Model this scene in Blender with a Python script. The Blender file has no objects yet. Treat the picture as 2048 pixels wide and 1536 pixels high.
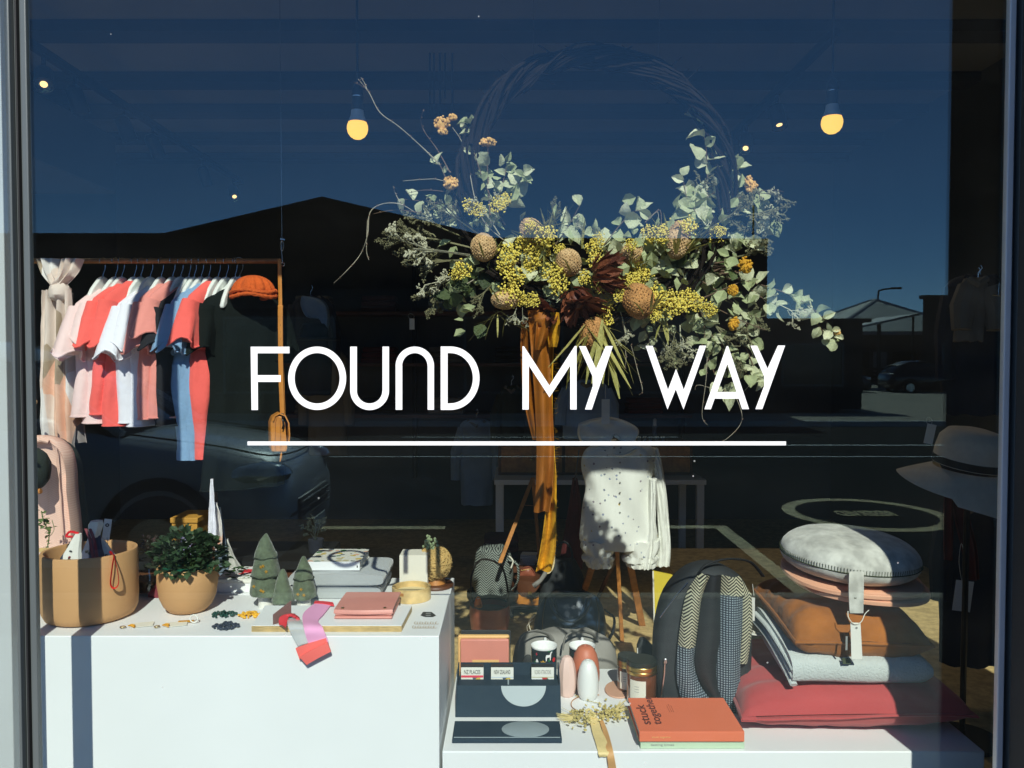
import bpy, math, random
from mathutils import Vector as V, Matrix, Quaternion, noise
sc = bpy.context.scene
col = sc.collection
pi, sin, cos = math.pi, math.sin, math.cos
R = random.Random(7)

# ------------------------------------------------------------ camera, sky, sun
CAM = V((0, -1.6, 1.55)); TH = math.atan(48 / 1600)
cd = bpy.data.cameras.new('camera'); cam = bpy.data.objects.new('camera', cd); col.objects.link(cam)
cam.location = CAM; cam.rotation_euler = (pi / 2 - TH, 0, 0)
cd.sensor_width = 36; cd.lens = 36 * 1600 / 2048; cd.clip_start = .05; cd.clip_end = 3000
sc.camera = cam
EL, AZ = math.radians(39), math.radians(6.5)
TOSUN = V((sin(AZ) * cos(EL), -cos(AZ) * cos(EL), sin(EL)))
w = bpy.data.worlds.new('World'); sc.world = w; w.use_nodes = True
nt = w.node_tree; sky = nt.nodes.new('ShaderNodeTexSky'); sky.sky_type = 'NISHITA'
sky.sun_disc = False; sky.sun_elevation = EL; sky.sun_rotation = pi - AZ
sky.air_density = .6; sky.dust_density = 0; sky.ozone_density = 6.5
nt.links.new(sky.outputs[0], nt.nodes['Background'].inputs[0]); nt.nodes['Background'].inputs[1].default_value = .14
sl = bpy.data.lights.new('sun', 'SUN'); sl.energy = 5; sl.angle = math.radians(.5); sl.color = (1, .95, .87)
so = bpy.data.objects.new('sun', sl); col.objects.link(so); so.rotation_euler = (-TOSUN).to_track_quat('-Z', 'Y').to_euler()
so.location = TOSUN * 20
vs_ = sc.view_settings; vs_.view_transform = 'Standard'; vs_.look = 'None'; vs_.exposure = 0.23; vs_.gamma = 1; vs_.use_curve_mapping = False
cy = sc.cycles; cy.max_bounces = 8; cy.transparent_max_bounces = 16; cy.use_denoising = True; cy.sample_clamp_indirect = 4
cy.caustics_reflective = False; cy.caustics_refractive = False

# ------------------------------------------------------------ pixel <-> place
FW, UP = V((0, cos(TH), -sin(TH))), V((0, sin(TH), cos(TH)))
def ray(px, py): return V(((px - 1024) / 1600, 0, 0)) + UP * (-(py - 768) / 1600) + FW
def P(px, py, Y):
    d = ray(px, py); return CAM + d * ((Y + 1.6) / d.y)
def G(px, py, z):
    d = ray(px, py); return CAM + d * ((z - CAM.z) / d.z)
def S(n, Y): return n * (Y + 1.6) / 1600
def O(px, py, D):                       # a point in the street, given where its mirror image falls and how far that is
    p = P(px, py, D - 1.6); return V((p.x, -p.y, p.z))

# ------------------------------------------------------------ mesh building
WL = {}
def ncol(*a):
    return [V(p) for p in a]
class MB:
    def __init__(s): s.v = []; s.f = []
    def add(s, vs, fs):
        b = len(s.v); s.v += [V(p) for p in vs]; s.f += [[i + b for i in f] for f in fs]; return s
    def bx(s, x0, x1, y0, y1, z0, z1):
        return s.add([(x, y, z) for x in (x0, x1) for y in (y0, y1) for z in (z0, z1)],
                     [(0, 1, 3, 2), (4, 6, 7, 5), (0, 4, 5, 1), (2, 3, 7, 6), (0, 2, 6, 4), (1, 5, 7, 3)])
    def box(s, c, sz, M=None):
        M = M or Matrix(); c = V(c)
        return s.add([c + M.to_3x3() @ V((x * sz[0] / 2, y * sz[1] / 2, z * sz[2] / 2)) for x in (-1, 1) for y in (-1, 1) for z in (-1, 1)],
                     [(0, 1, 3, 2), (4, 6, 7, 5), (0, 4, 5, 1), (2, 3, 7, 6), (0, 2, 6, 4), (1, 5, 7, 3)])
    def loft(s, rings, cap=(True, True), closed=True):
        n = len(rings[0]); vs = [p for r in rings for p in r]; fs = []
        for i in range(len(rings) - 1):
            for j in range(n if closed else n - 1):
                k = (j + 1) % n; fs.append((i * n + j, i * n + k, (i + 1) * n + k, (i + 1) * n + j))
        if cap[0]: fs.append(tuple(range(n - 1, -1, -1)))
        if cap[1]: fs.append(tuple(range((len(rings) - 1) * n, len(rings) * n)))
        return s.add(vs, fs)
    def tube(s, pts, r, n=6, flat=1.0, upv=None):
        pts = [V(p) for p in pts]; rings = []; m = len(pts)
        if m < 2: return s
        t = (pts[1] - pts[0]).normalized(); a = upv or (V((0, 0, 1)) if abs(t.z) < .9 else V((1, 0, 0)))
        x = t.cross(a).normalized()
        for i, p in enumerate(pts):
            t = (pts[min(i + 1, m - 1)] - pts[max(i - 1, 0)]).normalized()
            x = (x - t * x.dot(t)).normalized(); y = t.cross(x); rr = r[i] if isinstance(r, (list, tuple)) else r
            rings.append([p + x * (rr * cos(2 * pi * j / n)) + y * (rr * flat * sin(2 * pi * j / n)) for j in range(n)])
        return s.loft(rings)
    def lathe(s, c, prof, n=28, M=None, cap=(True, True)):
        M = M.to_3x3() if M else Matrix.Identity(3); c = V(c)
        return s.loft([[c + M @ V((r * cos(2 * pi * j / n), r * sin(2 * pi * j / n), z)) for j in range(n)] for r, z in prof], cap)
    def ell(s, c, r, M=None, n=12, m=8, jit=0, fr=8, seed=0):
        M = M.to_3x3() if M else Matrix.Identity(3); c = V(c); r = V(r) if not isinstance(r, (int, float)) else V((r, r, r))
        rings = []
        for i in range(m + 1):
            ph = -pi / 2 + pi * (.001 + .998 * i / m); ring = []
            for j in range(n):
                a = 2 * pi * j / n; d = V((cos(ph) * cos(a), cos(ph) * sin(a), sin(ph)))
                k = 1 + (jit * noise.noise(d * fr + V((seed, seed * 1.7, 0))) if jit else 0)
                ring.append(c + M @ V((d.x * r.x * k, d.y * r.y * k, d.z * r.z * k)))
            rings.append(ring)
        return s.loft(rings)
    def prism(s, poly, d):
        n = len(poly); d = V(d); a = [V(p) for p in poly]; b = [p + d for p in a]
        return s.add(a + b, [tuple(range(n - 1, -1, -1)), tuple(range(n, 2 * n))] + [(i, (i + 1) % n, n + (i + 1) % n, n + i) for i in range(n)])
    def sheet(s, g, t=.002):
        R_, C_ = len(g), len(g[0]); g = [[V(p) for p in r] for r in g]; N = []
        for i in range(R_):
            for j in range(C_):
                a = g[min(i + 1, R_ - 1)][j] - g[max(i - 1, 0)][j]; b = g[i][min(j + 1, C_ - 1)] - g[i][max(j - 1, 0)]
                N.append(a.cross(b).normalized() * (t / 2))
        fl = [p for r in g for p in r]; n = R_ * C_; fs = []
        for i in range(R_ - 1):
            for j in range(C_ - 1):
                q = (i * C_ + j, i * C_ + j + 1, (i + 1) * C_ + j + 1, (i + 1) * C_ + j); fs.append(q[::-1]); fs.append(tuple(k + n for k in q))
        rim = [j for j in range(C_)] + [i * C_ + C_ - 1 for i in range(1, R_)] + [(R_ - 1) * C_ + j for j in range(C_ - 2, -1, -1)] + [i * C_ for i in range(R_ - 2, 0, -1)]
        for a, b in zip(rim, rim[1:] + rim[:1]): fs.append((a, b, b + n, a + n))
        return s.add([p - q for p, q in zip(fl, N)] + [p + q for p, q in zip(fl, N)], fs)
    def base(s):
        return V(((min(p.x for p in s.v) + max(p.x for p in s.v)) / 2, (min(p.y for p in s.v) + max(p.y for p in s.v)) / 2, min(p.z for p in s.v)))

def obj(name, mb, m, par=None, sm=35, bev=0, at=None, seg=2):
    org = at or (WL[par] if par else mb.base())
    me = bpy.data.meshes.new(name); me.from_pydata([p - org for p in mb.v], [], mb.f)
    me.materials.append(MT[m] if isinstance(m, str) else m)
    if sm:
        me.polygons.foreach_set('use_smooth', [True] * len(me.polygons)); me.set_sharp_from_angle(angle=math.radians(sm))
    me.update(); o = bpy.data.objects.new(name, me); col.objects.link(o); WL[o] = V(org)
    if par: o.parent = par; o.location = org - WL[par]
    else: o.location = org
    if bev:
        b = o.modifiers.new('edge', 'BEVEL'); b.width = bev; b.segments = seg; b.limit_method = 'ANGLE'; b.angle_limit = math.radians(40)
        b.harden_normals = False
    return o
def tag(o, label=None, cat=None, group=None, kind=None):
    for k, v in (('label', label), ('category', cat), ('group', group), ('kind', kind)):
        if v: o[k] = v
    return o
def thing(name, label, cat, loc, group=None):
    o = bpy.data.objects.new(name, None); col.objects.link(o); o.location = loc; o.empty_display_size = .05; WL[o] = V(loc)
    return tag(o, label, cat, group)
def inst(src, name, par, pos, M3=None, sc_=1.0):      # another object on the same mesh
    o = bpy.data.objects.new(name, src.data if hasattr(src, 'data') else src); col.objects.link(o)
    o.parent = par; M = Matrix.Translation(V(pos) - WL[par])
    if M3 is not None: M = M @ M3.to_4x4()
    s3 = sc_ if isinstance(sc_, (tuple, list)) else (sc_,) * 3
    o.matrix_local = M @ Matrix.Diagonal((*s3, 1)); WL[o] = V(pos); return o
def meshof(name, mb, m, sm=35):
    me = bpy.data.meshes.new(name); me.from_pydata(mb.v, [], mb.f); me.materials.append(MT[m] if isinstance(m, str) else m)
    if sm: me.polygons.foreach_set('use_smooth', [True] * len(me.polygons)); me.set_sharp_from_angle(angle=math.radians(sm))
    me.update(); return me
def struct(name, mb, m, **k): return tag(obj(name, mb, m, **k), kind='structure')
def copy_tree(o, par=None, off=V()):
    c = o.copy(); col.objects.link(c); c.parent = par; WL[c] = WL[o] + off
    if par is None: c.location = o.location + off
    for ch in list(o.children): copy_tree(ch, c, off)
    return c
def rotz(a): return Matrix.Rotation(a, 3, 'Z')
def rx(a): return Matrix.Rotation(a, 3, 'X')
def ry(a): return Matrix.Rotation(a, 3, 'Y')
def aim(d, roll=0):                                    # matrix whose local Z points along d
    return d.normalized().to_track_quat('Z', 'Y').to_matrix() @ rotz(roll)

# ------------------------------------------------------------ materials
MT = {}
def C(r, g=None, b=None, k=.87):
    f = lambda u: (u / 255 / 12.92 if u / 255 <= .04045 else ((u / 255 + .055) / 1.055) ** 2.4) * k
    return (f(r), f(g), f(b))
def new(name):
    m = bpy.data.materials.new(name); m.use_nodes = True; MT[name] = m; n = m.node_tree
    return m, n, n.nodes['Principled BSDF'], (lambda t: n.nodes.new(t)), n.links.new
def noise_node(nd, ln, tc, scale, det=3, rough=.6, out='Object'):
    x = nd('ShaderNodeTexNoise'); x.inputs['Scale'].default_value = scale; x.inputs['Detail'].default_value = det; x.inputs['Roughness'].default_value = rough
    ln(tc.outputs[out], x.inputs['Vector']); return x
def ramp(nd, stops, interp='LINEAR'):
    r = nd('ShaderNodeValToRGB'); r.color_ramp.interpolation = interp; e = r.color_ramp.elements
    while len(e) < len(stops): e.new(.5)
    for q, (p, c) in zip(e, stops): q.position = p; q.color = (*c, 1)
    return r
def mixc(nd, ln, fac, a, b, mode='MIX'):
    x = nd('ShaderNodeMix'); x.data_type = 'RGBA'; x.blend_type = mode
    for s_, v in ((x.inputs[0], fac), (x.inputs[6], a), (x.inputs[7], b)):
        if isinstance(v, (int, float)): s_.default_value = v
        elif isinstance(v, tuple): s_.default_value = (*v, 1)
        else: ln(v, s_)
    return x.outputs[2]
def bump(nd, ln, B, h, st=.3, dist=.002):
    b = nd('ShaderNodeBump'); b.inputs['Strength'].default_value = st; b.inputs['Distance'].default_value = dist
    ln(h, b.inputs['Height']); ln(b.outputs[0], B.inputs['Normal']); return b
def mat(name, c, rough=.65, var=.12, vs=12, bst=.25, bs=220, bd=.0008, metal=0, sheen=0, c2=None, spec=.5, coat=0, fine=0):
    m, n, B, nd, ln = new(name); tc = nd('ShaderNodeTexCoord')
    nz = noise_node(nd, ln, tc, vs)
    r = ramp(nd, [(.3, tuple(max(0, u * (1 - var)) for u in c)), (.7, tuple(min(1, u * (1 + var)) for u in (c2 or c)))])
    ln(nz.outputs[0], r.inputs[0]); out = r.outputs[0]
    if fine:
        f = noise_node(nd, ln, tc, fine, 2); fr = ramp(nd, [(.35, (.72, .72, .72)), (.65, (1.12, 1.12, 1.12))]); ln(f.outputs[0], fr.inputs[0])
        out = mixc(nd, ln, 1.0, out, fr.outputs[0], 'MULTIPLY')
    ln(out, B.inputs['Base Color']); B.inputs['Roughness'].default_value = rough; B.inputs['Metallic'].default_value = metal
    B.inputs['Specular IOR Level'].default_value = spec
    if sheen: B.inputs['Sheen Weight'].default_value = sheen
    if coat: B.inputs['Coat Weight'].default_value = coat; B.inputs['Coat Roughness'].default_value = .1
    if bst: bump(nd, ln, B, noise_node(nd, ln, tc, bs, 2).outputs[0], bst, bd)
    return m
def emit(name, c, st):
    m, n, B, nd, ln = new(name); B.inputs['Base Color'].default_value = (*c, 1); B.inputs['Emission Color'].default_value = (*c, 1)
    B.inputs['Emission Strength'].default_value = st; return m
def math_(nd, ln, op, a, b=None):
    x = nd('ShaderNodeMath'); x.operation = op
    for i, v in enumerate((a, b)):
        if v is None: continue
        if isinstance(v, (int, float)): x.inputs[i].default_value = v
        else: ln(v, x.inputs[i])
    return x.outputs[0]
def xyz(nd, ln, tc):
    s = nd('ShaderNodeSeparateXYZ'); ln(tc.outputs['Object'], s.inputs[0]); return s.outputs
def herring(name, ca, cb, wid, per, axis=0, rough=.8, slope=1.0):
    m, n, B, nd, ln = new(name); tc = nd('ShaderNodeTexCoord'); o = xyz(nd, ln, tc)
    z = math_(nd, ln, 'MULTIPLY', o[2], 1 / per)
    u = math_(nd, ln, 'PINGPONG', o[axis], wid); u = math_(nd, ln, 'MULTIPLY', u, slope / per)
    f = math_(nd, ln, 'FRACT', math_(nd, ln, 'ADD', z, u)); g = math_(nd, ln, 'GREATER_THAN', f, .5)
    ln(mixc(nd, ln, g, ca, cb), B.inputs['Base Color']); B.inputs['Roughness'].default_value = rough
    bump(nd, ln, B, f, .3, .001); return m
def checkm(name, ca, cb, per, rough=.85):
    m, n, B, nd, ln = new(name); tc = nd('ShaderNodeTexCoord'); o = xyz(nd, ln, tc)
    g = [math_(nd, ln, 'GREATER_THAN', math_(nd, ln, 'FRACT', math_(nd, ln, 'MULTIPLY', o[i], 1 / per)), .42) for i in (0, 2)]
    f = math_(nd, ln, 'MULTIPLY', g[0], g[1])
    ln(mixc(nd, ln, f, ca, cb), B.inputs['Base Color']); B.inputs['Roughness'].default_value = rough
    bump(nd, ln, B, f, .3, .001); return m
def dots(name, bg, cols, scale, r, rough=.7, bst=.3, wave=0):
    m, n, B, nd, ln = new(name); tc = nd('ShaderNodeTexCoord'); v = nd('ShaderNodeTexVoronoi'); v.inputs['Scale'].default_value = scale
    src = tc.outputs['Object']
    if wave:
        nz = noise_node(nd, ln, tc, scale * 1.5); q = nd('ShaderNodeVectorMath'); q.operation = 'MULTIPLY_ADD'
        ln(nz.outputs['Color'], q.inputs[0]); q.inputs[1].default_value = (wave,) * 3; ln(src, q.inputs[2]); src = q.outputs[0]
    ln(src, v.inputs['Vector']); k = math_(nd, ln, 'LESS_THAN', v.outputs['Distance'], r)
    s = nd('ShaderNodeSeparateColor'); ln(v.outputs['Color'], s.inputs[0])
    rp = ramp(nd, [(i / len(cols), c) for i, c in enumerate(cols)], 'CONSTANT'); ln(s.outputs[0], rp.inputs[0])
    ln(mixc(nd, ln, k, bg, rp.outputs[0]), B.inputs['Base Color']); B.inputs['Roughness'].default_value = rough
    if bst: bump(nd, ln, B, noise_node(nd, ln, tc, 60).outputs[0], bst, .001)
    return m
def leafm(name, c, c2, rough=.6):
    m, n, B, nd, ln = new(name); tc = nd('ShaderNodeTexCoord'); oi = nd('ShaderNodeObjectInfo')
    r = ramp(nd, [(0, c), (1, c2)]); ln(oi.outputs['Random'], r.inputs[0])
    nz = noise_node(nd, ln, tc, 3); fr = ramp(nd, [(.3, (.8, .8, .8)), (.7, (1.1, 1.1, 1.1))]); ln(nz.outputs[0], fr.inputs[0])
    oc = mixc(nd, ln, 1.0, r.outputs[0], fr.outputs[0], 'MULTIPLY'); ln(oc, B.inputs['Base Color']); B.inputs['Roughness'].default_value = rough
    tr = nd('ShaderNodeBsdfTranslucent'); ln(oc, tr.inputs[0]); mx = nd('ShaderNodeMixShader'); mx.inputs[0].default_value = .22
    ln(B.outputs[0], mx.inputs[1]); ln(tr.outputs[0], mx.inputs[2]); ln(mx.outputs[0], n.nodes['Material Output'].inputs[0])
    bump(nd, ln, B, noise_node(nd, ln, tc, 9).outputs[0], .3, .05); return m
def glassm(name, tint=(.97, 1, .99), refl=.085, film=None, gt=(.36, .52, .54)):
    m, n, B, nd, ln = new(name); n.nodes.remove(B)
    ge = nd('ShaderNodeNewGeometry'); dp = nd('ShaderNodeVectorMath'); dp.operation = 'DOT_PRODUCT'
    ln(ge.outputs['Incoming'], dp.inputs[0]); ln(ge.outputs['Normal'], dp.inputs[1])
    c = math_(nd, ln, 'SUBTRACT', 1.0, math_(nd, ln, 'ABSOLUTE', dp.outputs['Value']))
    f = math_(nd, ln, 'ADD', math_(nd, ln, 'MULTIPLY', math_(nd, ln, 'POWER', c, 5.0), 1 - refl), refl)
    t = nd('ShaderNodeBsdfTransparent'); t.inputs[0].default_value = (*tint, 1)
    g = nd('ShaderNodeBsdfGlossy'); g.inputs['Color'].default_value = (*gt, 1); g.inputs['Roughness'].default_value = 0
    base = t.outputs[0]
    if film:
        d = nd('ShaderNodeBsdfDiffuse'); d.inputs[0].default_value = (*film[0], 1); x = nd('ShaderNodeMixShader')
        if film[1] == 'dust':
            tc = nd('ShaderNodeTexCoord'); nz = noise_node(nd, ln, tc, 2.2, 5, .65); v = nd('ShaderNodeTexVoronoi'); v.inputs['Scale'].default_value = 9
            ln(tc.outputs['Object'], v.inputs['Vector']); sp = math_(nd, ln, 'MULTIPLY', math_(nd, ln, 'LESS_THAN', v.outputs['Distance'], .017), .35)
            mp = nd('ShaderNodeMapping'); mp.inputs['Rotation'].default_value = (0, .5, 0); mp.inputs['Scale'].default_value = (.5, 1, 2.6); ln(tc.outputs['Object'], mp.inputs[0]); n2 = nd('ShaderNodeTexNoise'); n2.inputs['Scale'].default_value = 3.2; n2.inputs['Detail'].default_value = 6; ln(mp.outputs[0], n2.inputs['Vector'])
            sm = math_(nd, ln, 'POWER', math_(nd, ln, 'MULTIPLY', nz.outputs[0], n2.outputs[0]), 2.2); q = math_(nd, ln, 'ADD', math_(nd, ln, 'MULTIPLY', sm, film[2] * 14), sp); ln(q, x.inputs[0])
        else: x.inputs[0].default_value = film[1]
        ln(base, x.inputs[1]); ln(d.outputs[0], x.inputs[2]); base = x.outputs[0]
    mx = nd('ShaderNodeMixShader'); ln(f, mx.inputs[0]); ln(base, mx.inputs[1]); ln(g.outputs[0], mx.inputs[2])
    ln(mx.outputs[0], n.nodes['Material Output'].inputs[0]); return m

def text(s, org, ux, uy, wd, ht, m, name, par, th=.0004, bold=0.0, sp=1.0, tag_=None):
    cu = bpy.data.curves.new('lettering', 'FONT'); cu.body = s; cu.extrude = .002; cu.offset = bold; cu.resolution_u = 3; cu.space_character = sp; cu.space_line = .8
    t = bpy.data.objects.new('lettering', cu); col.objects.link(t); dg = bpy.context.evaluated_depsgraph_get()
    me = t.evaluated_get(dg).to_mesh(); vs = [v.co.copy() for v in me.vertices]; fs = [list(p.vertices) for p in me.polygons]
    t.evaluated_get(dg).to_mesh_clear(); bpy.data.objects.remove(t); bpy.data.curves.remove(cu)
    x0, x1 = min(v.x for v in vs), max(v.x for v in vs); y0, y1 = min(v.y for v in vs), max(v.y for v in vs)
    ux, uy = V(ux).normalized(), V(uy).normalized(); nn = ux.cross(uy); mb = MB()
    mb.add([V(org) + ux * ((v.x - x0) / (x1 - x0) * wd) + uy * ((v.y - y0) / (y1 - y0) * ht) + nn * (th if v.z > 0 else -.0002) for v in vs], fs)
    return obj(name, mb, m, par, sm=0)
def lerp(a, b, t): return a + (b - a) * t
def curve_pts(pts, k=6):                                # Catmull-Rom through points
    pts = [V(p) for p in pts]; out = []
    for i in range(len(pts) - 1):
        a, b, c, d = pts[max(i - 1, 0)], pts[i], pts[i + 1], pts[min(i + 2, len(pts) - 1)]
        for j in range(k):
            t = j / k; out.append(.5 * ((2 * b) + (c - a) * t + (2 * a - 5 * b + 4 * c - d) * t * t + (3 * b - a - 3 * c + d) * t ** 3))
    return out + [pts[-1]]
def pillow(mb, c, ux, uy, uz, n=18, pin=.06, pw=2.6, seed=0, wr=.03, ex=.55, fold=0):
    for sg in (1, -1):
        g = []
        for i in range(n + 1):
            row = []
            for j in range(n + 1):
                u, v = 2 * i / n - 1, 2 * j / n - 1; u = math.copysign(abs(u) ** .8, u); v = math.copysign(abs(v) ** .8, v)
                h = (max(0, 1 - abs(u) ** pw) * max(0, 1 - abs(v) ** pw)) ** ex
                if fold: h *= 1 + fold * (sin(v * 17 + 4 * noise.noise(V((u * 2, v * 3, seed)))) * math.exp(-(u + 1) * 2.2) + .6 * sin(u * 13 + 4 * noise.noise(V((u * 3, v * 2, seed + 5)))) * math.exp(-(v + 1) * 2.6))
                x = u * (1 - pin * (1 - v * v)); y = v * (1 - pin * (1 - u * u))
                q = V((u * 2 + seed, v * 2, sg)); h *= 1 + wr * 3 * noise.noise(q)
                row.append(c + ux * x + uy * y + uz * (sg * (h + .015)))
            g.append(row)
        mb.loft(g if sg > 0 else g[::-1], (False, False), False)
    return mb
W_ = C(245, 247, 246, .92)
mat('white_paint', (.81, .82, .82), .5, .04, 1.6, .25, 140, .0004, fine=0)
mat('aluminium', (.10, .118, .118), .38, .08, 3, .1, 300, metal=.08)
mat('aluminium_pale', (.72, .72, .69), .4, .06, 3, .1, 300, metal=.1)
mat('gasket', (.008, .009, .01), .7, .1)
mat('dark_render', (.035, .035, .033), .8, .15, 4, .3, 60, .002)
mat('plaster', (.07, .072, .07), .8, .06, 3)
mat('ceiling_paint', (.17, .17, .18), .8, .08, 2)
mat('beam_paint', (.02, .02, .022), .7, .2, 4)
mat('ply', C(212, 184, 128), .55, .07, 3, .2, 40, fine=30)
mat('asphalt', (.018, .021, .023), .95, .25, 1.5, .5, 30, .01, fine=60, spec=.06)
mat('concrete', (.42, .36, .27), .85, .2, .6, .3, 30, .004, fine=9)
mat('paving', (.15, .145, .13), .85, .2, .8, .3, 30, .004, fine=9)
mat('road_paint', (.95, .60, .28), .7, .35, 6, .3, 60, fine=25)
mat('road_white', (.6, .6, .58), .7, .3, 6)
mat('cladding', (.012, .013, .016), .7, .2, .5, .2, 20)
mat('brick_dark', (.09, .07, .06), .8, .2, 1)
mat('roof_grey', (.55, .55, .48), .7, .15, 1)
mat('trim_pale', (.5, .5, .48), .6, .1, 1)
mat('window_dark', (.01, .012, .015), .15, .1, 2, 0)
mat('black_metal', (.012, .012, .013), .4, .1, 5, 0, metal=.6)
mat('steel', (.55, .55, .55), .25, .05, 5, 0, metal=1)
mat('brass', (.6, .42, .14), .3, .05, 5, 0, metal=1)
mat('vinyl_white', (.86, .86, .85), .5, .01, 3, 0)
mat('wood', C(190, 125, 60), .5, .18, 5, .2, 60, fine=30)
mat('wood_pale', C(222, 190, 130), .5, .12, 6, .2, 60, fine=40)
mat('wood_dark', C(95, 55, 32), .5, .25, 4, .2, 60)
glassm('window_glass', film=((.8, .8, .76), 'dust', .0016)); glassm('clear_glass', refl=.05, gt=(1, 1, 1))


# ------------------------------------------------------------ street side (it shows mirrored in the pane)
struct('ground', MB().bx(-400, 400, -900, 60, -.9, -.13), 'asphalt', sm=0)
struct('footpath', MB().bx(-60, 60, -3.55, -.03, -.3, 0), 'paving', sm=0)
struct('kerb', MB().bx(-60, 60, -3.7, -3.553, -.3, .003), 'concrete', sm=0, bev=.02)
struct('far_footpath', MB().bx(-80, 120, -21.6, -18.72, -.3, .0), 'concrete', sm=0)
struct('far_kerb', MB().bx(-80, 120, -18.715, -18.55, -.3, .004), 'trim_pale', sm=0)
struct('concrete_apron', MB().bx(10.5, 46, -52, -21.65, -.3, -.02), 'concrete', sm=0)
rz = -.126
def line_(x0, x1, y0, y1, m='road_paint'): struct('road_marking', MB().bx(x0, x1, y0, y1, rz - .01, rz), m, sm=0)
a = O(640, 1047, 7.95); b = O(890, 1047, 7.95); line_(a.x, b.x, a.y - .08, a.y + .06)
a = O(1330, 1045, 7.98); b = O(1456, 1045, 7.98); line_(a.x, b.x - .14, a.y - .08, a.y + .06)
line_(b.x - .137, b.x, -6.35 - .1, -3.9)
line_(-40, 60, -14.2, -14.05, 'road_white'); line_(-40, 60, -12.3, -12.2, 'road_white')
line_(-2.4, 3.6, -15.8, -15.7, 'road_white')
cc = G(1730, 1027, rz); cc = V((cc.x, -cc.y, rz)); ring = MB(); n = 56
ring.loft([[cc + V((r_ * 1.02 * cos(2 * pi * j / n), r_ * 1.12 * sin(2 * pi * j / n), dz)) for j in range(n)] for r_, dz in ((.84, -.01), (.84, .002), (.70, .002), (.70, -.01))], (False, False))
struct('road_marking', ring, 'road_paint', sm=0)
_rm = thing('road_lettering', 'tan painted word RESERVED inside the ring on the road', 'road marking', cc)
text('RESERVED', cc + V((.3, .16, .002)), (-1, 0, 0), (0, -1, 0), .62, .30, 'road_paint', 'lettering', _rm, th=.003, bold=.03)

def window_on(par, x0, x1, z0, z1, y, m='window_dark', fr='aluminium'):
    f = MB(); t = .07
    for q in ((x0, x1, z0, z0 + t), (x0, x1, z1 - t, z1), (x0, x0 + t, z0 + t, z1 - t), (x1 - t, x1, z0 + t, z1 - t)): f.bx(q[0], q[1], y - .02, y + .05, q[2], q[3])
    o = obj('window', f, fr, par, sm=0); obj('pane', MB().bx(x0 + t, x1 - t, y - .01, y + .015, z0 + t, z1 - t), m, o, sm=0)
# big gabled shed across the street
D = 25
def at(px, py, D=25): return O(px, py, D)
g = thing('gabled_building', 'dark flat-fronted building with a wide low gable, mirrored across the street', 'building', (-4, -23.4, 0))
pts = [(-260, 477), (330, 477), (645, 404), (850, 452), (985, 486), (1535, 488)]
poly = [at(*p) for p in pts]; poly = [V((poly[0].x, -23.4, -.1))] + poly + [V((poly[-1].x, -23.4, -.1))]
obj('wall', MB().prism(poly, (0, -9, 0)), 'cladding', g, sm=0)
cp = MB()
for p, q in zip(pts, pts[1:]):
    p, q = at(*p), at(*q); cp.prism([p + V((0, .06, 0)), q + V((0, .06, 0)), q + V((0, .06, .16)), p + V((0, .06, .16))], (0, -.3, 0))
obj('roof_capping', cp, 'black_metal', g, sm=0)
for x0, x1 in ((-13.5, -10), (-9, -5.5), (-1.5, 1.6), (3, 6.4)): window_on(g, x0, x1, .5, 2.9, -23.38)
obj('door', MB().bx(-4.6, -2.6, -23.37, -23.33, 0, 2.6), 'black_metal', g, sm=0)
obj('fascia', MB().bx(-14, 7.6, -23.35, -23.3, 3.15, 3.75), 'brick_dark', g, sm=0)
t = thing('roof_mast', 'thin dark mast standing at the end of the gabled building roof', 'mast', at(1525, 488) + V((-.2, -.3, 0)))
p0 = WL[t]; obj('pole', MB().tube([p0, p0 + V((0, 0, 1.25))], .03), 'black_metal', t); obj('bracket', MB().bx(p0.x - .2, p0.x + .05, p0.y - .05, p0.y + .05, p0.z, p0.z + .08), 'black_metal', t)
# annexe
g = thing('low_annexe', 'dark low flat-roofed annexe beside the gabled building', 'building', (9.4, -24, 0))
a, b = at(1535, 522), at(1690, 655, 27); obj('wall', MB().bx(poly[-1].x + .02, 11.2, -33, -24, -.1, 2.75), 'cladding', g, sm=0)
obj('roof', MB().bx(poly[-1].x + .02, 11.4, -33, -23.8, 2.75, 2.87), 'black_metal', g, sm=0); window_on(g, 8.6, 10.6, .7, 2.1, -23.98)
obj('door', MB().bx(7.95, 8.4, -23.98, -23.93, 0, 2.1), 'brick_dark', g, sm=0)
# hip-roofed house
D = 55
g = thing('hip_roofed_house', 'house with a grey hipped roof and pale gutter beyond the concrete yard', 'house', (25, -55, 0))
ap = O(1752, 600, 61.6); e0, e1 = O(1668, 662, 54), O(1880, 640, 54); ez = e0.z
x0, x1 = e0.x, e1.x + 3; obj('wall', MB().bx(x0 + .5, x1 - .5, -66.5, -53.6, -.1, ez - .1), 'brick_dark', g, sm=0)
rf = MB(); q = [V((x0, -53, ez)), V((x1, -53, ez)), V((x1, -67, ez)), V((x0, -67, ez))]; r0, r1 = V((ap.x, -60, ap.z)), V((ap.x, -61, ap.z))
rf.add(q + [r0, r1], [(0, 1, 4), (1, 2, 5, 4), (2, 3, 5), (3, 0, 4, 5), (3, 2, 1, 0)]); obj('roof', rf, 'roof_grey', g, sm=0)
obj('ridge_cap', MB().tube([q[0], r0, r1, q[3]], .12, 5).tube([q[1], r0], .12, 5), 'trim_pale', g)
obj('gutter', MB().bx(x0, x1, -52.95, -52.8, ez - .25, ez - .02), 'trim_pale', g, sm=0)
for a in (x0 + 1.2, x0 + 4.4, x0 + 8): window_on(g, a, a + 1.8, .9, 2.2, -53.57)
obj('door', MB().bx(x0 + 3.2, x0 + 4.1, -53.58, -53.5, 0, 2.1), 'trim_pale', g, sm=0)
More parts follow.
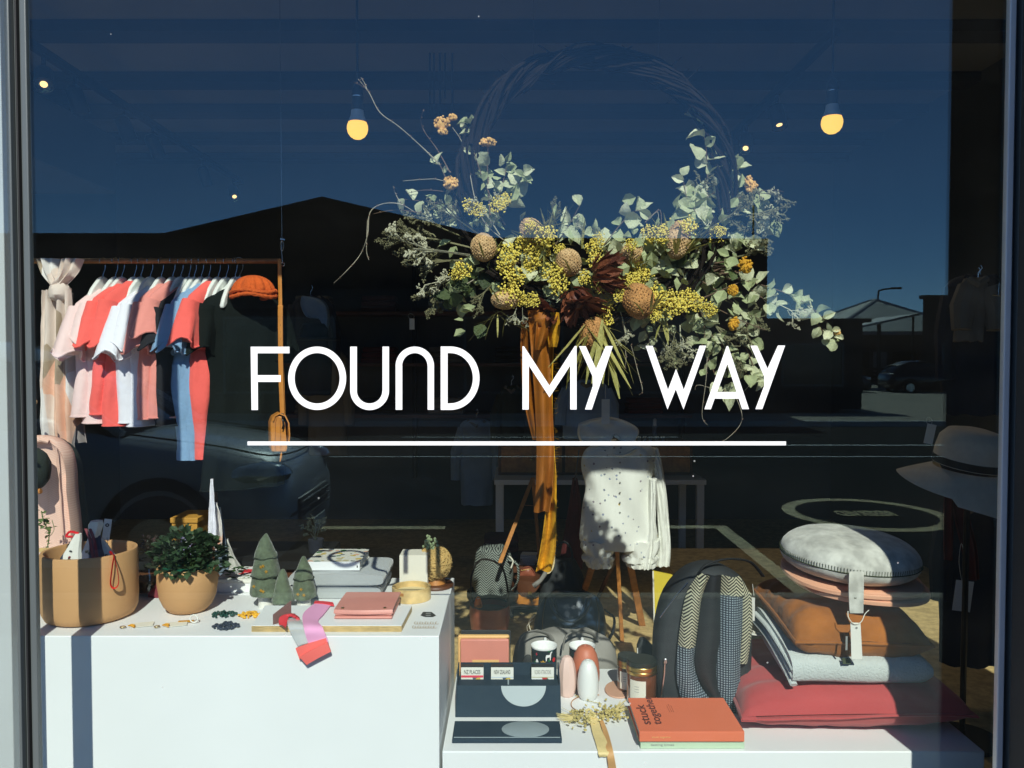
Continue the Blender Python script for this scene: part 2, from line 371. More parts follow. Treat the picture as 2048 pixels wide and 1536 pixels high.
g = thing('yard_shelter', 'open pale-roofed shelter in the yard in front of the hipped house', 'shelter', (20, -44, 0))
a, b = O(1700, 662, 44), O(1850, 640, 44)
obj('roof', MB().prism([V((a.x, -43, a.z)), V((b.x, -43, b.z + .3)), V((b.x, -43, b.z + .42)), V((a.x, -43, a.z + .12))], (0, -5, 0)), 'trim_pale', g, sm=0)
for x in (a.x + .2, (a.x + b.x) / 2, b.x - .2):
    for y in (-43.3, -47.6): obj('post', MB().tube([(x, y, -.1), (x, y, a.z + (.3 + b.z - a.z) * (x - a.x) / (b.x - a.x))], .06), 'black_metal', g)
g = thing('block_building', 'plain dark box building at the right end of the far side', 'building', (25, -40, 0))
a, b = O(1846, 598, 42), O(2160, 570, 42); obj('wall', MB().prism([V((a.x, -40.4, -.1)), V((b.x + 8, -40.4, -.1)), V((b.x + 10, -52, -.1)), V((a.x * 1.28, -52, -.1))], (0, 0, a.z + .1)), 'cladding', g, sm=0)
obj('parapet', MB().bx(a.x - .05, b.x + 8.1, -40.7, -40.3, a.z + .001, a.z + .2), 'black_metal', g, sm=0); window_on(g, a.x + 1, a.x + 3, .8, 2.4, -40.38); obj('door', MB().bx(a.x + 4, a.x + 5, -40.39, -40.3, 0, 2.2), 'brick_dark', g, sm=0)
g = thing('street_lamp', 'tall dark street lamp with a curved arm behind the hipped house', 'street lamp', V((O(1756, 600, 62).x, -60.4, 0)))
b = WL[g]; tp = O(1756, 590, 62).z; hx = O(1797, 577, 62)
obj('pole', MB().tube(curve_pts([b, b + V((0, 0, tp * .6)), b + V((0, 0, tp)), b + V((.25, 0, hx.z - .12)), V((hx.x - .5, b.y, hx.z))]), .07), 'black_metal', g)
obj('lantern', MB().box(V((hx.x - .2, b.y, hx.z + .02)), (.8, .3, .14)), 'black_metal', g, bev=.03)
g = thing('boundary_fence', 'low slatted fence running along the back of the yard', 'fence', (22, -51, 0))
for k in range(14): obj('post', MB().bx(11 + k * 2, 11.12 + k * 2, -51.06, -50.94, -.1, 1.1), 'wood_dark', g, sm=0)
for k in range(4): obj('slat', MB().bx(10.8, 38, -50.93, -50.9, .12 + k * .25, .29 + k * .25), 'wood_dark', g, sm=0)

# ------------------------------------------------------------ cars
mat('car_silver', (.62, .63, .66), .35, .03, 2, 0, metal=0, coat=1); mat('car_dark', (.02, .022, .03), .25, .03, 2, 0, metal=.4, coat=.6)
mat('tyre', (.015, .015, .016), .8, .1); mat('lamp_lens', (.75, .78, .8), .08, .03, 3, 0, metal=.7); mat('car_glass', (.012, .014, .016), .05, .02, 2, 0)
mat('trim_black', (.012, .012, .012), .5, .1)
def car(cx, cyy, label, paint, group=None):                    # nose towards +x, length 4.3, z=0 is the road
    t = thing('parked_car', label, 'car', (cx, cyy, rz), group); o = V((cx, cyy, rz))
    def ring(x, w, zb, zs, zt, ww):                             # half widths and heights of one section
        h = [(w * .93, zb), (w, zb + .16), (w, zs - .14), (w * .97, zs), (ww, zt), (ww * .5, zt + .025), (0, zt + .035)]
        h = h + [(-a, z) for a, z in h[-2::-1]]; return [o + V((x, a, z)) for a, z in h]
    S_ = [(2.12, .62, .34, .62, .66, .5), (2.06, .76, .24, .68, .78, .62), (1.9, .84, .2, .74, .86, .7), (1.6, .88, .2, .82, .93, .74), (1.0, .90, .2, .90, 1.0, .76), (.62, .90, .2, .93, 1.05, .76), (0, .90, .2, .94, 1.05, .76), (-1.2, .90, .2, .95, 1.06, .76), (-1.8, .88, .22, .95, 1.06, .74), (-2.1, .82, .3, .9, 1.0, .7), (-2.18, .7, .4, .8, .9, .6)]
    body = MB().loft([ring(*s) for s in S_]); bd = obj('body', body, paint, t, sm=50)
    cab = [(.95, .74, 1.02, .72, 1.03), (.25, .70, 1.05, .62, 1.46), (-.3, .70, 1.05, .6, 1.56), (-1.2, .70, 1.06, .58, 1.55), (-1.75, .68, 1.06, .6, 1.34), (-2.05, .66, 1.0, .62, 1.02)]
    rg = []
    for x, wb, zb, wt, zt in cab:
        h = [(wb, zb), (wt, zt - .02), (wt * .85, zt + .02), (0, zt + .05)]; h = h + [(-a, z) for a, z in h[-2::-1]]; rg.append([o + V((x, a, z)) for a, z in h])
    obj('cabin_glass', MB().loft(rg), 'car_glass', t, sm=30)
    rf = [[o + V((x, a, z)) for a, z in ((.56, 1.0), (.5, 1.03), (0, 1.06), (-.5, 1.03), (-.56, 1.0))] for x, z in ((.2, .45),)]
    rr = [[p + V((dx, 0, dz)) for p in rf[0]] for dx, dz in ((.0, .455), (-.5, .565), (-1.4, .56), (-1.95, .36))]
    obj('roof', MB().sheet(rr, .03), paint, t)
    for s in (-1, 1):
        for k, (xa, xb, za, zb) in enumerate(((.95, .22, 1.03, 1.47), (-.55, -.6, 1.04, 1.56), (-2.0, -1.7, 1.03, 1.38))):
            obj('pillar', MB().tube([o + V((xa, s * .725, za)), o + V((xb, s * .6, zb))], .035, 5), paint, t)
        for xa in (.52, -.55): obj('door_line', MB().tube([o + V((xa, s * .905, .35)), o + V((xa, s * .905, .93))], .008, 4), 'trim_black', t)
        obj('mirror', MB().ell(o + V((.55, s * 1.0, 1.08)), (.09, .13, .08)), paint, t)
        hl = MB().ell(o + V((1.9, s * .66, .77)), (.24, .17, .085), rotz(-s * .5), 12, 8); obj('headlight', hl, 'lamp_lens', t)
        obj('fog_lamp', MB().ell(o + V((2.03, s * .6, .40)), (.06, .1, .05)), 'lamp_lens', t)
        for x in (1.28, -1.35):
            c0 = o + V((x, s * .86, .33)); M = rx(pi / 2)
            tyre = obj('wheel', MB().lathe(c0, [(.2, -.1), (.3, -.11), (.335, -.08), (.335, .08), (.3, .11), (.2, .1)], 28, M, (False, False)), 'tyre', t)
            rim = MB().lathe(c0 + V((0, s * .03, 0)), [(.205, -.09), (.21, .03), (.19, .05), (.06, .02), (.03, .04)], 28, M)
            for k in range(5):
                a = 2 * pi * k / 5; rim.tube([c0 + V((0, s * .09, 0)), c0 + V((.19 * cos(a), s * .1, .19 * sin(a)))], .025, 5)
            obj('rim', rim, 'steel', tyre)
            arch = [[c0 + V((r_ * cos(a), s * dy, r_ * sin(a))) for a in [pi * k / 14 for k in range(15)]] for r_, dy in ((.37, .035), (.45, .047))]
            obj('wheel_arch', MB().sheet(arch, .012), 'trim_black', t)
    obj('grille', MB().box(o + V((2.1, 0, .5)), (.08, .9, .16)), 'trim_black', t, bev=.02)
    for k in range(3): obj('grille_bar', MB().box(o + V((2.15, 0, .45 + .05 * k)), (.02, .86, .012)), 'steel', t)
    obj('number_plate', MB().box(o + V((2.17, 0, .34)), (.012, .36, .11)), 'trim_pale', t)
    for y in (-.35, .3): obj('wiper', MB().tube([o + V((1.0, y, 1.055)), o + V((.86, y + .3, 1.10)), o + V((.72, y + .52, 1.17))], .012, 5), 'trim_black', t)
    obj('bonnet_line', MB().tube(curve_pts([o + V((.95, -.7, 1.035)), o + V((1.6, -.68, .955)), o + V((1.95, -.55, .88)), o + V((2.04, 0, .87)), o + V((1.95, .55, .88)), o + V((1.6, .68, .955)), o + V((.95, .7, 1.035))]), .006, 4), 'trim_black', t)
    return t
c1 = car(-3.72, -4.8, 'silver parked car mirrored low beneath the hanging clothes, nose pointing right', 'car_silver')
for o_ in [c1]: o_.scale = (1, 1, 1.11)
c2 = car(15.4, -38, 'dark parked car nearest the gabled building in the far yard', 'car_dark', 'cars parked in the far yard')
c3 = copy_tree(c2, None, V((5.2, 0, 0))); c3['label'] = 'dark parked car nearest the right end of the far yard'

# ------------------------------------------------------------ the shop building
H0 = 2.70; CE = 3.15; FL = .25
struct('shop_floor', MB().bx(-3.3, 2.7, .0, 5.2, -.3, FL), 'ply', sm=0)
struct('ceiling', MB().bx(-3.4, 2.8, -.1, 5.3, CE, CE + .2), 'ceiling_paint', sm=0)
fw = thing('shop_front_wall', 'dark rendered shop wall over and beside the window', 'wall', (0, .05, 0))
obj('wall', MB().bx(-6, 6, -.06, .12, H0, 4.6), 'dark_render', fw, sm=0)
obj('inner_pier', MB().bx(1.10, 1.9, -.021, .12, -.1, H0 - .002), 'dark_render', fw, sm=0)
obj('stall_riser', MB().bx(-3.3, 1.0, -.04, .1, -.05, .42), 'dark_render', fw, sm=0)
obj('pier', MB().bx(.992, 1.9, -.237, -.022, -.1, H0 - .002), 'dark_render', fw, sm=0, bev=.006)
obj('side_panel', MB().bx(2.62, 6, -.05, .12, -.1, H0 - .002), 'dark_render', fw, sm=0); obj('end_panel', MB().bx(-6, -3.3, -.05, .12, -.1, H0 - .002), 'dark_render', fw, sm=0)
for nm, q in (('right_wall', (2.6, 2.8, .12, 5.3)), ('left_wall', (-3.4, -3.2, .12, 5.3)), ('back_wall', (-3.198, 2.598, 4.9, 5.1))):
    tag(obj(nm, MB().bx(*q, FL - .3, CE - .002), 'plaster', sm=0), kind='structure')
for k, py in enumerate((70, 168, 229, 283, 322)):
    yb = (CE - .055 - 1.55) * 1600 / (720 - py) - 1.6
    tag(obj('ceiling_beam', MB().bx(-3.198, 2.598, yb, yb + .15, CE - .055, CE - .004), 'beam_paint', sm=0), kind='structure')
# the window itself
sw = thing('shop_window', 'large shop window pane in grey aluminium frames beside the pavement', 'window', (0, 0, .42))
def vbar(nm, p0, p1, m, y0, y1):                                  # an upright whose edges fall on two image columns at mid height
    a, b = P(p0, 768, y0 if p0 < 1000 else y1).x, P(p1, 768, y1 if p0 < 1000 else y0).x; return obj(nm, MB().bx(a, b, y0, y1, .421, H0 - .003), m, sw, sm=0, bev=.002)
obj('pane', MB().bx(P(62, 768, 0).x, P(2012, 768, 0).x, -.003, .003, .45, H0 - .01), 'window_glass', sw, sm=0)
obj('side_pane', MB().bx(-3.25, P(24, 768, 0).x, -.003, .003, .45, H0 - .01), 'window_glass', sw, sm=0)
vbar('mullion', 25, 41, 'aluminium', -.011, .006); vbar('gasket', 41.2, 52, 'gasket', -.005, .0058); vbar('mullion', 52.2, 73, 'aluminium', -.009, .006)
vbar('mullion_core', 26, 72.5, 'aluminium', .0062, .012); vbar('jamb_core', 1998.5, 2060, 'aluminium', .0062, .012)
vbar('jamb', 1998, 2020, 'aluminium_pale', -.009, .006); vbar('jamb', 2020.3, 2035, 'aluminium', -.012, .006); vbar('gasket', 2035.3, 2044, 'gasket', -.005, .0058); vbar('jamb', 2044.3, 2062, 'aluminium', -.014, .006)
obj('head_frame', MB().bx(-3.28, 1.0, -.03, .03, H0 - .022, H0 - .004), 'aluminium', sw, sm=0); obj('sill_frame', MB().bx(-3.28, 1.0, -.03, .03, .421, .47), 'aluminium', sw, sm=0)
obj('side_panel', MB().bx(1.902, 2.18, -.05, .12, -.1, H0 - .002), 'dark_render', fw, sm=0); obj('side_pane', MB().bx(2.185, 2.6, -.003, .003, .45, H0 - .01), 'window_glass', sw, sm=0); obj('sill_frame', MB().bx(2.185, 2.6, -.03, .03, .421, .446), 'aluminium', sw, sm=0)  # unseen panel added to narrow the side pane and limit sun on the floor
obj('stall_panel', MB().bx(2.185, 2.6, -.04, .1, -.05, .42), 'dark_render', fw, sm=0)
# vinyl lettering
vl = thing('window_lettering', 'white vinyl words FOUND MY WAY with a thin underline on the glass', 'lettering', P(1032, 760, -.004))
ctr = [0]
def L(*polys):
    mb = MB()
    for poly in polys:
        y = -.0036 - .0002 * (ctr[0] % 6); ctr[0] += 1; mb.prism([P(x, z, y) for x, z in poly], (0, -.0001, 0))
    return mb
def arc(cx, cy_, r1x, r1y, w, a0, a1, n=40):
    A = [math.radians(lerp(a0, a1, k / n)) for k in range(n + 1)]
    return [[(cx + r1x * cos(p), cy_ - r1y * sin(p)), (cx + r1x * cos(q), cy_ - r1y * sin(q)), (cx + (r1x - w) * cos(q), cy_ - (r1y - w) * sin(q)), (cx + (r1x - w) * cos(p), cy_ - (r1y - w) * sin(p))] for p, q in zip(A, A[1:])]
def arcmb(mb, *a):
    segs = arc(*a); y = -.0036 - .0002 * (ctr[0] % 6); ctr[0] += 1
    rings = [[P(x, z, yy) for x, z, yy in ((s[0][0], s[0][1], y), (s[3][0], s[3][1], y), (s[3][0], s[3][1], y - .0001), (s[0][0], s[0][1], y - .0001))] for s in segs]
    s = segs[-1]; rings.append([P(x, z, yy) for x, z, yy in ((s[1][0], s[1][1], y), (s[2][0], s[2][1], y), (s[2][0], s[2][1], y - .0001), (s[1][0], s[1][1], y - .0001))])
    return mb.loft(rings)
rc = lambda x0, x1, y0, y1: [(x0, y0), (x1, y0), (x1, y1), (x0, y1)]
LT = []
LT.append(L([(501.3, 693.4), (579, 693.4), (579, 706.5), (515, 706.5), (515, 750.3), (561.5, 750.3), (561.5, 763.8), (515.6, 763.8), (516, 820), (503, 820)]))
LT.append(arcmb(MB(), 634.3, 756.5, 58, 63.4, 13, 0, 360, 72))
u = L(rc(700.4, 713.8, 693.2, 781.5), rc(765, 778, 693.2, 781.5)); LT.append(arcmb(u, 739.2, 781.3, 38.8, 38.8, 13.3, 180, 360))
u = L(rc(791.3, 804.5, 731.5, 819.5), rc(855.3, 868, 731.5, 819.5)); LT.append(arcmb(u, 829.6, 732, 38.4, 38.8, 13, 0, 180))
u = L(rc(881.4, 895.2, 693, 819.8), rc(894.9, 902, 693, 706), rc(894.9, 902, 806.8, 819.8)); LT.append(arcmb(u, 901, 756.4, 58, 63.4, 13.2, -90, 90))
LT.append(L([(1044.9, 819.2), (1044.9, 692.5), (1048, 692.5), (1098.8, 771), (1149.5, 692), (1153.2, 692), (1153.2, 819), (1140.5, 819), (1140.5, 731), (1099, 794.6), (1057.6, 731), (1057.4, 819.2)]))
LT.append(L([(1158, 692.3), (1171.4, 692.3), (1192, 737.5), (1211.5, 692), (1225.8, 692), (1183.5, 819), (1170, 819), (1185.6, 772), (1185, 752.5)]))
LT.append(L([(1291.3, 691.6), (1305.3, 691.6), (1336, 779.5), (1352, 738), (1367.5, 779.5), (1399.4, 691.3), (1412.3, 691.3), (1367, 818.8), (1351.6, 778.5), (1335, 818.8)]))
LT.append(L([(1408.8, 818.5), (1453.2, 692.3), (1456.4, 692.3), (1498, 818.3), (1484.3, 818.3), (1477.8, 797.4), (1428.4, 797.4), (1421.6, 818.5)][:3] + [(1464.5, 717), (1454.7, 729), (1434, 784), (1478, 784), (1465.5, 748), (1454.9, 717), (1456.5, 692.6), (1498, 818.3), (1484.3, 818.3), (1477.8, 797.4), (1428.4, 797.4), (1421.6, 818.5)]) if 0 else
          L([(1408.8, 818.5), (1453.2, 692.3), (1454.8, 728), (1421.6, 818.5)], [(1453.2, 692.3), (1456.4, 692.3), (1498, 818.3), (1484.3, 818.3), (1454.6, 727.5)], rc(1430, 1478.5, 784, 797.3)))
LT.append(L([(1501, 691.3), (1514.2, 691.3), (1535, 737), (1555.9, 691), (1570.2, 691), (1524.5, 818.3), (1510.8, 818.3), (1528.5, 771), (1528, 752)]))
for k in LT: obj('letter', k, 'vinyl_white', vl, sm=0)
obj('underline', L(rc(495, 1572, 882.8, 890.6)), 'vinyl_white', vl, sm=0)

# display blocks
z1 = P(500, 1272, .25).z; xr = P(878, 1272, .25).x
b1 = thing('display_plinth', 'tall white painted display plinth on the left of the window', 'plinth', (-1.2, .5, FL))
ysm = G(850, 1189, z1).y; obj('body', MB().bx(-2.3, xr, .25, ysm - .0008, FL, z1), 'white_paint', b1, bev=.0022, sm=30); obj('back_panel', MB().bx(-2.3, xr, ysm + .0008, .75, FL, z1), 'white_paint', b1, bev=.0022, sm=30)
z2 = P(1400, 1503, .25).z; xl2, xr2 = P(881, 1503, .25).x, P(1970, 1503, .25).x
b2 = thing('display_plinth', 'low white painted display plinth on the right of the window', 'plinth', (.45, .5, FL))
obj('body', MB().bx(xl2 + .004, xr2, .25, .755, FL, z2), 'white_paint', b2, bev=.003, sm=30)
# ------------------------------------------------------------ goods on the tall plinth
mat('terracotta', C(207, 158, 106), .75, .06, 6, .25, 120, .0006); mat('terracotta_in', C(232, 215, 165), .8, .06, 8)
mat('soil', (.02, .015, .01), .95, .3, 40, .6, 60, .004)
mat('paper', C(240, 238, 228), .7, .03, 5, .1); mat('cream', C(238, 232, 215), .75, .04, 10, .15)
mat('felt_white', C(238, 236, 226), .9, .05, 14, .4, 300); mat('navy_cloth', C(72, 76, 96), .85, .15, 10, .4, 250); mat('ribbon_dark_red', C(120, 20, 38), .5, .1)
mat('ribbon_red', C(232, 32, 40), .45, .06); mat('green_plastic', C(20, 95, 75), .4, .08)
leafm('leaf_dark', C(40, 64, 42), C(78, 106, 70), .42); leafm('leaf_red', C(70, 40, 38), C(60, 70, 50)); leafm('leaf_green', C(90, 120, 60), C(130, 150, 90))
mat('felt_green', C(98, 110, 86), .95, .1, 12, 1.0, 120, .003, sheen=.3, fine=60); mat('felt_seam', C(50, 60, 46), .95, .1); mat('gold_thread', C(200, 150, 40), .6, .1)
mat('coral', C(255, 112, 102), .8, .05, 6, .35, 260); mat('coral_dark', C(225, 52, 62), .7, .08); mat('sock_pink', C(243, 170, 212), .85, .05, 8, .5, 300)
mat('leather_pink', C(222, 146, 132), .5, .07, 10, .3, 90); mat('leather_pink_edge', C(150, 80, 72), .6, .1)
mat('kraft', C(120, 84, 78), .8, .08); mat('bamboo', C(225, 192, 130), .5, .1, 5, .2, 40, fine=30)
mat('blanket_grey', C(178, 182, 182), .95, .04, 14, .7, 160, .002, sheen=.4)
mat('twine', C(205, 170, 105), .9, .18, 30, .6, 150, .002); mat('succulent', C(140, 155, 115), .7, .2, 20)
mat('print_black', (.02, .02, .022), .6, .05); mat('print_grey', C(150, 150, 145), .7, .02); mat('gold_foil', C(200, 170, 130), .35, .1, metal=.3)
dots('cover_print', C(240, 238, 225), [C(222, 190, 90), C(60, 120, 70), C(240, 190, 160), C(90, 100, 110), C(210, 200, 160), C(235, 235, 225)], 46, .42, .4, 0, .012)
dots('card_print', C(250, 215, 225), [C(228, 62, 82), C(120, 215, 185), C(200, 215, 240), C(250, 215, 225)], 22, .5, .5, 0, .02)
dots('leaf_print', C(240, 240, 235), [C(60, 110, 50), C(100, 120, 60), C(200, 60, 60), C(240, 240, 235)], 40, .4, .5, 0, .02)
glassm('film_clear', refl=.09, gt=(1, 1, 1), film=((.85, .85, .85), .45))
E3 = V((1, 0, 0)); EY = V((0, 1, 0)); EZ = V((0, 0, 1))

# planter with ornaments
c = V((P(181, 1200, .40).x, .40, z1)); r = S(89, .40)
pl = thing('planter', 'large straight-sided terracotta planter crossed by the shadow of the window frame', 'plant pot', c)
hb = .168
obj('pot', MB().lathe(c, [(r * .80, .0), (r * .92, .006), (r * .985, .022), (r, .05), (r, hb - .004), (r - .002, hb), (r - .009, hb), (r - .011, hb - .004), (r - .012, .03), (.01, .025)], 56), 'terracotta', pl, sm=50)
tops = [c + V(q) for q in ((-.058, -.03, .12), (.0, -.035, .115), (.05, -.02, .12))]
def slab(poly, d): return MB().prism(poly, d)
# fabric tree ornaments standing in the planter
def orn(name, lab, px, py, wpx, hpx, Y, m, lean, group=None, top=None):
    a = P(px, py, Y); w2, h = S(wpx, Y) / 2, S(hpx, Y); t = thing(name, lab, 'ornament', a, group); tl = lean * h
    rg = []
    for k in range(8):
        f = k / 7; ww = w2 * (1 - f * .82) * (1.08 if k % 3 == 0 else 1); rg.append([a + V((tl * f + ww * x, yy * (1 - f * .6), h * f)) for x, yy in ((-1, 0), (-.8, -.012), (0, -.02), (.8, -.012), (1, 0), (.8, .012), (0, .02), (-.8, .012))])
    obj('body', MB().loft(rg), m, t, sm=30); return t, a, h, tl
t, a, h, tl = orn('fabric_ornament', 'white printed fabric tree ornament leaning at the left inside the planter', 132, 1150, 62, 84, .36, 'felt_white', .32)
R.seed(3)
for k in range(7):
    f = R.uniform(.1, .7); q = a + V((tl * f + R.uniform(-.5, .5) * .025 * (1 - f), -.0205 * (1 - f * .6), h * f)); obj('printed_bird', MB().ell(q, (.0042, .0012, .0025), ry(R.uniform(-1, 1)), 7, 5), 'ribbon_dark_red' if k % 2 else 'print_black', t)
obj('hanging_loop', MB().tube(curve_pts([a + V((tl, 0, h)), a + V((tl - .02, -.003, h + .005)), a + V((tl - .028, -.004, h - .006)), a + V((tl - .012, -.006, h - .006))]), .003, 5), 'ribbon_red', t)
t, a, h, tl = orn('fabric_ornament', 'dark blue fabric tree ornament with a white top and dark red ribbon in the planter', 178, 1150, 72, 95, .37, 'navy_cloth', .16)
obj('white_top', MB().loft([[a + V((tl * f + ww * x, yy, h * f)) for x, yy in ((-1, -.001), (-.6, -.016), (.6, -.016), (1, -.001), (.6, .012), (-.6, .012))] for f, ww in ((.82, .013), (.95, .016), (1.08, .019), (1.16, .014))]), 'felt_white', t, sm=40)
for dx in (-.004, .006):
    pts = curve_pts([a + V((tl - .012 + dx, -.017, h * 1.02)), a + V((tl + dx, -.022, h * .8)), a + V((tl + .012 + dx, -.028, h * .4)), a + V((tl + .03 + dx, -.03, h * .05))])
    obj('ribbon', MB().sheet([[p - V((.0035, 0, 0)), p + V((.0035, .001, 0))] for p in pts], .001), 'ribbon_dark_red', t)
for k in range(7):
    f = R.uniform(.08, .6); q = a + V((tl * f + R.uniform(-.6, .6) * .035 * (1 - f), -.0205 * (1 - f * .6), h * f)); obj('printed_bird', MB().ell(q, (.005, .0012, .003), ry(R.uniform(-1, 1)), 7, 5), 'print_black', t)
t, a, h, tl = orn('fabric_ornament', 'pale printed fabric tree ornament leaning at the right inside the planter', 232, 1150, 60, 74, .40, 'felt_white', -.42)
for k in range(6):
    f = R.uniform(.1, .6); q = a + V((tl * f + R.uniform(-.6, .6) * .03 * (1 - f), -.0205 * (1 - f * .6), h * f)); obj('printed_bird', MB().ell(q, (.005, .0012, .0022), ry(R.uniform(-1, 1)), 7, 5), 'print_black', t)
t = thing('swing_tag', 'white swing tag standing upright above the ornaments in the planter', 'price tag', P(214, 1070, .42))
a = P(214, 1075, .42); M = ry(.15) @ rotz(.2)
obj('card', MB().box(a + V((0, 0, .02)), (.018, .001, .055), M), 'paper', t, sm=0)
obj('printed_mark', MB().lathe(a + V((.002, -.002, .032)), [(.0045, -.0004), (.0045, .0004), (.0022, .0004), (.0022, -.0004)], 14, M @ rx(pi / 2), (False, False)), 'print_black', t); obj('string', MB().tube([a + V((0, 0, 0)), a + V((.004, -.003, -.02)), a + V((.0, -.002, -.05))], .0006, 4), 'print_black', t)
t = thing('ribbon_loop', 'bright red ribbon loop hanging over the right rim of the planter', 'ribbon', c + V((r, -.05, .1)))
q0 = c + V((r * .80, -r * .56, hb + .002)); lp = curve_pts([q0 + V((-.012, .012, .0)), q0 + V((.002, -.004, .003)), q0 + V((.016, -.012, -.03)), q0 + V((.02, -.013, -.065)), q0 + V((.012, -.016, -.078)), q0 + V((.003, -.018, -.068)), q0 + V((.006, -.016, -.03)), q0 + V((.006, -.004, .001))], 5)
obj('band', MB().tube(lp, .0052, 6, .22, V((0, 1, 0))), 'ribbon_red', t)

# pot with leafy plant
c = V((P(376, 1200, .44).x, .44, z1)); r = S(58, .44); hb = .118
t = thing('plant_pot', 'small rounded terracotta pot holding a dense dark green leafy plant', 'potted plant', c)
obj('pot', MB().lathe(c, [(r * .45, 0), (r * .62, .004), (r * .80, .018), (r * .93, .04), (r, .075), (r * 1.0, hb - .003), (r - .003, hb), (r - .008, hb - .004), (r - .01, .07), (.01, .06)], 48), 'terracotta', t, sm=60)
obj('liner', MB().lathe(c + V((0, 0, hb - .012)), [(r - .012, 0), (r - .009, .016), (r - .012, .017), (r - .018, .004), (.01, .002)], 32), 'green_plastic', t)
def leafmesh(name, m, nx=4, curl=.5, fold=.3, wd=.42, seed=0, wav=0):     # unit leaf along +y, up +z
    rr = random.Random(seed); g = []
    for i in range(nx + 1):
        f = i / nx; wv = wd * (sin(pi * min(1, f ** .8 * .97 + .03))) ** .7 + .01; z = -curl * f * f * .5 + .12 * f; row = []
        for s in (-1, -.5, 0, .5, 1): row.append(V((wv * s, f, z + fold * abs(s) * wv + wav * rr.uniform(-.1, .1))))
        g.append(row)
    mb = MB(); mb.loft(g, (False, False), False); return meshof(name, mb, m, 60)
LD = [leafmesh('pot_leaf', 'leaf_dark', 3, .6, .25, .5, k, .5) for k in range(3)]
R.seed(11)
def dome(par, c, rx_, ry_, rz_, n, leaves, s0, s1, lo=-.35, nm='leaf'):
    for k in range(n):
        u = R.uniform(lo, 1); a = R.uniform(0, 2 * pi); q = math.sqrt(max(0, 1 - u * u)); d = V((q * cos(a), q * sin(a), u)); rad = R.uniform(.78, 1.03)
        p = c + V((d.x * rx_, d.y * ry_, d.z * rz_)) * rad; out = (d + V((R.uniform(-.5, .5), R.uniform(-.5, .5), R.uniform(-.1, .6)))).normalized()
        M = out.to_track_quat('Y', 'Z').to_matrix() @ ry(R.uniform(-.6, .6)); inst(R.choice(leaves), nm, par, p, M, R.uniform(s0, s1))
dome(t, c + V((.003, 0, hb + .018)), .088, .084, .068, 290, LD, .015, .023, -.42)
inner = MB()
for k in range(420):
    u, a_ = R.uniform(-.3, 1), R.uniform(0, 6.28); q_ = math.sqrt(1 - u * u); p = c + V((.003, 0, hb + .016)) + V((q_ * cos(a_) * .08, q_ * sin(a_) * .076, u * .06)) * R.uniform(.5, .9); M = V((R.gauss(0, 1), R.gauss(0, 1), R.gauss(0, 1))).normalized().to_track_quat('Y', 'Z').to_matrix()
    inner.add([p + M @ V(e) * .016 for e in ((0, 0, 0), (.45, .5, .1), (0, 1, 0), (-.45, .5, .1))], [(0, 1, 2, 3)])
tag(obj('inner_foliage', inner, 'leaf_dark', t), kind='stuff')
st = MB()
for k in range(16):
    a = R.uniform(0, 6.28); q = R.uniform(.2, .9); st.tube([c + V((.01 * cos(a), .01 * sin(a), hb - .02)), c + V((.07 * q * cos(a), .07 * q * sin(a), hb + .05 * (1.2 - q)))], .0012, 4)
tag(obj('stem', st, 'leaf_green', t), kind='stuff')

# glass jar with a reddish plant between the pots
c = V((P(300, 1180, .60).x, .60, z1)); t = thing('jar_plant', 'small reddish trailing plant in a glass jar between the terracotta pots', 'potted plant', c)
obj('jar', MB().lathe(c, [(.045, 0), (.05, .006), (.05, .06), (.043, .075), (.041, .075), (.046, .058), (.046, .009), (.01, .006)], 32), 'clear_glass', t)
obj('soil', MB().lathe(c + V((0, 0, .01)), [(.043, 0), (.044, .03), (.02, .034), (.001, .034)], 20), 'soil', t)
LR = [leafmesh('trailing_leaf', 'leaf_red', 2, .6, .2, .5, k + 7) for k in range(2)]
dome(t, c + V((0, 0, .105)), .05, .05, .05, 110, LR, .009, .015, -.7); dome(t, c + V((.02, -.04, .05)), .035, .02, .035, 40, LR, .008, .013, -.9)
t = thing('folded_paper_star', 'small dark red folded paper shape lying behind the small terracotta pot', 'ornament', P(312, 1195, .56)); a = P(312, 1190, .56)
obj('paper', MB().add([a + V(q) for q in ((-.022, 0, -.012), (.02, -.01, -.012), (.012, .02, -.012), (.0, .0, .032), (-.012, -.02, .01))], [(0, 1, 3), (1, 2, 3), (2, 0, 3), (0, 4, 1), (4, 3, 1)]), 'ribbon_dark_red', t, sm=0)

# card, sprig, notebooks at the far left
a = P(62, 1200, .52); t = thing('greeting_card', 'pink greeting card printed with a red figure beside the large planter', 'card', a)
w_, h_ = S(34, .52), S(96, .52); obj('card', MB().bx(a.x - .02, a.x + w_, .52, .5225, a.z, a.z + h_), mat('card_pink', C(250, 222, 232), .6, .04), t, sm=0)
b = a + V((w_ * .55, -.0008, 0))
obj('printed_figure', MB().prism([b + V((S(x, .52), 0, S(y, .52))) for x, y in ((-12, 22), (-14, 40), (-12, 58), (-4, 64), (6, 60), (9, 48), (6, 40), (10, 30), (16, 26), (15, 22), (6, 24), (2, 16), (-6, 14))], (0, .0006, 0)), mat('print_red', C(236, 70, 92), .6, .05), t, sm=0)
obj('printed_patch', MB().prism([b + V((S(x, .52), .0001, S(y, .52))) for x, y in ((-14, 2), (-14, 14), (-2, 14), (6, 20), (14, 22), (15, 10), (8, 3))], (0, .0004, 0)), mat('print_mint', C(130, 220, 190), .6, .05), t, sm=0)
obj('printed_patch', MB().prism([b + V((S(x, .52), -.0001, S(y, .52))) for x, y in ((-16, 0), (-16, 10), (-9, 12), (-4, 4), (2, 1))], (0, .0003, 0)), mat('print_sky', C(190, 210, 235), .6, .05), t, sm=0)
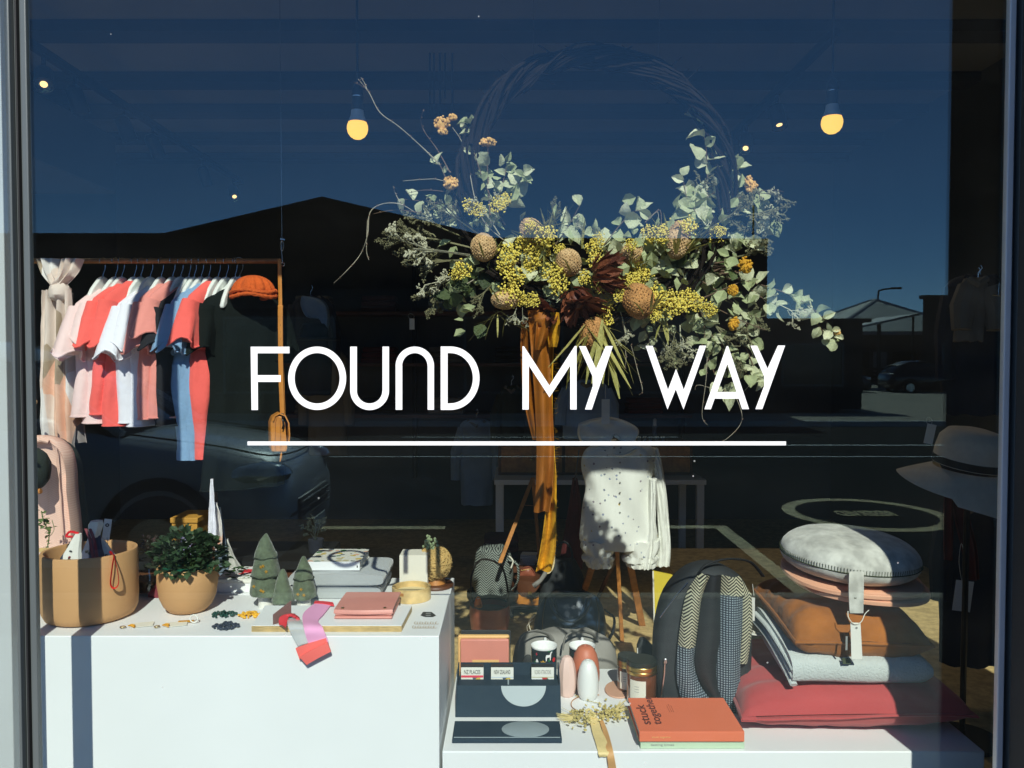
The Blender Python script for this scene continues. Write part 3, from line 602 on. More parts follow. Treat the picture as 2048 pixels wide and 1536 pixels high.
a = P(60, 1250, .40); t = thing('notebook', 'thin kraft notebook under the pink card at the frame edge', 'notebook', a); obj('cover', MB().bx(a.x - .05, a.x + .035, .42, .5, z1 + .001, z1 + .012), 'wood_pale', t, sm=0, bev=.001); obj('pages', MB().bx(a.x - .048, a.x + .037, .422, .498, z1 + .013, z1 + .02), 'print_black', t, sm=0)
t = thing('wood_strip', 'narrow pale wooden card stand under the pink card', 'card stand', a + V((0, .1, 0))); obj('strip', MB().bx(a.x - .06, a.x + .055, .505, .545, z1 + .0005, z1 + .021), 'wood_pale', t, sm=0, bev=.001)
c = V((P(72, 1180, .66).x, .66, z1)); t = thing('sprig_pot', 'thin leafy sprig in a tan pot behind the large planter', 'potted plant', c)
obj('pot', MB().lathe(c, [(.03, 0), (.04, .05), (.045, .10), (.04, .10), (.036, .04), (.001, .03)], 24), 'wood_pale', t)
st = P(95, 1095, .66); sp = curve_pts([st, P(98, 1065, .66), P(88, 1045, .66), P(83, 1022, .66)]); obj('stem', MB().tube(sp, .0016, 5).tube(curve_pts([P(97, 1075, .66), P(108, 1060, .65), P(104, 1040, .65)]), .001, 4), 'leaf_green', t)
LG = [leafmesh('sprig_leaf', 'leaf_green', 3, .8, .2, .4, k + 20) for k in range(2)]; R.seed(5)
for k in range(24):
    p = R.choice(sp) + V((R.uniform(-.008, .01), R.uniform(-.008, .008), 0)); d = V((R.uniform(-1, 1), R.uniform(-1, .3), R.uniform(-.4, .6))).normalized(); inst(R.choice(LG), 'leaf', t, p, d.to_track_quat('Y', 'Z').to_matrix(), R.uniform(.010, .022))
t_leaf = LG

# earrings on little white cards
def earring(px, py, lab, flip=1):
    p = G(px, py, z1 + .001); t = thing('tassel_earring', lab, 'earring', p, 'tassel earrings on the white plinth'); M = rotz(.3 * flip)
    obj('card', MB().box(p + V((.022 * flip, .012, .002)), (.05, .028, .001), M @ rx(.06)), 'cream', t, sm=0)
    ts = MB()
    for k in range(14):
        a = R.uniform(-.35, .35); q = p + V((-.004, -.006, .005)); e = q + V((.017 * flip * cos(a), -.008 * 0 + .012 * sin(a), R.uniform(-.004, .003))); ts.tube([q, lerp(q, e, .5) + V((0, 0, .002)), e], .0014, 4)
    obj('tassel', ts, mat('mustard', C(214, 150, 25), .7, .12) if 'mustard' not in MT else 'mustard', t)
    obj('hoop', MB().tube([p + V((-.016 * flip + .006 * cos(a), -.008 + .006 * sin(a), .003)) for a in [2 * pi * k / 12 for k in range(13)]], .0012, 5), 'brass', t)
R.seed(8)
earring(262, 1254, 'mustard tassel earring lying in front of the large planter'); earring(330, 1253, 'mustard tassel earring lying in front of the small rounded pot')
p = G(392, 1243, z1 + .001); t = thing('ring_charm', 'white ring charm with a flat mustard strip beside the small rounded pot', 'charm', p)
obj('ring', MB().tube([p + V((.0095 * cos(a), -.012, .011 + .0095 * sin(a))) for a in [2 * pi * k / 16 for k in range(17)]], .0016, 5), 'paper', t); obj('strip', MB().box(p + V((-.022, -.006, .003)), (.036, .01, .0015), rotz(.2)), 'mustard', t)

# heaps of felt beads
def heap(px, py, cl, lab, n=46):
    p = G(px, py, z1); mb = MB()
    for k in range(n):
        a, q = R.uniform(0, 6.28), R.random() ** .6; e = p + V((.031 * q * cos(a), .024 * q * sin(a), .003 + R.random() * .011 * (1 - q * .8))); M = rotz(R.uniform(0, 6)) @ ry(R.uniform(-.6, .6)); mb.ell(e, (.0052, .003, .003), M, 6, 4)
    t = thing('bead_heap', lab, 'beads', p, 'heaps of felt beads'); tag(obj('beads', mb, cl, t), kind='stuff')
mat('bead_green', C(28, 72, 62), .6, .15, 30); mat('bead_yellow', C(246, 186, 40), .6, .1, 30); mat('bead_navy', C(36, 46, 66), .6, .15, 30)
heap(448, 1232, 'bead_green', 'heap of dark green felt beads nearest the small rounded pot'); heap(502, 1233, 'bead_yellow', 'heap of yellow felt beads beside the plywood board'); heap(453, 1255, 'bead_navy', 'heap of navy felt beads at the plinth front edge')

# felt trees
def felt_tree(px, top, base, tiers, tw, lab, Y):
    c = V((P(px, base, Y).x, Y, z1)); t = thing('felt_tree', lab, 'felt tree', c, 'felt trees'); k = lambda py: P(px, py, Y).z
    zt = k(tiers[-1][0]); obj('trunk', MB().lathe(c, [(S(tw, Y) / 2 * f, h) for f, h in ((.95, 0), (1, .006), (.96, (zt - z1) * .6), (.9, zt - z1 + .004))], 22), 'felt_white', t)
    prev = top
    for i, (yb, wd) in enumerate(tiers):
        r0, r1 = (S(tiers[i - 1][1], Y) / 2 * .72 if i else .004), S(wd, Y) / 2; za, zb = k(prev), k(yb); cc = V((c.x, Y, 0)); prof = []
        for j in range(9):
            f = j / 8; prof.append((r0 + (r1 - r0) * (f ** .8), za + (zb - za) * f + (0 if i else .001)))
        prof = [(.0005, za + .003)] + [(max(.0008, a), b) for a, b in prof] + [(r1 * .97, zb - .003), (r1 * .8, zb - .001), (r1 * .5, zb + .004)]
        mb = MB().lathe(cc, prof[::-1], 26); mb.v = [p + V((noise.noise(p * 45), noise.noise(p * 45 + V((9, 0, 0))), noise.noise(p * 40 + V((0, 9, 0))) * .8)) * .0035 for p in mb.v]
        tr = obj('tier', mb, 'felt_green', t, sm=60)
        if i < len(tiers) - 1: obj('seam', MB().tube([cc + V((r1 * 1.0 * cos(a), r1 * 1.0 * sin(a), zb - .0015 + .0015 * sin(5 * a))) for a in [2 * pi * q / 30 for q in range(31)]], .0016, 5), 'felt_seam', tr)
        if i:
            for q in range(3):
                a = R.uniform(-2.3, -.8); f = R.uniform(.5, .85); p = cc + V(((r0 + (r1 - r0) * f) * cos(a) * 1.03, (r0 + (r1 - r0) * f) * sin(a) * 1.06, za + (zb - za) * f)); st_ = MB()
                for g in range(3): st_.tube([p + V((.0045 * cos(g * 1.05), -.001, .0045 * sin(g * 1.05))), p - V((.0045 * cos(g * 1.05), .001, .0045 * sin(g * 1.05)))], .0007, 4)
                obj('stitched_star', st_, 'gold_thread', tr)
        prev = yb - (16 if i == 0 else 14)
felt_tree(532, 1069, 1214, [(1112, 46), (1148, 58), (1184, 64)], 30, 'tallest green felt tree with three tiers and small gold stars', .47)
felt_tree(566, 1140, 1216, [(1200, 44)], 28, 'smallest green felt tree with a single tier between two taller ones', .455)
felt_tree(608, 1115, 1211, [(1155, 40), (1192, 50)], 28, 'middle-sized green felt tree with two tiers by the grey blanket', .48)

# white boxes and cards behind the trees
a = P(432, 1198, .60); b = P(512, 1198, .60); t = thing('gift_box', 'white lidded gift box behind the felt trees', 'box', V(((a.x + b.x) / 2, .66, z1)))
obj('box', MB().bx(a.x, b.x, .60, .73, z1 + .0005, z1 + .026), 'white_paint', t, bev=.001); obj('lid', MB().bx(a.x - .002, b.x + .002, .598, .732, z1 + .0265, z1 + .037), 'paper', t, bev=.001)
q = V((a.x, .6, z1 + .0375)); t = thing('leaf_card', 'white card with printed leaves and a red band on the gift box', 'card', q)
obj('card', MB().bx(a.x + .008, b.x + .0, .61, .728, z1 + .0378, z1 + .0395), 'leaf_print', t, sm=0); obj('red_band', MB().bx(a.x + .05, b.x - .002, .66, .69, z1 + .0397, z1 + .0415), 'coral_dark', t, sm=0)
t = thing('loose_leaf_sprig', 'dark leafy sprig lying on the white gift box', 'sprig', q + V((.05, 0, 0)))
for k in range(26): inst(R.choice(LD if k % 4 else t_leaf), 'leaf', t, V((a.x + R.uniform(.0, .085), R.uniform(.60, .66), z1 + .045 + R.uniform(0, .018))), V((R.uniform(-1, 1), R.uniform(-1, 1), R.uniform(-.1, .5))).to_track_quat('Y', 'Z').to_matrix(), R.uniform(.012, .022))

# folded blanket, illustrated book
Yb = .54; a = P(572, 1199, Yb); b = P(762, 1199, Yb); h = .067
t = thing('grey_blanket', 'folded pale grey wool blanket under the illustrated book', 'blanket', V(((a.x + b.x) / 2, .635, z1)))
def fold_layer(x0, x1, y0, y1, z0, zt, sd, m):
    rg = []
    n = 22
    for i in range(n + 1):
        f = i / n; y = lerp(y0, y1, f); k = []
        for j in range(24):
            aa = 2 * pi * j / 24; ex = math.copysign(abs(cos(aa)) ** .35, cos(aa)); ez = math.copysign(abs(sin(aa)) ** .5, sin(aa))
            e = 1 - .06 * (abs(2 * f - 1) ** 6) * (1 if abs(ez) > .5 else 0)
            p = V(((x0 + x1) / 2 + ex * (x1 - x0) / 2, y, (z0 + zt) / 2 + ez * (zt - z0) / 2 * e)); k.append(p + V((.004 * noise.noise(p * 18 + V((sd, 0, 0))), .0, .003 * noise.noise(p * 14 + V((0, sd, 0))))) * (1 if ez > -.5 else 0))
        rg.append(k)
    return obj('fold', MB().loft(rg), m, t, sm=60)
fold_layer(a.x, b.x, Yb, .735, z1 + .0005, z1 + .034, 1, 'blanket_grey'); fold_layer(a.x + .004, b.x + .006, Yb + .003, .735, z1 + .0335, z1 + h, 5, 'blanket_grey')
zb = z1 + h + .002; Y0, Y1 = .575, .72; x0, x1 = P(614, 1150, Y0).x, P(720, 1150, Y0).x
t = thing('illustrated_book', 'white book with a colourful printed cover on the grey blanket', 'book', V(((x0 + x1) / 2, .65, zb)))
obj('pages', MB().bx(x0 + .002, x1 - .002, Y0 + .001, Y1 - .002, zb + .002, zb + .021), 'paper', t, sm=0)
obj('cover', MB().bx(x0, x1, Y0 - .001, Y1, zb + .0212, zb + .024), 'cover_print', t, sm=0); obj('cover', MB().bx(x0, x1, Y0 - .001, Y1, zb, zb + .0018), 'paper', t, sm=0); obj('spine', MB().bx(x0 - .001, x1, Y0 - .004, Y0 - .0012, zb + .0002, zb + .024), 'white_paint', t, sm=0)
obj('publisher_mark', MB().bx(x1 - .008, x1 - .005, Y0 - .0046, Y0 - .0042, zb + .008, zb + .014), 'print_black', t, sm=0)

# plywood sample board with wallet, card and socks
ty = .0145; pts = [G(503, 1252, z1 + ty), G(803, 1252, z1 + ty), G(824, 1212, z1 + ty), G(530, 1212, z1 + ty)]
t = thing('plywood_board', 'white-faced plywood board with a striped edge under the pink wallet', 'board', sum(pts, V()) / 4 - V((0, 0, ty)))
for k in range(5):
    za, zz = z1 + .0006 + ty * k / 5, z1 + ty * (k + 1) / 5 - (.0003 if k < 4 else 0); q = [V((p.x, p.y, za)) for p in pts]
    obj('ply', MB().prism(q, (0, 0, zz - za)), 'white_paint' if k == 4 and 0 else ('wood_pale' if k % 2 == 0 else 'bamboo'), t, sm=0)
obj('white_face', MB().prism([V((p.x, p.y, z1 + ty + .0002)) for p in pts], (0, 0, .0012)), 'white_paint', t, sm=0)
zt = z1 + ty + .0016
a0, a1 = G(668, 1239, zt), G(784, 1239, zt); d0 = G(672, 1210, zt); dep = d0.y - a0.y + .035
t = thing('leather_wallet', 'dusty pink leather wallet with two snaps on the plywood board', 'wallet', (a0 + a1) / 2 + V((0, dep / 2, 0)))
for k in range(3):
    y_ = a0.y + k * .003; g = []
    nm, z_ = ('pocket', zt + .001 + k * .0068)
    obj('pocket' if k < 2 else 'flap', MB().bx(a0.x + k * .0015, a1.x - k * .001, y_, y_ + dep - k * .003, z_, z_ + .0062), 'leather_pink', t, bev=.0026, seg=3)
fl = MB(); n = 14; g = []
for i in range(n + 1):
    f = i / n; x = lerp(a0.x - .001, a1.x + .001, f); yy = a0.y + .006 - .006 * sin(pi * f)
    g.append([V((x, a0.y + dep, zt + .0222)), V((x, lerp(a0.y + dep, yy, .6), zt + .0235)), V((x, yy, zt + .0215)), V((x, yy - .0025, zt + .0165)), V((x, yy - .0026, zt + .0135))])
obj('flap', fl.sheet(g, .0022), 'leather_pink', t)
for f in (.13, .86): obj('snap', MB().lathe(V((lerp(a0.x, a1.x, f), a0.y + .014, zt + .0236)), [(.0042, 0), (.0042, .0012), (.003, .002), (.0005, .002)], 14), 'brass', t)
p = G(557, 1248, zt); t = thing('kraft_card', 'brown folded card standing upright on the plywood board', 'card', p)
obj('card', MB().prism([p + V(q) for q in ((-.012, -.004, 0), (-.012, -.004, .024), (.024, .02, .05), (.024, .02, .006))], (.0012, .0, 0)), 'kraft', t, sm=0)
# socks: a strip that runs over the board and hangs down the front
t = thing('socks', 'pink socks with coral cuffs hanging over the plinth front edge', 'socks', G(620, 1250, zt)); zz = zt + .003
fy = .245
def strip(rows, m, nm, th=.004, k=4):
    L_ = curve_pts([r_[0] for r_ in rows], k); R_ = curve_pts([r_[1] for r_ in rows], k); g = []
    for l, r_ in zip(L_, R_): g.append([lerp(l, r_, s) + V((0, -.0025 * sin(pi * s), .002 * sin(pi * s))) for s in (0, .2, .5, .8, 1)])
    return obj(nm, MB().sheet(g, th), m, t, sm=60)
strip([(G(632, 1206, zz), G(664, 1208, zz)), (G(610, 1224, zz), G(648, 1228, zz)), (G(605, 1238, zz), G(636, 1243, zz)), (P(608, 1256, fy), P(645, 1256, fy)), (P(615, 1280, fy - .004), P(655, 1278, fy - .004)), (P(620, 1290, fy - .004), P(657, 1288, fy - .004))], 'sock_pink', 'sock')
strip([(P(592, 1296, fy - .004), P(652, 1276, fy - .006)), (P(600, 1318, fy - .005), P(657, 1296, fy - .008))], 'coral', 'cuff', .006); strip([(P(600, 1313, fy - .012), P(655, 1284, fy - .013)), (P(614, 1329, fy - .011), P(662, 1303, fy - .014))], 'coral', 'cuff', .006)
strip([(G(574, 1236, zz + .006), G(603, 1240, zz + .006)), (P(576, 1252, fy - .002), P(606, 1252, fy - .002)), (P(586, 1274, fy - .006), P(612, 1270, fy - .004)), (P(596, 1292, fy - .006), P(616, 1286, fy - .005))], 'film_clear', 'clear_wrap', .002)
strip([(G(560, 1250, zz), G(572, 1255, zz)), (G(560, 1236, zz + .012), G(578, 1232, zz + .012)), (G(582, 1228, zz + .012), G(592, 1236, zz + .012)), (G(598, 1236, zz + .004), G(600, 1243, zz + .004))], 'coral_dark', 'toe', .005); strip([(G(630, 1203, zz + .002), G(666, 1206, zz + .003)), (G(628, 1207, zz + .002), G(668, 1211, zz + .002))], 'coral_dark', 'toe_band', .004)

# bamboo ring, perfume box, twine ball, sticker
c = G(823, 1197, z1); c.z = z1; r = S(39, c.y); t = thing('bamboo_ring', 'open round bamboo band with a small stamped label beside the board', 'bamboo ring', c)
obj('band', MB().lathe(c, [(r, 0.0005), (r, .034), (r - .004, .035), (r - .006, .034), (r - .006, .0005)], 40, None, (False, False)), 'bamboo', t); obj('base', MB().lathe(c, [(r - .0065, .001), (r - .0065, .020), (.001, .020)], 40), 'terracotta_in', t)
obj('stamped_label', MB().sheet([[c + V(((r + .0004) * cos(a), (r + .0004) * sin(a), z)) for a in (-2.15, -2.0, -1.85)] for z in (.02, .028)], .0003), 'wood', t)
Ya = .60; a, b = P(799, 1181, Ya), P(855, 1181, Ya); hh = S(75, Ya)
t = thing('perfume_box', 'tall white carton printed Abel in front of the twine ball', 'box', V(((a.x + b.x) / 2, Ya + .035, z1)))
obj('carton', MB().bx(a.x, b.x, Ya, Ya + .07, z1 + .0005, z1 + hh), 'cream', t, bev=.0008, sm=30); text('Abel', V((lerp(a.x, b.x, .36), Ya - .0003, z1 + hh * .14)), E3, EZ, (b.x - a.x) * .3, .011, 'print_grey', 'lettering', t)
obj('tuck_flap', MB().bx(a.x + .001, b.x - .001, Ya + .001, Ya + .069, z1 + hh + .0003, z1 + hh + .0012), 'cream', t, sm=0)
c = V((P(868, 1126, .66).x, .66, P(868, 1126, .66).z)); r = S(35, .66); t = thing('twine_ball', 'round ball of golden jute twine with loose fibres', 'twine ball', V((c.x, c.y, c.z - r)))
obj('core', MB().ell(c, r * .95, None, 20, 14), 'twine', t); R.seed(4); wraps = MB()
for k in range(60):
    ax = V((R.gauss(0, .5), R.gauss(0, .5), R.gauss(0, 1) if k % 3 else .2)).normalized(); M = aim(ax); rr = r * R.uniform(.97, 1.04); a0_ = R.uniform(0, 6)
    wraps.tube([c + M @ V((rr * cos(a), rr * sin(a), r * .18 * R.uniform(-.04, .04))) for a in [a0_ + pi * 1.6 * q / 18 for q in range(19)]], .0018, 4)
tag(obj('strand', wraps, 'twine', t), kind='stuff'); fz = MB()
for k in range(50):
    d = V((R.gauss(0, 1), R.gauss(0, 1), R.gauss(0, 1))).normalized(); fz.tube([c + d * r, c + d * r * 1.08 + V((R.uniform(-.004, .004), 0, R.uniform(-.004, .004))), c + d * r * R.uniform(1.1, 1.25)], .00035, 3)
tag(obj('loose_fibre', fz, 'twine', t), kind='stuff')
t2 = thing('wood_coaster', 'round dark wooden coaster with bark edge beneath the twine ball', 'coaster', V((c.x, c.y, z1))); obj('disc', MB().lathe(V((c.x + .004, c.y, z1 + .0005)), [(.05, 0), (.052, .004), (.05, .009), (.001, .0095)], 28), 'wood_dark', t2)
st_h = c.z - r - z1 - .0105
obj('stand', MB().lathe(V((c.x + .004, c.y, z1 + .0102)), [(.03, 0), (.026, max(.002, st_h + .006)), (.001, max(.002, st_h + .006))], 20), 'wood', t2)
s0 = c + V((-.012, -.02, r * .9)); t = thing('succulent', 'little grey-green succulent sprig rising behind the perfume box', 'succulent', s0)
for k in range(34):
    f = R.random(); q = s0 + V((R.gauss(-.004, .008) * (1.2 - f) + (.022 if k % 4 == 0 else 0), R.gauss(0, .006), f * .045 * (.6 if k % 4 == 0 else 1))); obj('bud', MB().ell(q, (.0042, .0038, .0046), None, 7, 5), 'succulent', t)
obj('stem', MB().tube([s0 - V((0, 0, .01)), s0 + V((-.004, 0, .035))], .002, 5).tube([s0, s0 + V((.022, 0, .022))], .0015, 5), 'succulent', t)
p = G(855, 1229, z1); t = thing('sticker', 'small black lens-shaped sticker with white lettering on the plinth', 'sticker', p)
obj('label', MB().prism([G(x, y, z1 + .0004) for x, y in ((841, 1231), (846, 1224), (863, 1224), (872, 1231), (866, 1234), (850, 1234))], (0, 0, .0004)), 'print_black', t, sm=0)
for q in (1227, 1231): obj('printed_line', MB().prism([G(x, y, z1 + .0009) for x, y in ((851, q - 1), (862, q - 1), (861, q + .8), (852, q + .8))], (0, 0, .0002)), 'print_grey', t, sm=0)
p = G(852, 1249, z1); t = thing('gold_script', 'two lines of gold foil script stuck flat on the plinth', 'lettering', p)
for q, x0_, x1_ in ((1246, 832, 874), (1254, 828, 870)):
    for k in range(9):
        xx = lerp(x0_, x1_, k / 8); pts_ = [G(xx + 3 * cos(b_), q + 2.6 * sin(b_), z1 + .0006) for b_ in [(-.3 if k % 2 else .4) + 4.4 * j / 7 for j in range(8)]]; obj('stroke', MB().tube(pts_, .0009, 4, .4), 'gold_foil', t)
# ------------------------------------------------------------ goods on the low plinth
mat('tin_navy', C(40, 56, 70), .75, .05, 6, .05, 60, spec=.12); mat('tin_mirror', C(150, 163, 168), .5, .02, 3, 0)
mat('leather_rose', C(224, 140, 122), .55, .07, 9, .3, 90); mat('leather_tan', C(240, 190, 120), .55, .06, 9, .3, 90)
mat('ceramic_pink', C(240, 205, 192), .45, .03, 6); mat('ceramic_white', C(238, 238, 234), .4, .02, 6); mat('ceramic_clay', C(206, 118, 86), .5, .06, 6)
mat('enamel_white', (.85, .85, .83), .15, .01, 3, 0, coat=.5); mat('enamel_black', (.012, .014, .018), .18, .05, 3, 0, coat=.5)
dots('mug_print', (.012, .02, .025), [C(20, 80, 80), C(30, 110, 60), C(190, 40, 60), C(20, 60, 90), (.012, .02, .025)], 75, .34, .25, 0, .01)
mat('book_orange', C(240, 126, 88), .6, .03, 6, .1, 200); mat('book_green', C(198, 220, 188), .6, .03, 6); mat('book_ink', C(96, 40, 36), .7, .05); mat('peach', C(214, 165, 138), .6, .05, 8)
mat('amber_glass', C(110, 62, 36), .08, .1, 4, 0, coat=1); mat('lid_black', (.016, .018, .014), .3, .05, 3, 0)
mat('dried', C(190, 172, 105), .85, .25, 40, .4, 120); mat('dried_pale', C(225, 205, 140), .85, .15, 40, .4, 120); mat('ribbon_gold', C(240, 214, 150), .6, .08, 20, .6, 120, .002); mat('ribbon_tan', C(212, 160, 100), .6, .05)
mat('bag_black', (.022, .025, .028), .75, .2, 10, .4, 160); mat('strap_black', (.012, .013, .015), .6, .1, 10, .3, 200)
herring('herringbone', (.012, .013, .014), C(200, 196, 166), .019, .0085, 0); herring('herringbone_grey', (.02, .024, .024), C(150, 158, 150), .03, .0125, 0)
checkm('check_weave', (.012, .02, .035), C(150, 164, 172), .0062)
mat('felt_grey', C(206, 204, 194), .95, .07, 10, .7, 60, .002, sheen=.3, c2=C(214, 213, 205), fine=26); mat('stitch_green', C(62, 70, 45), .9, .1)
mat('felt_peach', C(238, 176, 142), .95, .05, 10, .4, 200, sheen=.2); mat('velvet', C(160, 94, 30), .9, .3, 7, .6, 26, .008, sheen=.12)
mat('linen_red', C(188, 74, 74), .92, .06, 8, .6, 320, .001, sheen=.2); mat('blanket_pale', C(200, 206, 203), .95, .05, 14, 1.0, 200, .003, sheen=.2)

def quad(pts): return [V(p) for p in pts]
# round-mirror compact: slip lid lying flat, and the display tray behind it
zf = z2 + .0015; A = [G(904, 1486, zf), G(1124, 1486, zf), G(1119, 1441, zf + .012), G(912, 1441, zf + .012)]
t = thing('mirror_tray', 'flat dark tray with a whole grey disc lying at the plinth front', 'tray', sum(A, V()) / 4 - V((0, 0, .008)))
y0, y1 = A[0].y, A[3].y; xa, xb = A[0].x, A[1].x
lid = MB().prism([V((xa, y0, z2 + .0006)), V((xa, y1, z2 + .0006)), V((xa, y1, z2 + .0126)), V((xa, y0 + .002, z2 + .011)), V((xa, y0, z2 + .009))], (xb - xa, 0, 0)); obj('lid', lid, 'tin_navy', t, bev=.001)
sl_ = (A[3].z - .0) ; top = lambda y: z2 + .0112 + (y - y0) / (y1 - y0) * .0014
obj('rim_strip', MB().bx(xa + .004, xb - .004, y0 + .006, y0 + .0075, top(y0 + .006) - .001, top(y0 + .006) + .0016), 'tin_mirror', t, sm=0)
ce = G(1051, 1463, z2 + .0125); ce.y = (y0 + y1) / 2 + .002; rr = S(48, ce.y); ry_ = (y1 - y0) * .44
obj('disc', MB().loft([[V((ce.x + k * rr * cos(a), ce.y + k * ry_ * sin(a), top(ce.y + ry_ * sin(a)) + dz)) for a in [2 * pi * j / 40 for j in range(40)]] for k, dz in ((1, -.001), (1, .0012), (.98, .0016))]), 'tin_mirror', t)
# the tray
B = [P(913, 1434, .429), P(1120, 1434, .429)]; Yt = .469; x0, x1 = B[0].x, B[1].x; zl = P(1020, 1371, Yt).z; zc = P(1020, 1333, .52).z
t = thing('display_tray', 'dark sloping display tray with a half grey disc and three title cards', 'tray', V(((x0 + x1) / 2, .45, z2)))
obj('front_panel', MB().prism([V((x0, .429, z2 + .0006)), V((x0, .435, z2 + .0006)), V((x0, Yt + .006, zl)), V((x0, Yt, zl))], (x1 - x0, 0, 0)), 'tin_navy', t, sm=0)
obj('ledge', MB().bx(x0 + .001, x1 - .001, Yt + .0065, .545, zl - .012, zl - .002), 'tin_navy', t, sm=0); obj('back_panel', MB().bx(x0 + .004, x1 - .004, .5455, .55, z2 + .0006, zc + .0), 'tin_navy', t, sm=0)
for s in (0, 1):
    xx = x0 - .0032 if s == 0 else x1 + .0002; obj('side_panel', MB().prism([V((xx, .429, z2 + .0006)), V((xx, .551, z2 + .0006)), V((xx, .551, zc)), V((xx, Yt, zl + .002))], (.003, 0, 0)), 'tin_navy', t, sm=0)
up = (V((0, Yt, zl)) - V((0, .429, z2 + .0006))).normalized(); nn = V((0, -up.z, up.y)); cx_ = P(1047, 1371, Yt).x; r = S(46, .44); hc = V((cx_, Yt, zl)) - up * .0012
obj('half_disc', MB().prism([hc + V((r * cos(a), 0, 0)) + up * (-r * .86 * sin(a)) + nn * .0003 for a in [pi * j / 30 for j in range(31)]], nn * .0012), 'tin_mirror', t, sm=0); obj('hinge_tab', MB().bx(P(1015, 1365, .45).x, P(1018, 1365, .45).x, .4775, .479, zl - .001, zl + .012), 'tin_mirror', t, sm=0)
for xa_, xb_, ya_, s_, clr, lab in ((922, 967, 1335, 'NZ PLACES', 'print_red', 'white card titled NZ PLACES with a red band in the dark tray'), (982, 1027, 1335, 'NEW ZEALAND', 'print_sky', 'white card titled NEW ZEALAND in the middle of the dark tray'), (1063, 1108, 1335, 'NZ BIRD\nATTRACTIONS', 'print_olive', 'white card with a green landscape strip at the right of the dark tray')):
    if clr == 'print_olive' and clr not in MT: mat('print_olive', C(190, 185, 130), .6, .25, 60)
    a, b = P(xa_, 1362, .515), P(xb_, ya_, .515); tt = thing('title_card', lab, 'card', V(((a.x + b.x) / 2, .52, a.z)), 'title cards in the dark tray')
    obj('card', MB().bx(a.x, b.x, .515, .532, zl - .0018, b.z), 'paper', tt, sm=0, bev=.0004); wd, hh = b.x - a.x, b.z - a.z; yv = .5145
    obj('top_edge', MB().bx(a.x, b.x, .5155, .5325, b.z + .0003, b.z + .003), 'print_black', tt, sm=0)
    s1 = s_.split('\n')[0] if clr != 'print_olive' else 'NZ BIRD ATTRACTIONS'
    text(s1, V((a.x + wd * .14, yv, a.z + hh * .52)), E3, EZ, wd * .72, hh * .30, 'print_black' if clr != 'print_olive' else 'print_grey', 'lettering', tt)
    obj('colour_band', MB().bx(a.x + .0005, b.x - .0005, yv, yv + .0003, a.z + hh * .26, a.z + hh * (.42 if clr == 'print_red' else .30)), clr, tt, sm=0)
    obj('picture_strip', MB().bx(a.x + .0005, b.x - .0005, yv, yv + .0003, a.z + hh * .02, a.z + hh * .25), 'cover_print' if clr != 'print_olive' else 'leaf_print', tt, sm=0)

# clutches standing behind the tray
Yc = .60; a, b = P(921, 1369, Yc), P(1018, 1273, Yc); zb = z2 + .001
t = thing('leather_clutch', 'rose leather clutch with a tan label standing behind the dark tray', 'clutch', V(((a.x + b.x) / 2, Yc, z2)))
obj('front', MB().bx(a.x, b.x, Yc - .006, Yc + .006, zb, b.z - .006), 'leather_rose', t, bev=.004, seg=3); l0, l1 = P(945, 1330, Yc), P(998, 1318, Yc)
obj('label', MB().bx(l0.x, l1.x, Yc - .0078, Yc - .0063, l0.z - .02, l1.z), 'leather_tan', t, sm=0, bev=.0005)
t = thing('leather_clutch', 'tan leather clutch behind the rose one, only its edges showing', 'clutch', V(((a.x + b.x) / 2, Yc + .03, z2))); obj('body', MB().bx(a.x - .008, b.x + .001, Yc + .010, Yc + .026, zb, b.z - .001), 'leather_tan', t, bev=.005, seg=3); obj('clasp', MB().bx(b.x - .006, b.x + .002, Yc + .006, Yc + .0095, b.z - .03, b.z - .006), 'brass', t, sm=0)
t = thing('black_folder', 'black folder standing at the back of the leather clutches', 'folder', V(((a.x + b.x) / 2, Yc + .05, z2))); obj('board', MB().bx(a.x - .0, b.x + .004, Yc + .03, Yc + .036, zb, b.z + .007), 'print_black', t, sm=0, bev=.001)
obj('flap', MB().bx(b.x - .003, b.x + .005, Yc + .0275, Yc + .0295, b.z - .03, b.z + .006), 'print_black', t, sm=0)

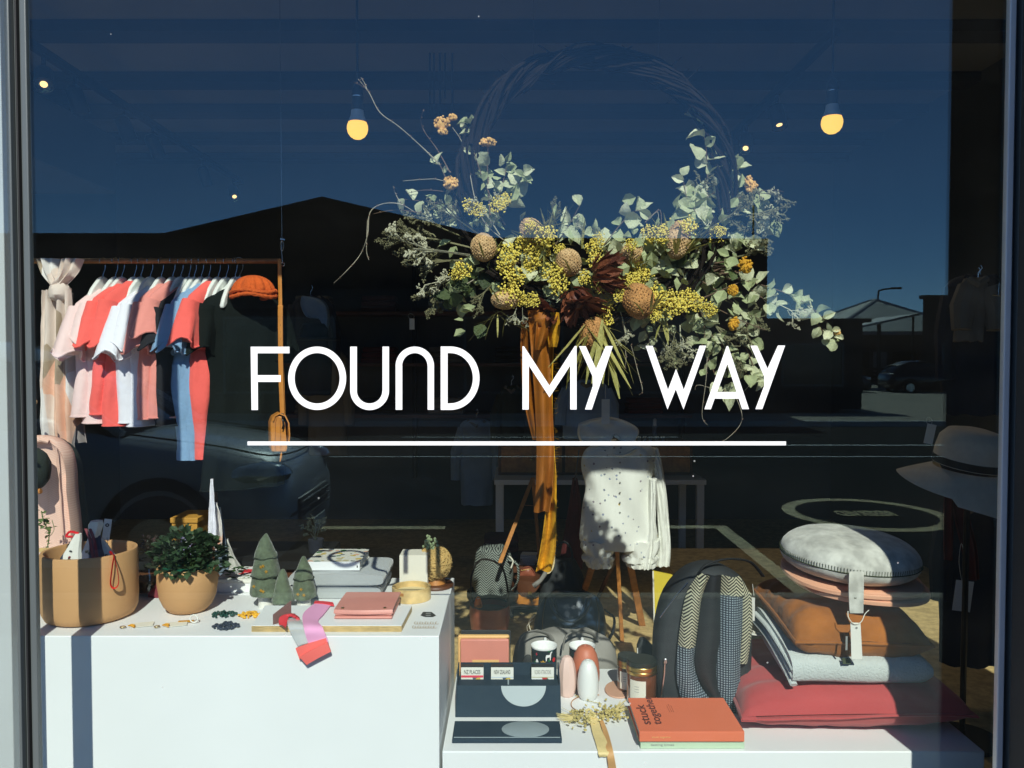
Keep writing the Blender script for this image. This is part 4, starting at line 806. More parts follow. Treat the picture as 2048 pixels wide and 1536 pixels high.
# mugs
def mug(px, Y, lab):
    c = V((P(px, 1290, Y).x, Y, z2 + .0005)); r = S(26, Y); h = P(px, 1290, Y).z - z2
    t = thing('enamel_mug', lab, 'mug', c, 'printed enamel mugs')
    obj('wall', MB().lathe(c, [(r * .95, 0), (r, .005), (r, h - .005)], 40, None, (True, False)), 'mug_print', t, sm=60)
    obj('lining', MB().lathe(c, [(r, h - .0049), (r + .0012, h - .002), (r + .0008, h), (r - .001, h - .0005), (r - .0025, h - .006), (r - .003, .006), (.001, .005)], 40, None, (False, False)), 'enamel_white', t, sm=60)
    hp = curve_pts([c + V((.006, r, h * .85)), c + V((.006, r + .028, h * .95)), c + V((.006, r + .034, h * .6)), c + V((.006, r + .02, h * .25)), c + V((.006, r, h * .2))]); obj('handle', MB().tube(hp, .005, 8), 'enamel_white', t)
    def on(u, v, m, poly, nm):          # flat print wrapped on the wall
        pts = []
        for x, z in poly:
            a = -pi / 2 + (u + x) / r; pts.append(c + V(((r + .0006) * cos(a), (r + .0006) * sin(a), h * v + z)))
        obj(nm, MB().prism(pts, (0, .0004, 0)), m, t, sm=0)
    fl = [(.0085 * (1 if k % 2 else .45) * cos(k * pi / 6), .0085 * (1 if k % 2 else .45) * sin(k * pi / 6)) for k in range(12)]
    on(-.004, .60, 'bead_yellow', fl, 'printed_flower'); on(-.004, .60, 'mustard', [(.003 * cos(k), .003 * sin(k)) for k in range(6)], 'printed_flower_eye')
    on(.014, .80, 'enamel_white', [(-.011, -.004), (-.010, -.014), (-.008, -.014), (-.007, -.005), (.001, -.004), (.002, -.013), (.004, -.013), (.005, -.002), (.006, .006), (.010, .009), (.008, .012), (.003, .009), (.001, .003), (-.009, .003)], 'printed_horse')
    on(-.022, .62, 'enamel_white', [(-.003, -.012), (-.001, -.012), (0, -.003), (.003, -.012), (.005, -.011), (.004, .003), (.001, .008), (-.003, .006), (-.004, 0)], 'printed_horse'); on(.03, .66, 'ribbon_red', [(.006 * cos(k), .007 * sin(k)) for k in range(6)], 'printed_flower'); on(.018, .52, 'ribbon_red', [(.004 * cos(k), .004 * sin(k)) for k in range(6)], 'printed_flower')
mug(1088, .68, 'dark enamel mug printed with a white horse and a yellow flower'); mug(1164, .685, 'dark enamel mug partly hidden by the clay-coloured vase')

# little vases
def vase(px, base, top, wd, Y, m, lab, facet=0, lean=0):
    c = V((P(px, base, Y).x, Y, z2 + .0005)); r = S(wd, Y) / 2; h = P(px, top, Y).z - z2; n = 9 if facet else 36
    prof = [(r * .72, 0), (r * .84, .004), (r * 1.0, h * .22), (r * 1.02, h * .40), (r * .95, h * .62), (r * .80, h * .82), (r * .58, h * .95), (r * .38, h), (r * .2, h), (r * .16, h * .9), (.0005, h * .88)]
    mb = MB().lathe(c, prof, n); mb.v = [p + V((lean * (p.z - z2), 0, 0)) for p in mb.v]
    t = thing('bud_vase', lab, 'vase', c, 'small ceramic bud vases'); obj('body', mb, m, t, sm=20 if facet else 70); obj('neck_ring', MB().lathe(c + V((lean * h, 0, h - .001)), [(r * .25, 0), (r * .25, .0018), (r * .17, .0022), (r * .15, 0)], 18, None, (False, False)), m, t)
vase(1134, 1384, 1313, 38, .565, 'ceramic_pink', 'pale pink faceted bud vase', 1); vase(1176, 1388, 1321, 43, .545, 'ceramic_white', 'white egg-shaped bud vase'); vase(1171, 1372, 1292, 56, .61, 'ceramic_clay', 'clay-coloured tall bud vase behind the white and pink ones', 0, .0)
c = G(1238, 1380, z2 + .001); t = thing('peach_disc', 'flat peach-coloured disc partly in shadow beside the jars', 'coaster', c)
obj('disc', MB().loft([[c + V((k * .040 * cos(a), k * .056 * sin(a) + .008 * cos(a), dz)) for a in [2 * pi * j / 36 for j in range(36)]] for k, dz in ((1, 0), (1.01, .002), (.99, .004))]), 'peach', t)

# dried-flower corsage with ribbons
p = G(1180, 1432, z2 + .006); t = thing('dried_corsage', 'dried flower corsage with gold ribbons hanging over the plinth edge', 'corsage', p); R.seed(21)
ring_ = [G(1186 + 44 * cos(a), 1408 + 19 * sin(a), z2 + .003) for a in [.4 + 4.6 * k / 20 for k in range(21)]]; obj('wire_ring', MB().tube(ring_, .0012, 5), 'wood', t)
tw = MB().tube([G(1150, 1390, z2 + .004), G(1178, 1402, z2 + .006), G(1204, 1408, z2 + .004)], .001, 4).tube([G(1160, 1384, z2 + .004), G(1176, 1400, z2 + .008), G(1186, 1396, z2 + .004)], .001, 4); tag(obj('twine_knot', tw, 'dried', t), kind='stuff')
for px, n_, m_, w_x in ((1160, 70, 'dried', 20), (1182, 50, 'dried_pale', 14), (1222, 110, 'dried', 28)):
    mb = MB()
    for k in range(n_):
        q = G(px + R.gauss(0, w_x * .55), 1430 - (px - 1180) * .12 + R.gauss(0, 8), z2 + .006 + R.random() * .014); mb.ell(q, (R.uniform(.002, .0055), R.uniform(.002, .0045), .003), rotz(R.uniform(0, 3)) @ rx(R.uniform(-1, 1)), 6, 4)
    tag(obj('flower_cluster', mb, m_, t), kind='stuff')
gr = MB()
for k in range(80):
    f = R.random(); q = G(1170, 1438, z2 + .008); e = G(lerp(1112, 1150, f), 1434 + R.gauss(0, 6), z2 + .004 + R.random() * .012); gr.tube([lerp(q, e, .4), e], .0006, 3)
for k in range(40): gr.tube([G(1225, 1424, z2 + .01), G(1240 + R.uniform(0, 14), 1412 + R.gauss(0, 7), z2 + .006 + R.random() * .012)], .0006, 3)
tag(obj('grass_plume', gr, 'dried_pale', t), kind='stuff'); fy2 = .245
def strip2(rows, m, nm, th=.0016, par=None, k=5, wob=.0):
    L_ = curve_pts([r_[0] for r_ in rows], k); R_ = curve_pts([r_[1] for r_ in rows], k); g = []
    for i, (l, r_) in enumerate(zip(L_, R_)): g.append([lerp(l, r_, s) + V((0, -wob * sin(2 * pi * s + i * .35), 0)) for s in (0, .25, .5, .75, 1)])
    return obj(nm, MB().sheet(g, th), m, par, sm=60)
strip2([(G(1179, 1436, z2 + .012), G(1196, 1436, z2 + .012)), (G(1184, 1462, z2 + .006), G(1203, 1460, z2 + .006)), (G(1192, 1488, z2 + .005), G(1214, 1484, z2 + .005)), (P(1196, 1505, fy2), P(1218, 1505, fy2)), (P(1198, 1514, fy2), P(1212, 1513, fy2))], 'ribbon_gold', 'ribbon', .002, t, 6, .001)
strip2([(G(1198, 1440, z2 + .009), G(1206, 1440, z2 + .009)), (G(1206, 1465, z2 + .003), G(1216, 1464, z2 + .003)), (P(1213, 1503, .248), P(1226, 1501, .248)), (P(1217, 1540, fy2), P(1233, 1540, fy2)), (P(1220, 1570, fy2), P(1236, 1570, fy2))], 'ribbon_tan', 'ribbon', .0012, t)

# candle jars
def jar(px, base, top, wd, Y, lab):
    c = V((P(px, base, Y).x, Y, z2 + .0005)); r = S(wd, Y) / 2; h = P(px, top, Y).z - z2 + .006; t = thing('candle_jar', lab, 'candle', c, 'amber candle jars')
    obj('jar', MB().lathe(c, [(r * .9, 0), (r * .96, .004), (r * .96, h * .66), (r * .92, h * .7)], 36), 'amber_glass', t, sm=60)
    obj('rim', MB().lathe(c, [(r * .98, h * .70), (r, h * .72), (r, h * .77), (r * .97, h * .785), (r, h * .80), (r, h * .875), (r * .97, h * .89)], 36), 'brass', t, sm=30); obj('lid', MB().lathe(c, [(r * .975, h * .8905), (r * .97, h * .985), (r * .93, h), (.001, h)], 36), 'lid_black', t, sm=40)
    g = [[c + V(((r * .96 + .0008) * cos(a), (r * .96 + .0008) * sin(a), z)) for a in [-2.55 + 1.1 * k / 8 for k in range(9)]] for z in (h * .12, h * .60)]; lb = obj('label', MB().sheet(g, .0005), 'cream', t, sm=60)
    for k in range(3):
        z = h * (.46 - .06 * k); obj('printed_line', MB().sheet([[c + V(((r * .96 + .0013) * cos(a), (r * .96 + .0013) * sin(a), zz_)) for a in (-2.2, -2.05, -1.9)] for zz_ in (z, z + .0012)], .0003), 'print_grey', lb)
jar(1283, 1390, 1322, 62, .525, 'larger amber candle jar with black lid nearer the orange book'); jar(1256, 1375, 1314, 44, .60, 'smaller amber candle jar half hidden behind the larger one')
a = P(1300, 1390, .70); t = thing('sunglasses_case', 'black folded case leaning upright behind the candle jars', 'case', V((a.x, .69, z2)))
obj('shell', MB().prism([P(1276, 1369, .68), P(1276, 1295, .68), P(1282, 1280, .68), P(1292, 1280, .68), P(1334, 1322, .68), P(1334, 1369, .68)], (0, .03, 0)), 'bag_black', t, bev=.004, sm=30); obj('edge', MB().tube([P(1275, 1330, .678), P(1275, 1296, .678)], .0016, 5), 'paper', t)

# books
def book(x0, x1, y0, y1, za, zb, m, nm, lab, ang=0):
    t = thing(nm, lab, 'book', V(((x0 + x1) / 2, (y0 + y1) / 2, za)))
    obj('pages', MB().bx(x0 + .004, x1 - .003, y0 + .004, y1 - .004, za + .003, zb - .003), 'paper', t, sm=0)
    obj('back_cover', MB().bx(x0, x1, y0 + .0032, y1, za, za + .0028), m, t, sm=0); obj('front_cover', MB().bx(x0, x1, y0 + .0032, y1, zb - .0028, zb), m, t, sm=0); obj('spine', MB().bx(x0, x1, y0, y0 + .003, za + .0002, zb - .0002), m, t, bev=.0008); return t
zg = z2 + .0195; x0, x1 = P(1281, 1490, .262).x, P(1489, 1490, .262).x
t = book(x0, x1, .262, .445, z2 + .0006, zg, 'book_green', 'paperback_book', 'pale green book lying under the orange book'); text('tasting times', V((x0 + .024, .2617, z2 + .006)), E3, EZ, .055, .0065, 'print_grey', 'lettering', t)
zo = zg + .0245; x0, x1 = P(1279, 1466, .256).x, P(1489, 1466, .256).x; t = book(x0, x1, .256, .445, zg + .0006, zo, 'book_orange', 'hardback_book', 'orange hardback titled stuck together lying on the green book')
for s_, x_, ya_, yb_ in (('stuck', 1303, 1449, 1409), ('together', 1330, 1449, 1393)):
    a, b = G(x_, ya_, zo), G(x_ + 0, yb_, zo); b.x = a.x; text(s_, a + V((0, 0, .0003)), (0, 1, 0), (-1, 0, 0), (b - a).length, .023 if s_ == 'stuck' else .028, 'book_ink', 'lettering', t, bold=.012)
for k in range(3):
    a = G(1340 + k * 4, 1424, zo); text(('more than forty', 'projects to make', 'and to share')[k] if 0 else '. . . . . . .', a + V((0, 0, .0003)), (0, 1, 0), (-1, 0, 0), .035 + .008 * (k == 1), .0018, 'book_ink', 'lettering', t)
a = P(1304, 1467, .2555); text('stuck together', V((a.x, .2556, zg + .009)), E3, EZ, .045, .005, 'leather_tan', 'lettering', t)

# backpack
Yb = .49; c = P(1405, 1440, Yb); t = thing('backpack', 'black backpack with herringbone and check patterned straps facing the glass', 'backpack', V((c.x, Yb + .03, z2)))
def outline(pts, y): return [P(x, z, y) for x, z in pts]
OL = [(1316, 1400), (1312, 1330), (1316, 1260), (1330, 1205), (1352, 1168), (1385, 1140), (1425, 1130), (1462, 1140), (1490, 1162), (1502, 1200), (1504, 1290), (1500, 1370), (1492, 1430), (1450, 1446), (1380, 1440), (1330, 1425)]
mid = V((P(1408, 1290, .51).x, .51, P(1408, 1290, .51).z)); rg = []
for dy, k in ((.0, .86), (.012, .97), (.045, 1.0), (.10, .98), (.13, .9), (.14, .6)):
    rg.append([V((mid.x + (p.x - mid.x) * k, .487 + dy, max(z2 + .001, mid.z + (p.z - mid.z) * k))) for p in curve_pts(outline(OL, .51) + [outline(OL, .51)[0]], 3)[:-1]])
bd = MB().loft(rg); bd.v = [p + V((0, .006 * noise.noise(p * 14), 0)) for p in bd.v]; obj('body', bd, 'bag_black', t, sm=60)
def pad(lft, rgt, m, nm, y=.475, bulge=.02, k=5):
    A_ = curve_pts([P(x, z, y) for x, z in lft], k); B_ = curve_pts([P(x, z, y) for x, z in rgt], k)
    return obj(nm, MB().sheet([[lerp(a, b, s) + V((0, -bulge * sin(pi * s), 0)) for s in (0, .12, .3, .5, .7, .88, 1)] for a, b in zip(A_, B_)], .008), m, t, sm=60)
pad([(1402, 1145), (1376, 1185), (1364, 1240), (1358, 1290)], [(1418, 1150), (1402, 1195), (1394, 1250), (1388, 1292)], 'herringbone', 'left_strap'); pad([(1358, 1290), (1354, 1345), (1362, 1388), (1366, 1400)], [(1388, 1292), (1386, 1330), (1398, 1370), (1420, 1400)], 'check_weave', 'left_strap')
pad([(1443, 1150), (1441, 1188)], [(1476, 1152), (1499, 1188)], 'herringbone', 'right_strap'); pad([(1441, 1188), (1440, 1260), (1434, 1330), (1434, 1390), (1470, 1440)], [(1484, 1188), (1482, 1260), (1478, 1330), (1480, 1385), (1494, 1436)], 'check_weave', 'right_strap', .474)
pad([(1484, 1188), (1482, 1260), (1479, 1325)], [(1500, 1186), (1502, 1250), (1492, 1325)], 'herringbone', 'right_strap', .476, .008)
pad([(1412, 1148), (1404, 1200), (1396, 1270), (1392, 1330), (1412, 1380), (1448, 1430)], [(1440, 1150), (1438, 1200), (1438, 1270), (1430, 1330), (1436, 1380), (1474, 1442)], 'strap_black', 'back_pad', .47, .015)
obj('top_handle', MB().tube(curve_pts([P(1395, 1150, .49), P(1412, 1130, .49), P(1455, 1118, .51), P(1500, 1124, .56), P(1526, 1152, .6)]), .006, 8, .5), 'strap_black', t)
obj('zip_line', MB().tube(curve_pts([P(1320, 1235, .49), P(1350, 1195, .482), P(1376, 1165, .48)]), .0015, 5).tube(curve_pts([P(1322, 1340, .6), P(1345, 1290, .482), P(1364, 1262, .588)]), .0012, 5) if 0 else MB().tube(curve_pts([P(1320, 1235, .49), P(1350, 1195, .482), P(1376, 1165, .48)]), .0015, 5), 'steel', t)
obj('buckle', MB().box(P(1331, 1322, .482), (.010, .006, .014)), 'steel', t, bev=.002); obj('side_zip', MB().tube([P(1322, 1400, .485), P(1329, 1345, .482), P(1330, 1320, .482)], .0022, 5), 'steel', t)
t = thing('price_tag', 'white card tag hanging between the backpack and the cushions', 'price tag', P(1505, 1225, .50)); obj('card', MB().box(P(1505, 1218, .50), (.012, .001, .062), rotz(-.5)), 'paper', t, sm=0); obj('string', MB().tube([P(1508, 1192, .502), P(1505, 1168, .505)], .0007, 4), 'paper', t)
t = thing('garment_label', 'small white folded label lying between the backpack and the grey blanket', 'label', P(1512, 1268, .57)); obj('label', MB().box(P(1512, 1268, .565), (.034, .02, .002), ry(.12)), 'paper', t, sm=0); obj('fold', MB().box(P(1516, 1264, .572), (.03, .012, .002), ry(.12)), 'cream', t, sm=0)

# stack of cushions
X = lambda px, Y: P(px, 768, Y).x
zr0, zr1 = z2 + .001, P(1650, 1378, .40).z
t = thing('square_cushion', 'square red linen cushion at the bottom of the stack', 'cushion', V((X(1720, .5), .52, z2)))
xc, yc = (X(1492, .38) + X(1932, .38)) / 2, .535; hx, hy = (X(1932, .38) - X(1492, .38)) / 2, .225; zc_ = z2 + .058
mb = MB(); pillow(mb, V((xc, yc, zc_)), V((hx, -.02, .012)), V((0.015, hy, 0)), V((0, 0, .057)), 40, .035, 5, 3, .03, .5, .10); obj('cover', mb, 'linen_red', t, sm=60)
def edgeloop(c, ux, uy, n=18, pin=.06):
    pts = []
    for k in range(4 * n):
        s = k // n; f = (k % n) / n * 2 - 1; u, v = ((f, -1), (1, f), (-f, 1), (-1, -f))[s]; pts.append(c + ux * u * (1 - pin * (1 - v * v)) + uy * v * (1 - pin * (1 - u * u)))
    return pts + pts[:2]
el = edgeloop(V((xc, yc, zc_)), V((hx * 1.01, -.02, .012)), V((.015, hy * 1.01, 0)), 16, .035); obj('piped_edge', MB().tube([p + V((0, 0, -.006 + .012 * noise.noise(p * 6))) for p in el], .0065, 6, .5), 'linen_red', t)
# folded pale blanket
t = thing('folded_blanket', 'folded pale grey blanket between the red and ochre cushions', 'blanket', V((X(1690, .45), .5, zr1)))
Yf = .345; bx0, bx1 = X(1592, Yf), X(1872, Yf); zB0, zB1 = P(1700, 1378, Yf).z, P(1700, 1316, Yf).z
def fold_roll(x0, x1, yf, yb, za, zb, sd, x0b=None, zup=0):
    rg = []; n = 26; x0b = x0 if x0b is None else x0b
    for i in range(n + 1):
        f = i / n; xa_ = lerp(x0, x1, f); xb_ = lerp(x0b, x1, f); k = []; zl_ = zup * max(0, 1 - f * 2.2) ** 1.3
        for j in range(26):
            aa = 2 * pi * j / 26; cy_ = math.copysign(abs(cos(aa)) ** .4, cos(aa)); sz = math.copysign(abs(sin(aa)) ** .6, sin(aa)); e = (1 if f < .93 else 1 - ((f - .93) / .07) ** 2 * .45); fb = (cy_ + 1) / 2
            p = V((lerp(xa_, xb_, fb), lerp(yf, yb, fb), (za + zb) / 2 + zl_ * fb + sz * (zb - za) / 2 * e)); k.append(p + V((0, .003 * noise.noise(p * 16 + V((sd, 0, 0))), .003 * noise.noise(p * 10 + V((0, sd, 0))))))
        rg.append(k)
    return obj('fold', MB().loft(rg), 'blanket_pale', t, sm=60)
fold_roll(bx0, bx1 + .006, Yf, .62, zB0 + .002, zB1, 1, X(1518, .6), .060)
for k_, (o_, w_) in enumerate(((0, .010), (.022, .008), (.042, .008))): obj('edge_fold', MB().tube(curve_pts([P(1596, 1370, .35) + V((-.010, 0, o_ * .9)), P(1580, 1330, .40) + V((-.014, 0, o_ * .75)), P(1548, 1275, .50) + V((-.014, 0, o_ * .6)), P(1516, 1240, .60) + V((-.010, 0, o_ * .5))]), w_, 8, .6), 'blanket_pale', t)
obj('tag_shadow_patch', MB().box(P(1693, 1322, .338), (.02, .0015, .014), rx(-.4)), 'stitch_green', t, sm=0)  # dark piece standing in for the price tag's cast shadow on the blanket
# ochre velvet cushion
t = thing('velvet_cushion', 'ochre velvet cushion with soft creases in the middle of the stack', 'cushion', V((X(1680, .5), .5, zB1)))
fl_, bl_, fr_ = P(1592, 1272, .35), P(1508, 1168, .66), P(1868, 1280, .35); cB = (fr_ + bl_) / 2 - V((0, 0, .016)); ux_, uy_ = (fr_ - fl_) / 2, (bl_ - fl_) / 2; mb = MB(); pillow(mb, cB, ux_, uy_, V((0, .004, .072)), 44, .03, 3.0, 8, .06, .46, .06)
mb.v = [p + V((0, 0, .008 * noise.noise(V((p.x * 28, p.y * 7, 3))) + .006 * noise.noise(V((p.x * 9, p.y * 22, 8))))) for p in mb.v]; obj('cover', mb, 'velvet', t, sm=60); obj('seam', MB().tube(edgeloop(cB, ux_ * 1.0, uy_ * 1.0, 16, .03), .0045, 6), 'velvet', t)
# felt discs and the round cushion
zd = P(1715, 1205, .36).z; cD = V((X(1715, .48), .50, zd + .012))
def slabdisc(c, rx_, ry_, th, m, nm, lab, tilt):
    t = thing(nm, lab, 'seat pad', c, 'round peach felt pads'); M = ry(tilt) @ rx(.10); mb = MB().loft([[c + M @ V((k * rx_ * cos(a), k * ry_ * sin(a), z + .003 * sin(3 * a))) for a in [2 * pi * j / 48 for j in range(48)]] for k, z in ((.985, 0), (1, .002), (1, th - .002), (.985, th))]); obj('pad', mb, m, t, sm=40)
    obj('stitched_edge', MB().tube([c + M @ V((.96 * rx_ * cos(a), .96 * ry_ * sin(a), th + .0006 + .003 * sin(3 * a))) for a in [2 * pi * j / 48 for j in range(49)]], .0008, 4), m, t)
slabdisc(cD + V((.012, 0, -.002)), .178, .165, .012, 'felt_peach', 'felt_pad', 'lower of the two peach felt pads under the round cushion', .07); slabdisc(cD + V((-.004, .0, .014)), .178, .165, .012, 'felt_peach', 'felt_pad', 'upper of the two peach felt pads under the round cushion', .06)
cR = V((X(1713, .47), .50, P(1713, 1120, .42).z)); t = thing('round_cushion', 'round pale grey felt cushion with green blanket stitching on top of the stack', 'cushion', cR - V((0, 0, .06))); M = ry(.055) @ rx(.07)
rx_, ry_ = .176, .165; rings = []
for i in range(19):
    ph = -pi / 2 + pi * (.002 + .996 * i / 18); k = abs(cos(ph)) ** .62; z = math.copysign(abs(sin(ph)) ** .95, sin(ph)) * (.064 if ph > 0 else .05); ring = []
    for j in range(56):
        a = 2 * pi * j / 56; d = V((cos(a), sin(a), z * 8)); f = 1 + .012 * noise.noise(d * 3); ring.append(cR + M @ V((rx_ * k * cos(a) * f, ry_ * k * sin(a) * f, z * f - .008)))
    rings.append(ring)
obj('cover', MB().loft(rings), 'felt_grey', t, sm=80)
sm_ = [cR + M @ V((1.004 * rx_ * cos(a), 1.004 * ry_ * sin(a), -.008)) for a in [2 * pi * j / 80 for j in range(81)]]; obj('seam', MB().tube(sm_, .0014, 5), 'stitch_green', t); stc = MB()
for j in range(150):
    a = 2 * pi * j / 150; q = cR + M @ V((rx_ * .999 * cos(a), ry_ * .999 * sin(a), -.009)); e = cR + M @ V((rx_ * 1.002 * cos(a), ry_ * 1.002 * sin(a), .004)); stc.tube([q, e], .0008, 3)
tag(obj('blanket_stitch', stc, 'stitch_green', t), kind='stuff')
Ys = .318; L0 = [(1698, 1143), (1697, 1180), (1699, 1226)]; R0 = [(1727, 1143), (1727, 1180), (1726, 1226)]
A_ = curve_pts([P(x, z, Ys + dy) for (x, z), dy in zip(L0, (.016, .0, -.003))]); B_ = curve_pts([P(x, z, Ys + dy) for (x, z), dy in zip(R0, (.016, .0, -.003))]); obj('strap', MB().sheet([[lerp(a, b, s) for s in (0, .5, 1)] for a, b in zip(A_, B_)], .004), 'felt_grey', t)
obj('cross_stitch', MB().tube([P(1708, 1195, .314), P(1713, 1198, .314)], .0007, 4), 'stitch_green', t); obj('cross_stitch', MB().tube([P(1713, 1195, .314), P(1708, 1198, .314)], .0007, 4), 'stitch_green', t)
t = thing('price_tag', 'white price tag tied with string to the round cushion strap', 'price tag', P(1713, 1300, .31)); obj('card', MB().prism([P(1701, 1245, .310), P(1721, 1246, .310), P(1725, 1318, .312), P(1703, 1318, .312)], (0, .001, 0)), 'paper', t, sm=0)
obj('eyelet', MB().tube([P(1713 + 1.6 * cos(a), 1256 + 1.6 * sin(a), .3095) for a in [pi * k / 4 for k in range(9)]], .0007, 4), 'print_black', t); obj('string', MB().tube(curve_pts([P(1696, 1222, .313), P(1697, 1235, .308), P(1708, 1248, .307), P(1722, 1244, .308), P(1730, 1228, .312), P(1738, 1220, .312)]), .0011, 5), 'cream', t)
obj('barcode', MB().bx(P(1707, 0, .31).x, P(1711, 0, .31).x, .3088, .3092, P(0, 1300, .31).z, P(0, 1272, .31).z), 'print_grey', t, sm=0)
# ------------------------------------------------------------ clothes rail
def cloth(n, c, **k): return mat(n, c, .88, .05, 8, .5, 35, .006, sheen=.15 if max(c) > .1 else 0, spec=.5 if max(c) > .1 else .15, **k)
cloth('cloth_blush', C(248, 216, 212)); cloth('cloth_coral', C(255, 104, 94)); cloth('cloth_white', C(242, 240, 248)); cloth('cloth_salmon', C(240, 150, 138)); cloth('cloth_black', (.018, .018, .022)); cloth('cloth_blue', C(132, 168, 204)); cloth('cloth_green_black', (.005, .008, .007)); cloth('cloth_grey', C(200, 198, 190)); cloth('cloth_denim', C(120, 135, 150))
mat('hanger_white', C(240, 242, 236), .4, .03, 6, 0); mat('rail_wood', C(170, 110, 55), .5, .2, 6, .2, 50, fine=30); mat('rust_knit', C(214, 92, 28), .95, .15, 20, .9, 110, .006)
mat('leather_cognac', C(206, 132, 50), .5, .15, 14, .4, 60); mat('knit_pink', C(240, 196, 176), .95, .06, 8, .5, 200); mat('knit_green', (.02, .028, .018), .95, .1, 8)
_m, _n, _B, _nd, _ln = new('scarf_print'); _tc = _nd('ShaderNodeTexCoord'); _v = _nd('ShaderNodeTexVoronoi'); _v.inputs['Scale'].default_value = 13; _mp = _nd('ShaderNodeMapping'); _mp.inputs['Scale'].default_value = (1, 1, .45); _ln(_tc.outputs['Object'], _mp.inputs[0]); _ln(_mp.outputs[0], _v.inputs['Vector'])
_s = _nd('ShaderNodeSeparateColor'); _ln(_v.outputs['Color'], _s.inputs[0]); _r = ramp(_nd, [(0, C(216, 198, 182)), (.2, C(232, 226, 222)), (.38, C(180, 160, 136)), (.5, C(238, 192, 166)), (.66, C(152, 142, 138)), (.8, C(230, 212, 200))], 'CONSTANT'); _ln(_s.outputs[0], _r.inputs[0]); _ln(_r.outputs[0], _B.inputs['Base Color']); _B.inputs['Roughness'].default_value = .85; bump(_nd, _ln, _B, noise_node(_nd, _ln, _tc, 30).outputs[0], .4, .004)
YR = 1.05; zr_ = P(300, 522, YR).z; xa, xb = P(40, 522, YR).x, P(560, 522, YR).x
t = thing('clothes_rail', 'round wooden clothes rail hung from wires in front of the dark garments', 'clothes rail', V(((xa + xb) / 2, YR, zr_)))
obj('rail', MB().tube([(xa - .3, YR, zr_), (xb, YR, zr_)], S(5.2, YR), 14), 'rail_wood', t)
hk = P(564, 505, YR); wv = [hk + V((.002, 0, -.035)), hk + V((-.001, 0, 0)), hk + V((0, 0, .03)), hk + V((-.001, 0, .04))]
obj('wire', MB().tube([V((hk.x, YR, CE - .16)), hk + V((0, 0, .04))], .0011, 5), 'steel', t); obj('wire_loop', MB().tube([hk + V((.006 * sin(a), 0, .022 + .016 * cos(a))) for a in [2 * pi * k / 14 for k in range(15)]], .0011, 5), 'steel', t); obj('wire', MB().tube(wv, .0012, 5), 'steel', t); obj('wire_clip', MB().box(hk + V((.003, -.001, .043)), (.016, .006, .005), ry(.2)), 'steel', t); obj('eye_screw', MB().tube([hk + V((.002 + .006 * sin(a), 0, -.038 + .006 * cos(a))) for a in [2 * pi * k / 12 for k in range(13)]], .0014, 5), 'steel', t)
obj('wire', MB().tube([V((xa - .05, YR, zr_)), V((xa - .05, YR, CE - .16))], .0011, 5), 'steel', t)

def frame(hx, a, dz=0):
    o = V((P(hx, 522, YR).x, YR, zr_)); U = V((sin(a), cos(a), 0)); N_ = V((cos(a), -sin(a), 0)); return o, U, N_      # U points away from the glass, N_ is the side we see
def hanger(hx, a, lab):
    o, U, N_ = frame(hx, a); t = thing('clothes_hanger', lab, 'hanger', o, 'white hangers on the wooden rail')
    r = S(5.2, YR) + .002; q = o + V((0, 0, -.055)); hook = [o + U * (r * 1.3 * sin(b)) + V((0, 0, r * 1.15 * cos(b))) for b in [-2.2 + 3.7 * k / 12 for k in range(13)]] + [o + U * .012 + V((0, 0, -.025)), o + U * .002 + V((0, 0, -.045)), q + V((0, 0, -.015))]
    obj('hook', MB().tube(hook, .0013, 5), 'steel', t)
    ol = [(0.0, .004), (.012, .001), (.022, -.006), (.034, -.018), (.054, -.040), (.074, -.072), (.084, -.096), (.082, -.106), (.072, -.104), (.046, -.08), (.02, -.062)]; pl_ = ol + [(-x, z) for x, z in ol[::-1]][:-1]
    obj('body', MB().prism([q + U * x + V((0, 0, z)) - N_ * .007 for x, z in pl_], N_ * .014), 'hanger_white', t, bev=.004, sm=40); return q
